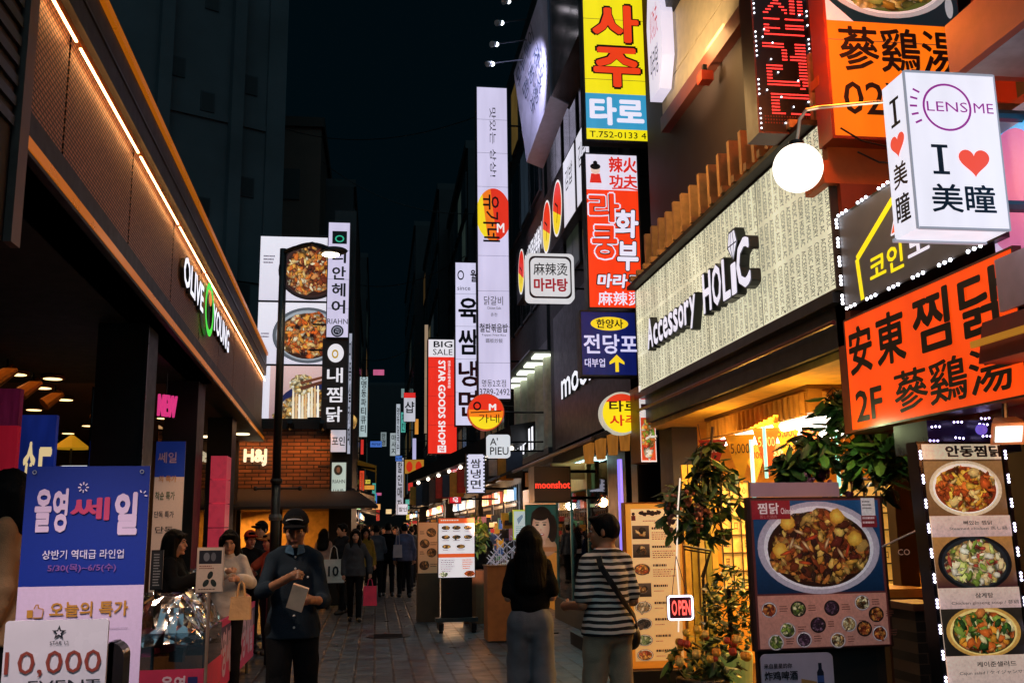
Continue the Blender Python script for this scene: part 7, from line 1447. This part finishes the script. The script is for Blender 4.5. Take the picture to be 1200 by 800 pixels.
def plants():
    g = random.Random(8)
    def vine(label, blobs, n, size, stems, fruit=(), fc='b03a4a'):
        r = thing('hanging_plant', label, 'plant', blobs[0][0]); b = MB()
        for (c, r3) in blobs: leaves(b, c, r3, int(n), size, g)
        b.build('foliage', r); b = MB()
        for st in stems: b.path(st, .011, M('4a3420', .7), 6)
        for (c, r3) in blobs:
            for q in range(9): p0 = Vector(c)+Vector((g.uniform(-.2, .2)*r3[0], 0, r3[2]*.5)); p2 = Vector((c[0]+g.uniform(-1, 1)*r3[0], c[1]+g.uniform(-1, 1)*r3[1], c[2]+g.uniform(-1, .7)*r3[2])); b.path([p0, (p0+p2)/2+Z_*.05, p2], [.007, .005, .003], M('4a3420', .7), 5)
        b.build('stem', r)
        for (c, h) in fruit:
            b = MB()
            for i in range(26): t = g.random(); b.ball((c.x+g.uniform(-1, 1)*.05*(1-t*.7), c.y+g.uniform(-1, 1)*.05*(1-t*.7), c.z-h*t), g.uniform(.012, .02), M(fc, .45, nz=.3, ns=40), 6, 4)
            b.build('flower_cluster', r)
    P = lambda x, y, Y: at(x, y, Y=Y)
    vine('leafy hanging plant with pinkish clusters above the yellow menu board', [(P(818, 580, 7.9), (.26, .2, .22)), (P(842, 570, 7.9), (.20, .2, .25)), (P(800, 590, 7.9), (.20, .2, .2)), (P(828, 540, 7.9), (.12, .12, .20)), (P(815, 615, 7.9), (.28, .2, .12))], 95, .12, [[P(835, 500, 7.9), P(830, 560, 7.9), P(818, 640, 7.9)], [P(850, 640, 7.9), P(842, 600, 7.9), P(835, 560, 7.9)]], [(P(786, 580, 7.8), .28), (P(806, 575, 7.75), .12), (P(818, 590, 7.75), .22), (P(831, 596, 7.8), .12)], 'b8705a')
    vine('large dark leafy plant with purple clusters hanging by the orange sign', [(P(985, 520, 6.3), (.30, .22, .2)), (P(955, 530, 6.3), (.24, .2, .13)), (P(1005, 480, 6.3), (.16, .15, .16)), (P(1030, 545, 6.1), (.24, .2, .18)), (P(985, 470, 6.3), (.13, .12, .1)), (P(1045, 520, 6.1), (.14, .16, .2)), (P(930, 545, 6.3), (.13, .12, .07))], 105, .13, [[P(1020, 470, 6.3), P(990, 510, 6.3), P(940, 540, 6.3)], [P(1010, 500, 6.2), P(1035, 540, 6.1), P(1050, 590, 6.1)]], [(P(963, 540, 6.2), .28), (P(995, 560, 6.2), .22), (P(945, 550, 6.2), .12)], '7a3a62')
    lamp('leaf_light', 'POINT', P(985, 505, 5.75), 5, 'e0f0b0', .05)  # unseen point lamp added to lift the dark leaves
    # flower pots by the entrance
    o = at(822, 760, Y=7.75); r = thing('flower_pot', 'pot of yellow, orange and red roses beside the yellow menu board', 'plant', (o.x, o.y, 0)); b = MB(); b.lathe((o.x, o.y, 0), [(.16, 0), (.21, .45), (.2, .46), (.17, .44)], M('2a2420', .5), 20); b.build('pot', r); b = MB(); leaves(b, (o.x, o.y, .60), (.33, .22, .18), 190, .10, g); b.build('foliage', r)
    for i in range(26):
        a = g.uniform(0, 6.28); rr = math.sqrt(g.random()); p = Vector((o.x+.34*rr*math.cos(a), o.y-.05+.2*rr*math.sin(a)-.05, .66+.16*(1-rr)+g.uniform(-.08, .06))); c = g.choice(['f0b030', 'f8c848', 'e88a38', 'f4c040', 'a83028', 'f0a840', 'f8d070', 'c84a30']); s = g.uniform(.026, .043); b = MB(); b.ball(p, s*.85, M(c, .6, nz=.25, ns=60), 10, 8, (1, 1, .8))
        for k in range(9):
            t = 6.28*k/9+k*.4; e = .5+.5*(k % 3)/2; d = Vector((math.cos(t)*e, math.sin(t)*e, .55)).normalized(); sd = d.cross(Z_).normalized(); q = p+d*s*.72; up = sd.cross(d); b.add([q-sd*s*.5-up*s*.25, q+sd*s*.5-up*s*.25, q+sd*s*.42+up*s*.5+d*s*.22, q-sd*s*.42+up*s*.5+d*s*.22], [(0, 1, 2, 3)], M(c, .6, nz=.2, ns=60))
        b.build('flower', r)
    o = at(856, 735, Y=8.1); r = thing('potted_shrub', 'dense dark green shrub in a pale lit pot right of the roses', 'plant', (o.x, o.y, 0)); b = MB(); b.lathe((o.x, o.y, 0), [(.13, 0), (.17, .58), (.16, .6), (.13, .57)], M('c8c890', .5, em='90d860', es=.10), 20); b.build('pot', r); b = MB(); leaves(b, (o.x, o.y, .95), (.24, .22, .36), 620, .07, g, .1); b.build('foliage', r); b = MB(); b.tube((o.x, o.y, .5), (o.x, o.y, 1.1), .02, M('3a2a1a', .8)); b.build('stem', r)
plants()
def stew_board():
    fr = front(884, 586, 1040, 696, 5.2, .10); fr = front(882, 584, 1041, 758, 5.2, .06); r = thing('menu_board', 'large stew picture menu board on a dark easel in the right foreground', 'menu board', (fr.o.x, fr.o.y+.06, 0)); q = PX(fr, 882, 584, 1041, 758)
    p = Pic(fr, .28, .002, .2); p.R(0, 0, 1, 1, '5a2a28'); a, c = q(885, 586), q(1038, 695); p.R(a[0], a[1], c[0], c[1], '1c4a78', '0c2440'); p.food(*q(962, 642), .465, .315, ['c8702c', 'e0a040', '8a3c1c', 'd8863c', '5a2818', 'b8582a', '3a2018', 'f0c060', '702a20', 'c89a50', '40201c'], 900, .040, 31, 'e4dce4', 'b0a4b4', '2a120c')  # the board's own glow stands in for light falling on the print
    gg = random.Random(3)
    for x, y in ((925, 612), (1005, 632), (985, 605), (914, 645)): p.E(*q(x, y), .055, .05, 'f4cc58', 'c88a28', 18, gg, .12)
    for k in range(10): x, y = gg.uniform(920, 1000), gg.uniform(620, 672); p.E(*q(x, y), .05, .012, gg.choice(['e85a28', '80a840', 'f0d8a0', 'd84828']), '7a3018', 12, gg, .2, gg.uniform(0, 3))
    a, c = q(883, 586), q(929, 608); p.R(a[0], a[1], c[0], c[1], '8a1c28'); a, c = q(884, 697), q(1038, 757); p.R(a[0], a[1], c[0], c[1], 'c08070', 'a87468')
    bow = [(897, 713, 1), (931, 713, 0), (971, 713, 0), (1008, 708, 1), (1024, 722, 0), (917, 737, 1), (953, 732, 0), (990, 732, 1), (1008, 738, 0), (902, 750, 1), (935, 748, 1), (975, 750, 1), (1026, 744, 1)]
    for i, (x, y, lt) in enumerate(bow): p.food(*q(x, y), .058, .052, [['b85a2c', 'd88a40', '7a2c18'], ['8a9a40', 'e0d0a0', '50602a'], ['5a3a50', '7a5a70', '3a2030'], ['d8b070', 'f0e0b0', '8a5a30']][i % 4], 40, .018, i+50, 'd8ccd0' if lt else '1c1818', '8a8088' if lt else '0c0a0a'); p.lines(*q(x+12, y-4), *q(x+22, y+4), 3, '5a3028', i+9)
    a, c = q(1015, 582), q(1032, 606); p.R(a[0], a[1]+.01, c[0], c[1], 'd8d0d0'); p.lines(a[0]+.01, a[1]+.03, c[0]-.01, c[1]-.04, 3, '6a5a5a', 2); a, c = q(1014, 605), q(1033, 619); p.R(*a, *c, '7a2028'); p.lines(a[0]+.01, a[1]+.01, c[0]-.01, c[1]-.01, 2, 'e0c8c8', 4); p.build('menu', r)
    t = MB(); wt = M('f0e0e0', .5, em='f0e0e0', es=.2, nz=0); z = .075; a, c = q(884, 589), q(909, 602); t.text(fr, '찜닭', *a, *c, wt, bold=.03, z=z); a, c = q(911, 595), q(927, 602); t.text(fr, 'Chimdak', *a, *c, wt, bold=.01, z=z); a, c = q(886, 603), q(906, 607); t.text(fr, '蒸した鷄肉', *a, *c, M('d8a0a0', .5, nz=0), bold=0, z=z); t.build('lettering', r)
    b = MB(); b.fbox(fr, -.02, -.012, 1.02, 1.012, -.04, -.001, M('3a2018', .5)); f0 = fr.sub(.02, -.115, .70, -.015, -.03); b.fbox(f0, 0, 0, 1, 1, 0, .015, M('c8a8b8', .5, nz=.05)); b.build('frame', r)
    b = MB(); 
    for x in (.06, .94): a = fr.P(x, 0, -.06); d = fr.P(x, 1); b.hexa([(a.x-.03, a.y-.02, 0), (a.x+.03, a.y-.02, 0), (a.x+.03, a.y+.02, 0), (a.x-.03, a.y+.02, 0), (a.x-.03, a.y-.02, a.z), (a.x+.03, a.y-.02, a.z), (a.x+.03, a.y+.02, a.z), (a.x-.03, a.y+.02, a.z)], M('2a1c14', .6))
    a = fr.P(.5, 1, -.08); b.box(a.x-.32, a.y-.02, .05, a.x+.32, a.y+.03, a.z+.1, M('14100e', .6)); b.build('easel', r)
    f2 = front(894, 765, 979, 860, 5.14); r2 = thing('notice_sheet', 'white notice with a brown bottle and Chinese characters below the stew board', 'poster', f2.P(.5, 1)); rounded(f2, .03, .012, M('c8bcd0', .4, nz=.05), 'sheet', r2); q2 = PX(f2, 894, 765, 979, 860); t = MB(); bk = M('1c1a24', .5, nz=0)
    for s, x0, y0, x1, y1, bo in (('来自星星的你', 897, 776, 930, 782, .02), ('炸鸡啤酒', 897, 785, 936, 796, .03)): a, c = q2(x0, y0), q2(x1, y1); t.text(f2, s, *a, *c, bk, bold=bo)
    t.build('lettering', r2); p = Pic(f2, 0, .002); p.PG([q2(*c) for c in ((959, 800), (959, 788), (961, 784), (961, 777), (965, 777), (965, 784), (967, 788), (967, 800), (967, 830), (959, 830))], '141a30'); p.PG([q2(*c) for c in ((959, 792), (967, 792), (967, 800), (959, 800))], '3a5aa0'); p.PG([q2(*c) for c in ((940, 795), (958, 799), (958, 830), (940, 830))], 'b8884a'); p.build('print', r2); k = MB(); a = f2.P(.5, .5, -.03); k.tube((a.x, a.y, 0), (a.x, a.y, a.z), .015, DKMETAL); k.box(a.x-.18, a.y-.1, 0, a.x+.18, a.y+.1, .02, DKMETAL); k.build('stand', r2)
    lamp('board_light', 'SPOT', (2.3, 4.3, 3.0), 26, 'ffd0b0', .1, fr.P(.5, .4), 50, parent=r)
stew_board()
def led_menu():
    fr = front(1097, 520, 1191, 832, 4.75, .0); r = thing('lit_menu_column', 'tall lit menu column of three dishes edged with white light dots', 'menu board', (fr.o.x, fr.o.y+.05, 0)); q = PX(fr, 1097, 520, 1191, 832); fr.v = Vector((-.025, 0, 1)).normalized()
    p = Pic(fr, .62, .002, .2); p.R(0, 0, 1, 1, 'dcc8a8', 'c8a898'); ws = ['e8a030', 'd8702c', 'f0c048', 'b04820', 'f0d080', 'c85a24', '8a3818']
    p.R(0, .06, 1, .19, '5a4028'); 
    def pan(yc, ry, plate, bowl, pal, n, seed, dark): p.food(.5, yc, .46, ry, pal, n, .033, seed, plate, bowl, dark)
    y = lambda v: (v-520)/312
    p.R(0, y(541), 1, y(607), '8a6a40', '6a4a2c'); pan(y(574), .108, 'f0e8d8', 'c8b898', ws, 420, 61, '7a3014')
    p.R(0, y(632), 1, y(692), 'a87840', '3a1c20'); pan(y(663), .105, '20262a', '0c0e10', ['f0e4b8', 'e8d098', 'd8e080', 'b04838', 'f4ecd0', '88a040', 'c8a860'], 400, 62, '2a2420')
    p.R(0, y(716), 1, y(770), '2a241c', '1c1814'); pan(y(743), .095, 'e8c878', 'b88a40', ['e89830', 'c86024', '58802c', '2a4a20', 'f0e0a0', 'd8803c', '88a040'], 420, 63, '3a3018')
    for y0, y1 in ((607, 632), (692, 716), (770, 832)): p.R(0, y(y0), 1, y(y1), 'd0b8a8', 'c0a4a0')
    p.build('menu', r); t = MB(); bk = M('2a1812', .5, nz=0)
    for s, x0, y0, x1, y1, bo in (('안동찜닭', .2, 523, .92, 537, .05), ('뼈있는 찜닭', .32, 613, .68, 618, .02), ('Steamed chicken 蒸し鷄', .14, 620, .86, 624, .0), ('삼계탕', .36, 697, .58, 703, .02), ('Chicken ginseng soup / 蔘鷄湯', .06, 706, .96, 711, .0), ('케이준샐러드', .28, 775, .76, 781, .02), ('Cajun salad / ケイジャンサラダ', .06, 785, .96, 790, .0)): t.text(fr, s, x0, y(y0), x1, y(y1), bk, bold=bo, z=.07)
    t.build('lettering', r); b = MB(); b.fbox(fr, -.06, -.01, 1.06, 1.0, -.1, -.001, M('14100e', .4)); b.fbox(fr, -.06, 0, -.02, 1, 0, .012, M('3a3a40', .3, .8)); b.fbox(fr, 1.02, 0, 1.06, 1, 0, .012, M('3a3a40', .3, .8)); a = fr.P(.5, 1, -.05); b.box(a.x-.24, a.y-.1, 0, a.x+.24, a.y+.1, a.z+.02, M('14100e', .5)); b.build('case', r)
    e = MB(); w = L('e4dcff', 9, 0)
    for x in (-.04, 1.04):
        for k in range(11):
            for i in range(3): e.ball(fr.P(x, .03+k*.094+i*.013, .016), .0068, w, 6, 4)
    e.build('edge_light', r)
led_menu()
def right_bits():
    a = at(1182, 508, Y=4.4); r = thing('floodlight', 'small tilted white floodlight under the maroon awning', 'light', a); d = Vector((-.35, -.75, -.55)).normalized(); u = Vector((.93, -.35, .0)).normalized(); v = u.cross(d).normalized()*-1
    P = lambda x, y, z: a+u*x+v*y+d*z
    b = MB(); b.hexa([P(-.05, -.04, -.1), P(.05, -.04, -.1), P(.05, .04, -.1), P(-.05, .04, -.1), P(-.08, -.06, 0), P(.08, -.06, 0), P(.08, .06, 0), P(-.08, .06, 0)], M('c8a890', .4)); b.build('housing', r); b = MB(); b.hexa([P(-.06, -.042, .001), P(.06, -.042, .001), P(.06, .042, .001), P(-.06, .042, .001), P(-.06, -.042, .006), P(.06, -.042, .006), P(.06, .042, .006), P(-.06, .042, .006)], L('fff4ea', 2.2, 0)); b.build('lens', r); b = MB(); b.tube(P(0, 0, -.08), P(0, .15, -.15), .014, STEEL); b.build('arm', r)
    g = random.Random(5); b = MB(); w = L('c8b8ff', 7, 0)
    for x0, y0 in ((1090, 516), (1118, 494), (1120, 513), (1150, 490), (1152, 511), (1092, 500), (1148, 497)):
        for i in range(3): b.ball(at(x0+i*4.5, y0+g.uniform(-.5, .5), Y=4.9), .0062, w, 6, 4)
    b.build('x'); o = bpy.data.objects['x']; o.name = 'led_string'; tag(o, 'short rows of violet white light dots below the wide orange sign', 'light')
    b = MB(); bx = at(1105, 506, Y=5.0); b.box(bx.x-.12, 4.95, 2.0, bx.x+.42, 5.3, 2.17, M('1a1838', .3)); o = b.build('control_box'); tag(o, 'dark violet box under the wide orange sign', 'box')
    b = MB(); b.ball(at(1150, 503, Y=4.85), .03, M('8a78d8', .2, em='8a70ff', es=.5), 12, 8); o = b.build('glass_ball'); tag(o, 'small violet glowing ball hanging under the orange sign', 'ornament')
    a = at(1064, 640, Y=6.9); b = MB(); b.box(a.x-.075, 6.9, .0, a.x+.075, 7.02, 2.35, M('2a1a10', .6)); o = b.build('timber_post'); tag(o, 'dark timber post between the lattice screen and the lit menu column', 'post')
    f = front(1052, 643, 1066, 650, 6.89); b = MB(); b.text(f, 'CO', 0, 0, 1, 1, M('b8a898', .5, em='b8a898', es=.2, nz=0), bold=0, z=.003); o = b.build('post_letters'); tag(o, 'pale letters CO on the dark timber post', 'sign')
    r = thing('counter', 'dark wooden counter with a pale top behind the stew board', 'counter', at(1062, 690, Y=7.0)); q0, q1 = at(1035, 690, Y=6.6), at(1092, 690, Y=6.6); b = MB(); b.box(q0.x, 6.6, q0.z-.06, q1.x, 7.3, q0.z, M('c89848', .5)); b.build('top', r); b = MB(); b.box(q0.x+.03, 6.63, 0, q1.x-.03, 7.27, q0.z-.06, M('2a1a12', .6)); b.build('cabinet', r)
    r = thing('brick_planter', 'low dark tiled wall beside the lit menu column', 'wall', at(1085, 740, Y=5.6)); a0, a1 = at(1072, 715, Y=5.6), at(1105, 715, Y=5.6); b = MB(); b.box(a0.x, 5.6, 0, a1.x, 5.9, a0.z, brick_mat('dark_tile', '1a1614', '221c18', '4a3a30', .12, .06, ms=.06, axes='xz')); b.build('tiles', r); b = MB(); b.box(a0.x-.02, 5.58, a0.z, a1.x+.02, 5.92, a0.z+.04, M('6a4030', .6)); b.build('coping', r)
    b = MB(); b.path([at(1034, 640, Y=5.1), at(1090, 614, Y=4.8)], .0045, M('e8e0d8', .5, nz=0)); o = b.build('cable'); tag(o, 'thin pale cable running from the stew board to the lit menu column', 'cable')
    for i, pts in enumerate((((985, 150, 5.7), (1010, 165, 5.7), (1040, 172, 5.7), (1062, 168, 5.6)), ((1005, 178, 5.7), (1030, 190, 5.7), (1060, 192, 5.6)))):
        b = MB(); b.path([at(x, y, Y=Y) for x, y, Y in pts], .006, BLACK); o = b.build('cable'); tag(o, ['upper slack black cable by the orange phone sign', 'lower slack black cable by the orange phone sign'][i], 'cable')
right_bits()
def awnings():
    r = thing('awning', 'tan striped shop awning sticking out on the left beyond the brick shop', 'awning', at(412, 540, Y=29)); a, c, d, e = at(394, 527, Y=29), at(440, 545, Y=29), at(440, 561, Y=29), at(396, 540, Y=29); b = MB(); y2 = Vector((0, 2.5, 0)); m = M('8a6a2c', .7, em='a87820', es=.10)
    lo, hi = [a+Vector((-.3, 0, 0)), c, c+y2, a+y2+Vector((-.3, 0, 0))], None; b.hexa([p-Z_*.06 for p in lo]+lo, m); b.build('cover', r); k = MB(); k.hexa([c-Z_*.4, c+X_*.03-Z_*.4, c+y2+X_*.03-Z_*.4, c+y2-Z_*.4, c-Z_*.002, c+X_*.03-Z_*.002, c+y2+X_*.03-Z_*.002, c+y2-Z_*.002], m); k.build('valance', r); k = MB(); k.tube(e+Vector((-.3, .1, 0)), c+Vector((0, .1, -.1)), .03, DKMETAL); k.tube((a.x+.05, a.y, 0), (a.x+.05, a.y, a.z), .04, DKMETAL); k.build('frame', r)
    r = thing('awning', 'long dark sloping shop awning in front of the red goods signs', 'awning', at(540, 530, Y=22)); P = [at(598, 500, Y=20), at(478, 556, Y=25.5), at(478, 566, Y=25.5), at(600, 520, Y=20)]; b = MB(); w = Vector((1.2, .5, .25)); b.hexa([P[3], P[2], P[2]+w, P[3]+w, P[0]+Z_*.03, P[1]+Z_*.03, P[1]+w+Z_*.03, P[0]+w+Z_*.03], M('1c2024', .6)); b.build('cover', r)
    g = random.Random(6)
    for i in range(9): t = (i+.5)/9; o = P[2]*t+P[3]*(1-t)+Vector((.15, .05, -.03)); k = MB(); k.ball(o, .045, L('fff0d8', 4, 0), 8, 6); k.build('bulb', r)
    for i in range(14):
        t = (i+.5)/14; o = P[2]*t+P[3]*(1-t); c = g.choice(['e8e0d8', 'd84030', '20242a', 'e0a040', '3a4a60', '6a5a50']); k = MB(); k.box(o.x-.02, o.y-.1, o.z-.5-g.uniform(0, .2), o.x+.3, o.y+.1, o.z-.12, M(c, .7)); q = k.build('hanging_goods'); tag(q, 'clothes and bags hanging below the long dark awning', 'goods', 'goods hanging below the long dark awning')
    r = thing('planter', 'orange lit shrub and paper goods outside the shop past the menu stand', 'plant', at(556, 640, Y=17.6)); b = MB(); o = at(556, 625, Y=17.6); leaves(b, o, (.25, .2, .35), 160, .16, g); b.build('foliage', r); b = MB(); b.lathe((o.x, o.y, 0), [(.2, 0), (.26, .9), (.22, .9)], M('5a3a24', .6)); b.build('pot', r)
    lamp('shop_light', 'POINT', at(557, 600, Y=17.3), 22, 'ff9a30', .08, parent=r); lamp('ground_light', 'SPOT', at(575, 560, Y=14.9), 700, 'ffb890', .04, at(545, 715, Z=0), 22, parent=r, blend=.25)
awnings()
def carried():
    W1 = PEOPLE['cap'][1]; h = PEOPLE['cap'][2][1][0]; a = at(357, 686, Y=h.y-.06); r = None
    b = MB(); f = Fr(h+Vector((-.06, -.05, .02)), (math.cos(.5), -.1, -.3), .11, .17, v=Vector((.42, -.3, .9))); f.v = (f.v-f.u*f.v.dot(f.u)).normalized(); f.n = f.u.cross(f.v)
    b.fbox(f, 0, 0, 1, 1, -.012, .012, M('c8a890', .6)); b.fbox(f, .02, .01, 1.02, .99, .013, .016, M('d8bca4', .6)); o = b.build('booklet'); tag(o, 'pale booklet held by the man in the cap', 'booklet')
    def bag(name, label, c, w, d, h_, col, cat, text=None, handle=.22, tc='14161a', em=0):
        r = thing(name, label, cat, (c[0], c[1], c[2])); b = MB(); m = M(col, .6, nz=.12, bump=.3, bs=25); x, y, z = c; b.hexa([(x-w/2, y-d/2, z), (x+w/2, y-d/2, z), (x+w/2, y+d/2, z), (x-w/2, y+d/2, z), (x-w*.46, y-d*.3, z+h_), (x+w*.46, y-d*.3, z+h_), (x+w*.46, y+d*.3, z+h_), (x-w*.46, y+d*.3, z+h_)], m); b.build('pouch', r)
        b = MB()
        for s in (-1, 1): b.path([(x-w*.2, y+s*d*.25, z+h_-.01), (x-w*.12, y+s*d*.12, z+h_+handle*.8), (x, y, z+h_+handle), (x+w*.12, y+s*d*.12, z+h_+handle*.8), (x+w*.2, y+s*d*.25, z+h_-.01)], .008, m)
        b.build('handle', r)
        if text: t = MB(); f = Fr((x, y-d*.42-.006, z+h_*.5), X_, w, h_); f.v = Vector((0, d*.2, h_)).normalized(); t.text(f, text, .26, .28, .74, .72, M(tc, .6, nz=0), bold=.03, z=.006); t.build('lettering', r)
    h = PEOPLE['walk'][2][1][0]; bag('shopping_bag', 'bright pink shopping bag carried by the walking woman in grey', (h.x, h.y-.03, h.z-.50), .25, .14, .34, 'e03058', 'bag', None, .13)
    h = PEOPLE['suit'][2][0][0]; k = at(391, 660, Y=19.8); bag('tote_bag', 'white tote bag printed with the number 10', (k.x, 19.8, .62), .42, .12, .44, 'd8ccc4', 'bag', '10', .26)
    h = PEOPLE['blueshirt'][1]((.0, .15, 1.1)); k = at(466, 645, Y=24.2); bag('shoulder_bag', 'pale bag at the side of the man in the blue grey shirt', (k.x, 24.2, .95), .22, .1, .3, 'b0a8b0', 'bag', None, .4)
    k = at(282, 712, Y=9.55); bag('handbag', 'tan handbag with dark handles by the smiling woman', (k.x, k.y, k.z-.1), .19, .12, .20, 'c89a68', 'bag', None, .14)
    Wt = PEOPLE['stripe'][1]; b = MB(); pts = [Wt(p) for p in ((.13, .10, 1.425), (.14, .135, 1.36), (.08, .168, 1.25), (-.02, .165, 1.12), (-.12, .145, 1.02), (-.19, .085, .95), (-.215, .0, .92))]
    fr = []; r = thing('crossbody_bag', 'black crossbody bag and strap across the striped T-shirt', 'bag', Wt((-.2, 0, .85))); n = len(pts); vs = []
    for i, p in enumerate(pts): d = (pts[min(i+1, n-1)]-pts[max(i-1, 0)]).normalized(); c = Wt((0, 0, p.z)); nn = (p-Vector((c.x, c.y, p.z))).normalized(); s = d.cross(nn).normalized(); vs += [p+s*.02, p-s*.02, p-s*.02+nn*.006, p+s*.02+nn*.006]
    b.add(vs, [(4*i+k, 4*i+(k+1) % 4, 4*i+4+(k+1) % 4, 4*i+4+k) for i in range(n-1) for k in range(4)], M('0c0c0e', .6)); b.build('strap', r); b = MB(); c = Wt((-.23, -.03, .86)); b.ball(c, .09, M('0c0c0e', .5), 12, 8, (.7, 1, 1)); b.build('pouch', r, True)
    # detail on the front man's shirt: buttons, collar, pocket flaps, belt buckle
    rt = PEOPLE['cap'][0]; sh = [o for o in bpy.data.objects if o.parent == rt and o.name.startswith('shirt')][0]; V = np.array([tuple(v.co) for v in sh.data.vertices])
    def surf(x, z): d = (np.abs(V[:, 0]-x) < .012) & (np.abs(V[:, 2]-z) < .012) & (V[:, 1] < 0); return V[d][:, 1].max() if d.any() and False else (V[d][:, 1].min() if d.any() else -.13)
    def local(mb, name, parent): me = bpy.data.meshes.new(name); me.from_pydata([tuple(v) for v in mb.v], [], mb.f); [me.materials.append(m) for m in mb.mats]; o = bpy.data.objects.new(name, me); COL.objects.link(o); o.parent = parent; return o
    k = 1.76/1.72
    for z in (1.44, 1.36, 1.04, .96): y = surf(0, z); q = MB(); q.ball((0.0, y-.002, z), .0085, M('c8c8c8', .3), 8, 6, (1, .5, 1)); local(q, 'button', sh)
    for sg in (-1, 1):
        y = surf(sg*.09, 1.30); q = MB(); q.ball((sg*.09, y-.003, 1.30), .008, M('c8c8c8', .3), 8, 6, (1, .5, 1)); local(q, 'button', sh)
        q = MB(); m = cloth('34506a'); a = (sg*.012, -.085, 1.475); q.hexa([(sg*.01, -.088, 1.455), (sg*.065, -.055, 1.47), (sg*.07, -.045, 1.475), (sg*.012, -.078, 1.46), (sg*.02, -.062, 1.53), (sg*.062, -.02, 1.525), (sg*.066, -.014, 1.522), (sg*.022, -.054, 1.528)], m); local(q, 'collar', sh)
carried()
def street_dirt():
    g = random.Random(9)
    r = thing('drain_cover', 'round iron drain cover set in the paving in the street middle', 'drain cover', at(455, 745, Z=.0)); c = at(455, 745, Z=0); b = MB(); b.lathe((c.x, c.y, .002), [(.34, 0), (.34, .006), (.30, .006)], M('1c1e20', .4, .7, bump=.5, bs=40), 28); b.build('rim', r); b = MB()
    for i in range(-3, 4): b.box(c.x-.22, c.y+i*.075-.012, .009, c.x+.22, c.y+i*.075+.012, .013, M('2c2e30', .35, .8))
    b.build('grip_bars', r)
    for i in range(9):
        c = at(g.uniform(380, 590), g.uniform(700, 790), Z=0); b = MB(); a = g.uniform(0, 3); s = g.uniform(.02, .045); u = Vector((math.cos(a), math.sin(a), 0)); v = Vector((-math.sin(a), math.cos(a), 0)); P = [c+u*s+v*s*.6+Z_*.006, c-u*s+v*s*.7+Z_*.012, c-u*s*1.1-v*s*.6+Z_*.006, c+u*s*.9-v*s*.7+Z_*.015]; b.add(P+[p-Z_*.004 for p in P], [(0, 1, 2, 3), (7, 6, 5, 4), (0, 4, 5, 1), (1, 5, 6, 2), (2, 6, 7, 3), (3, 7, 4, 0)], M(g.choice(['b0a8a0', '8a8478', 'a06050']), .7)); o = b.build('paper_scrap'); tag(o, 'small scrap of paper lying on the paving', 'litter', 'scraps of paper on the paving')
    for i, (x0, y0, Y0, x1, y1, Y1, sag) in enumerate(((378, 190, 30, 560, 250, 26, .5), (405, 330, 34, 545, 300, 30, .5), (330, 150, 32, 600, 120, 24, .7), (420, 420, 44, 500, 395, 38, .4))):
        a, c = at(x0, y0, Y=Y0), at(x1, y1, Y=Y1); b = MB(); b.path([a.lerp(c, t)-Z_*sag*4*t*(1-t) for t in [k/12 for k in range(13)]], .014, BLACK, 5); o = b.build('overhead_cable'); tag(o, ['overhead cable from the brown block to the very tall white sign', 'overhead cable low over the street towards the white noodle sign', 'highest overhead cable across the street', 'farthest overhead cable near the red goods sign'][i], 'cable')
street_dirt()
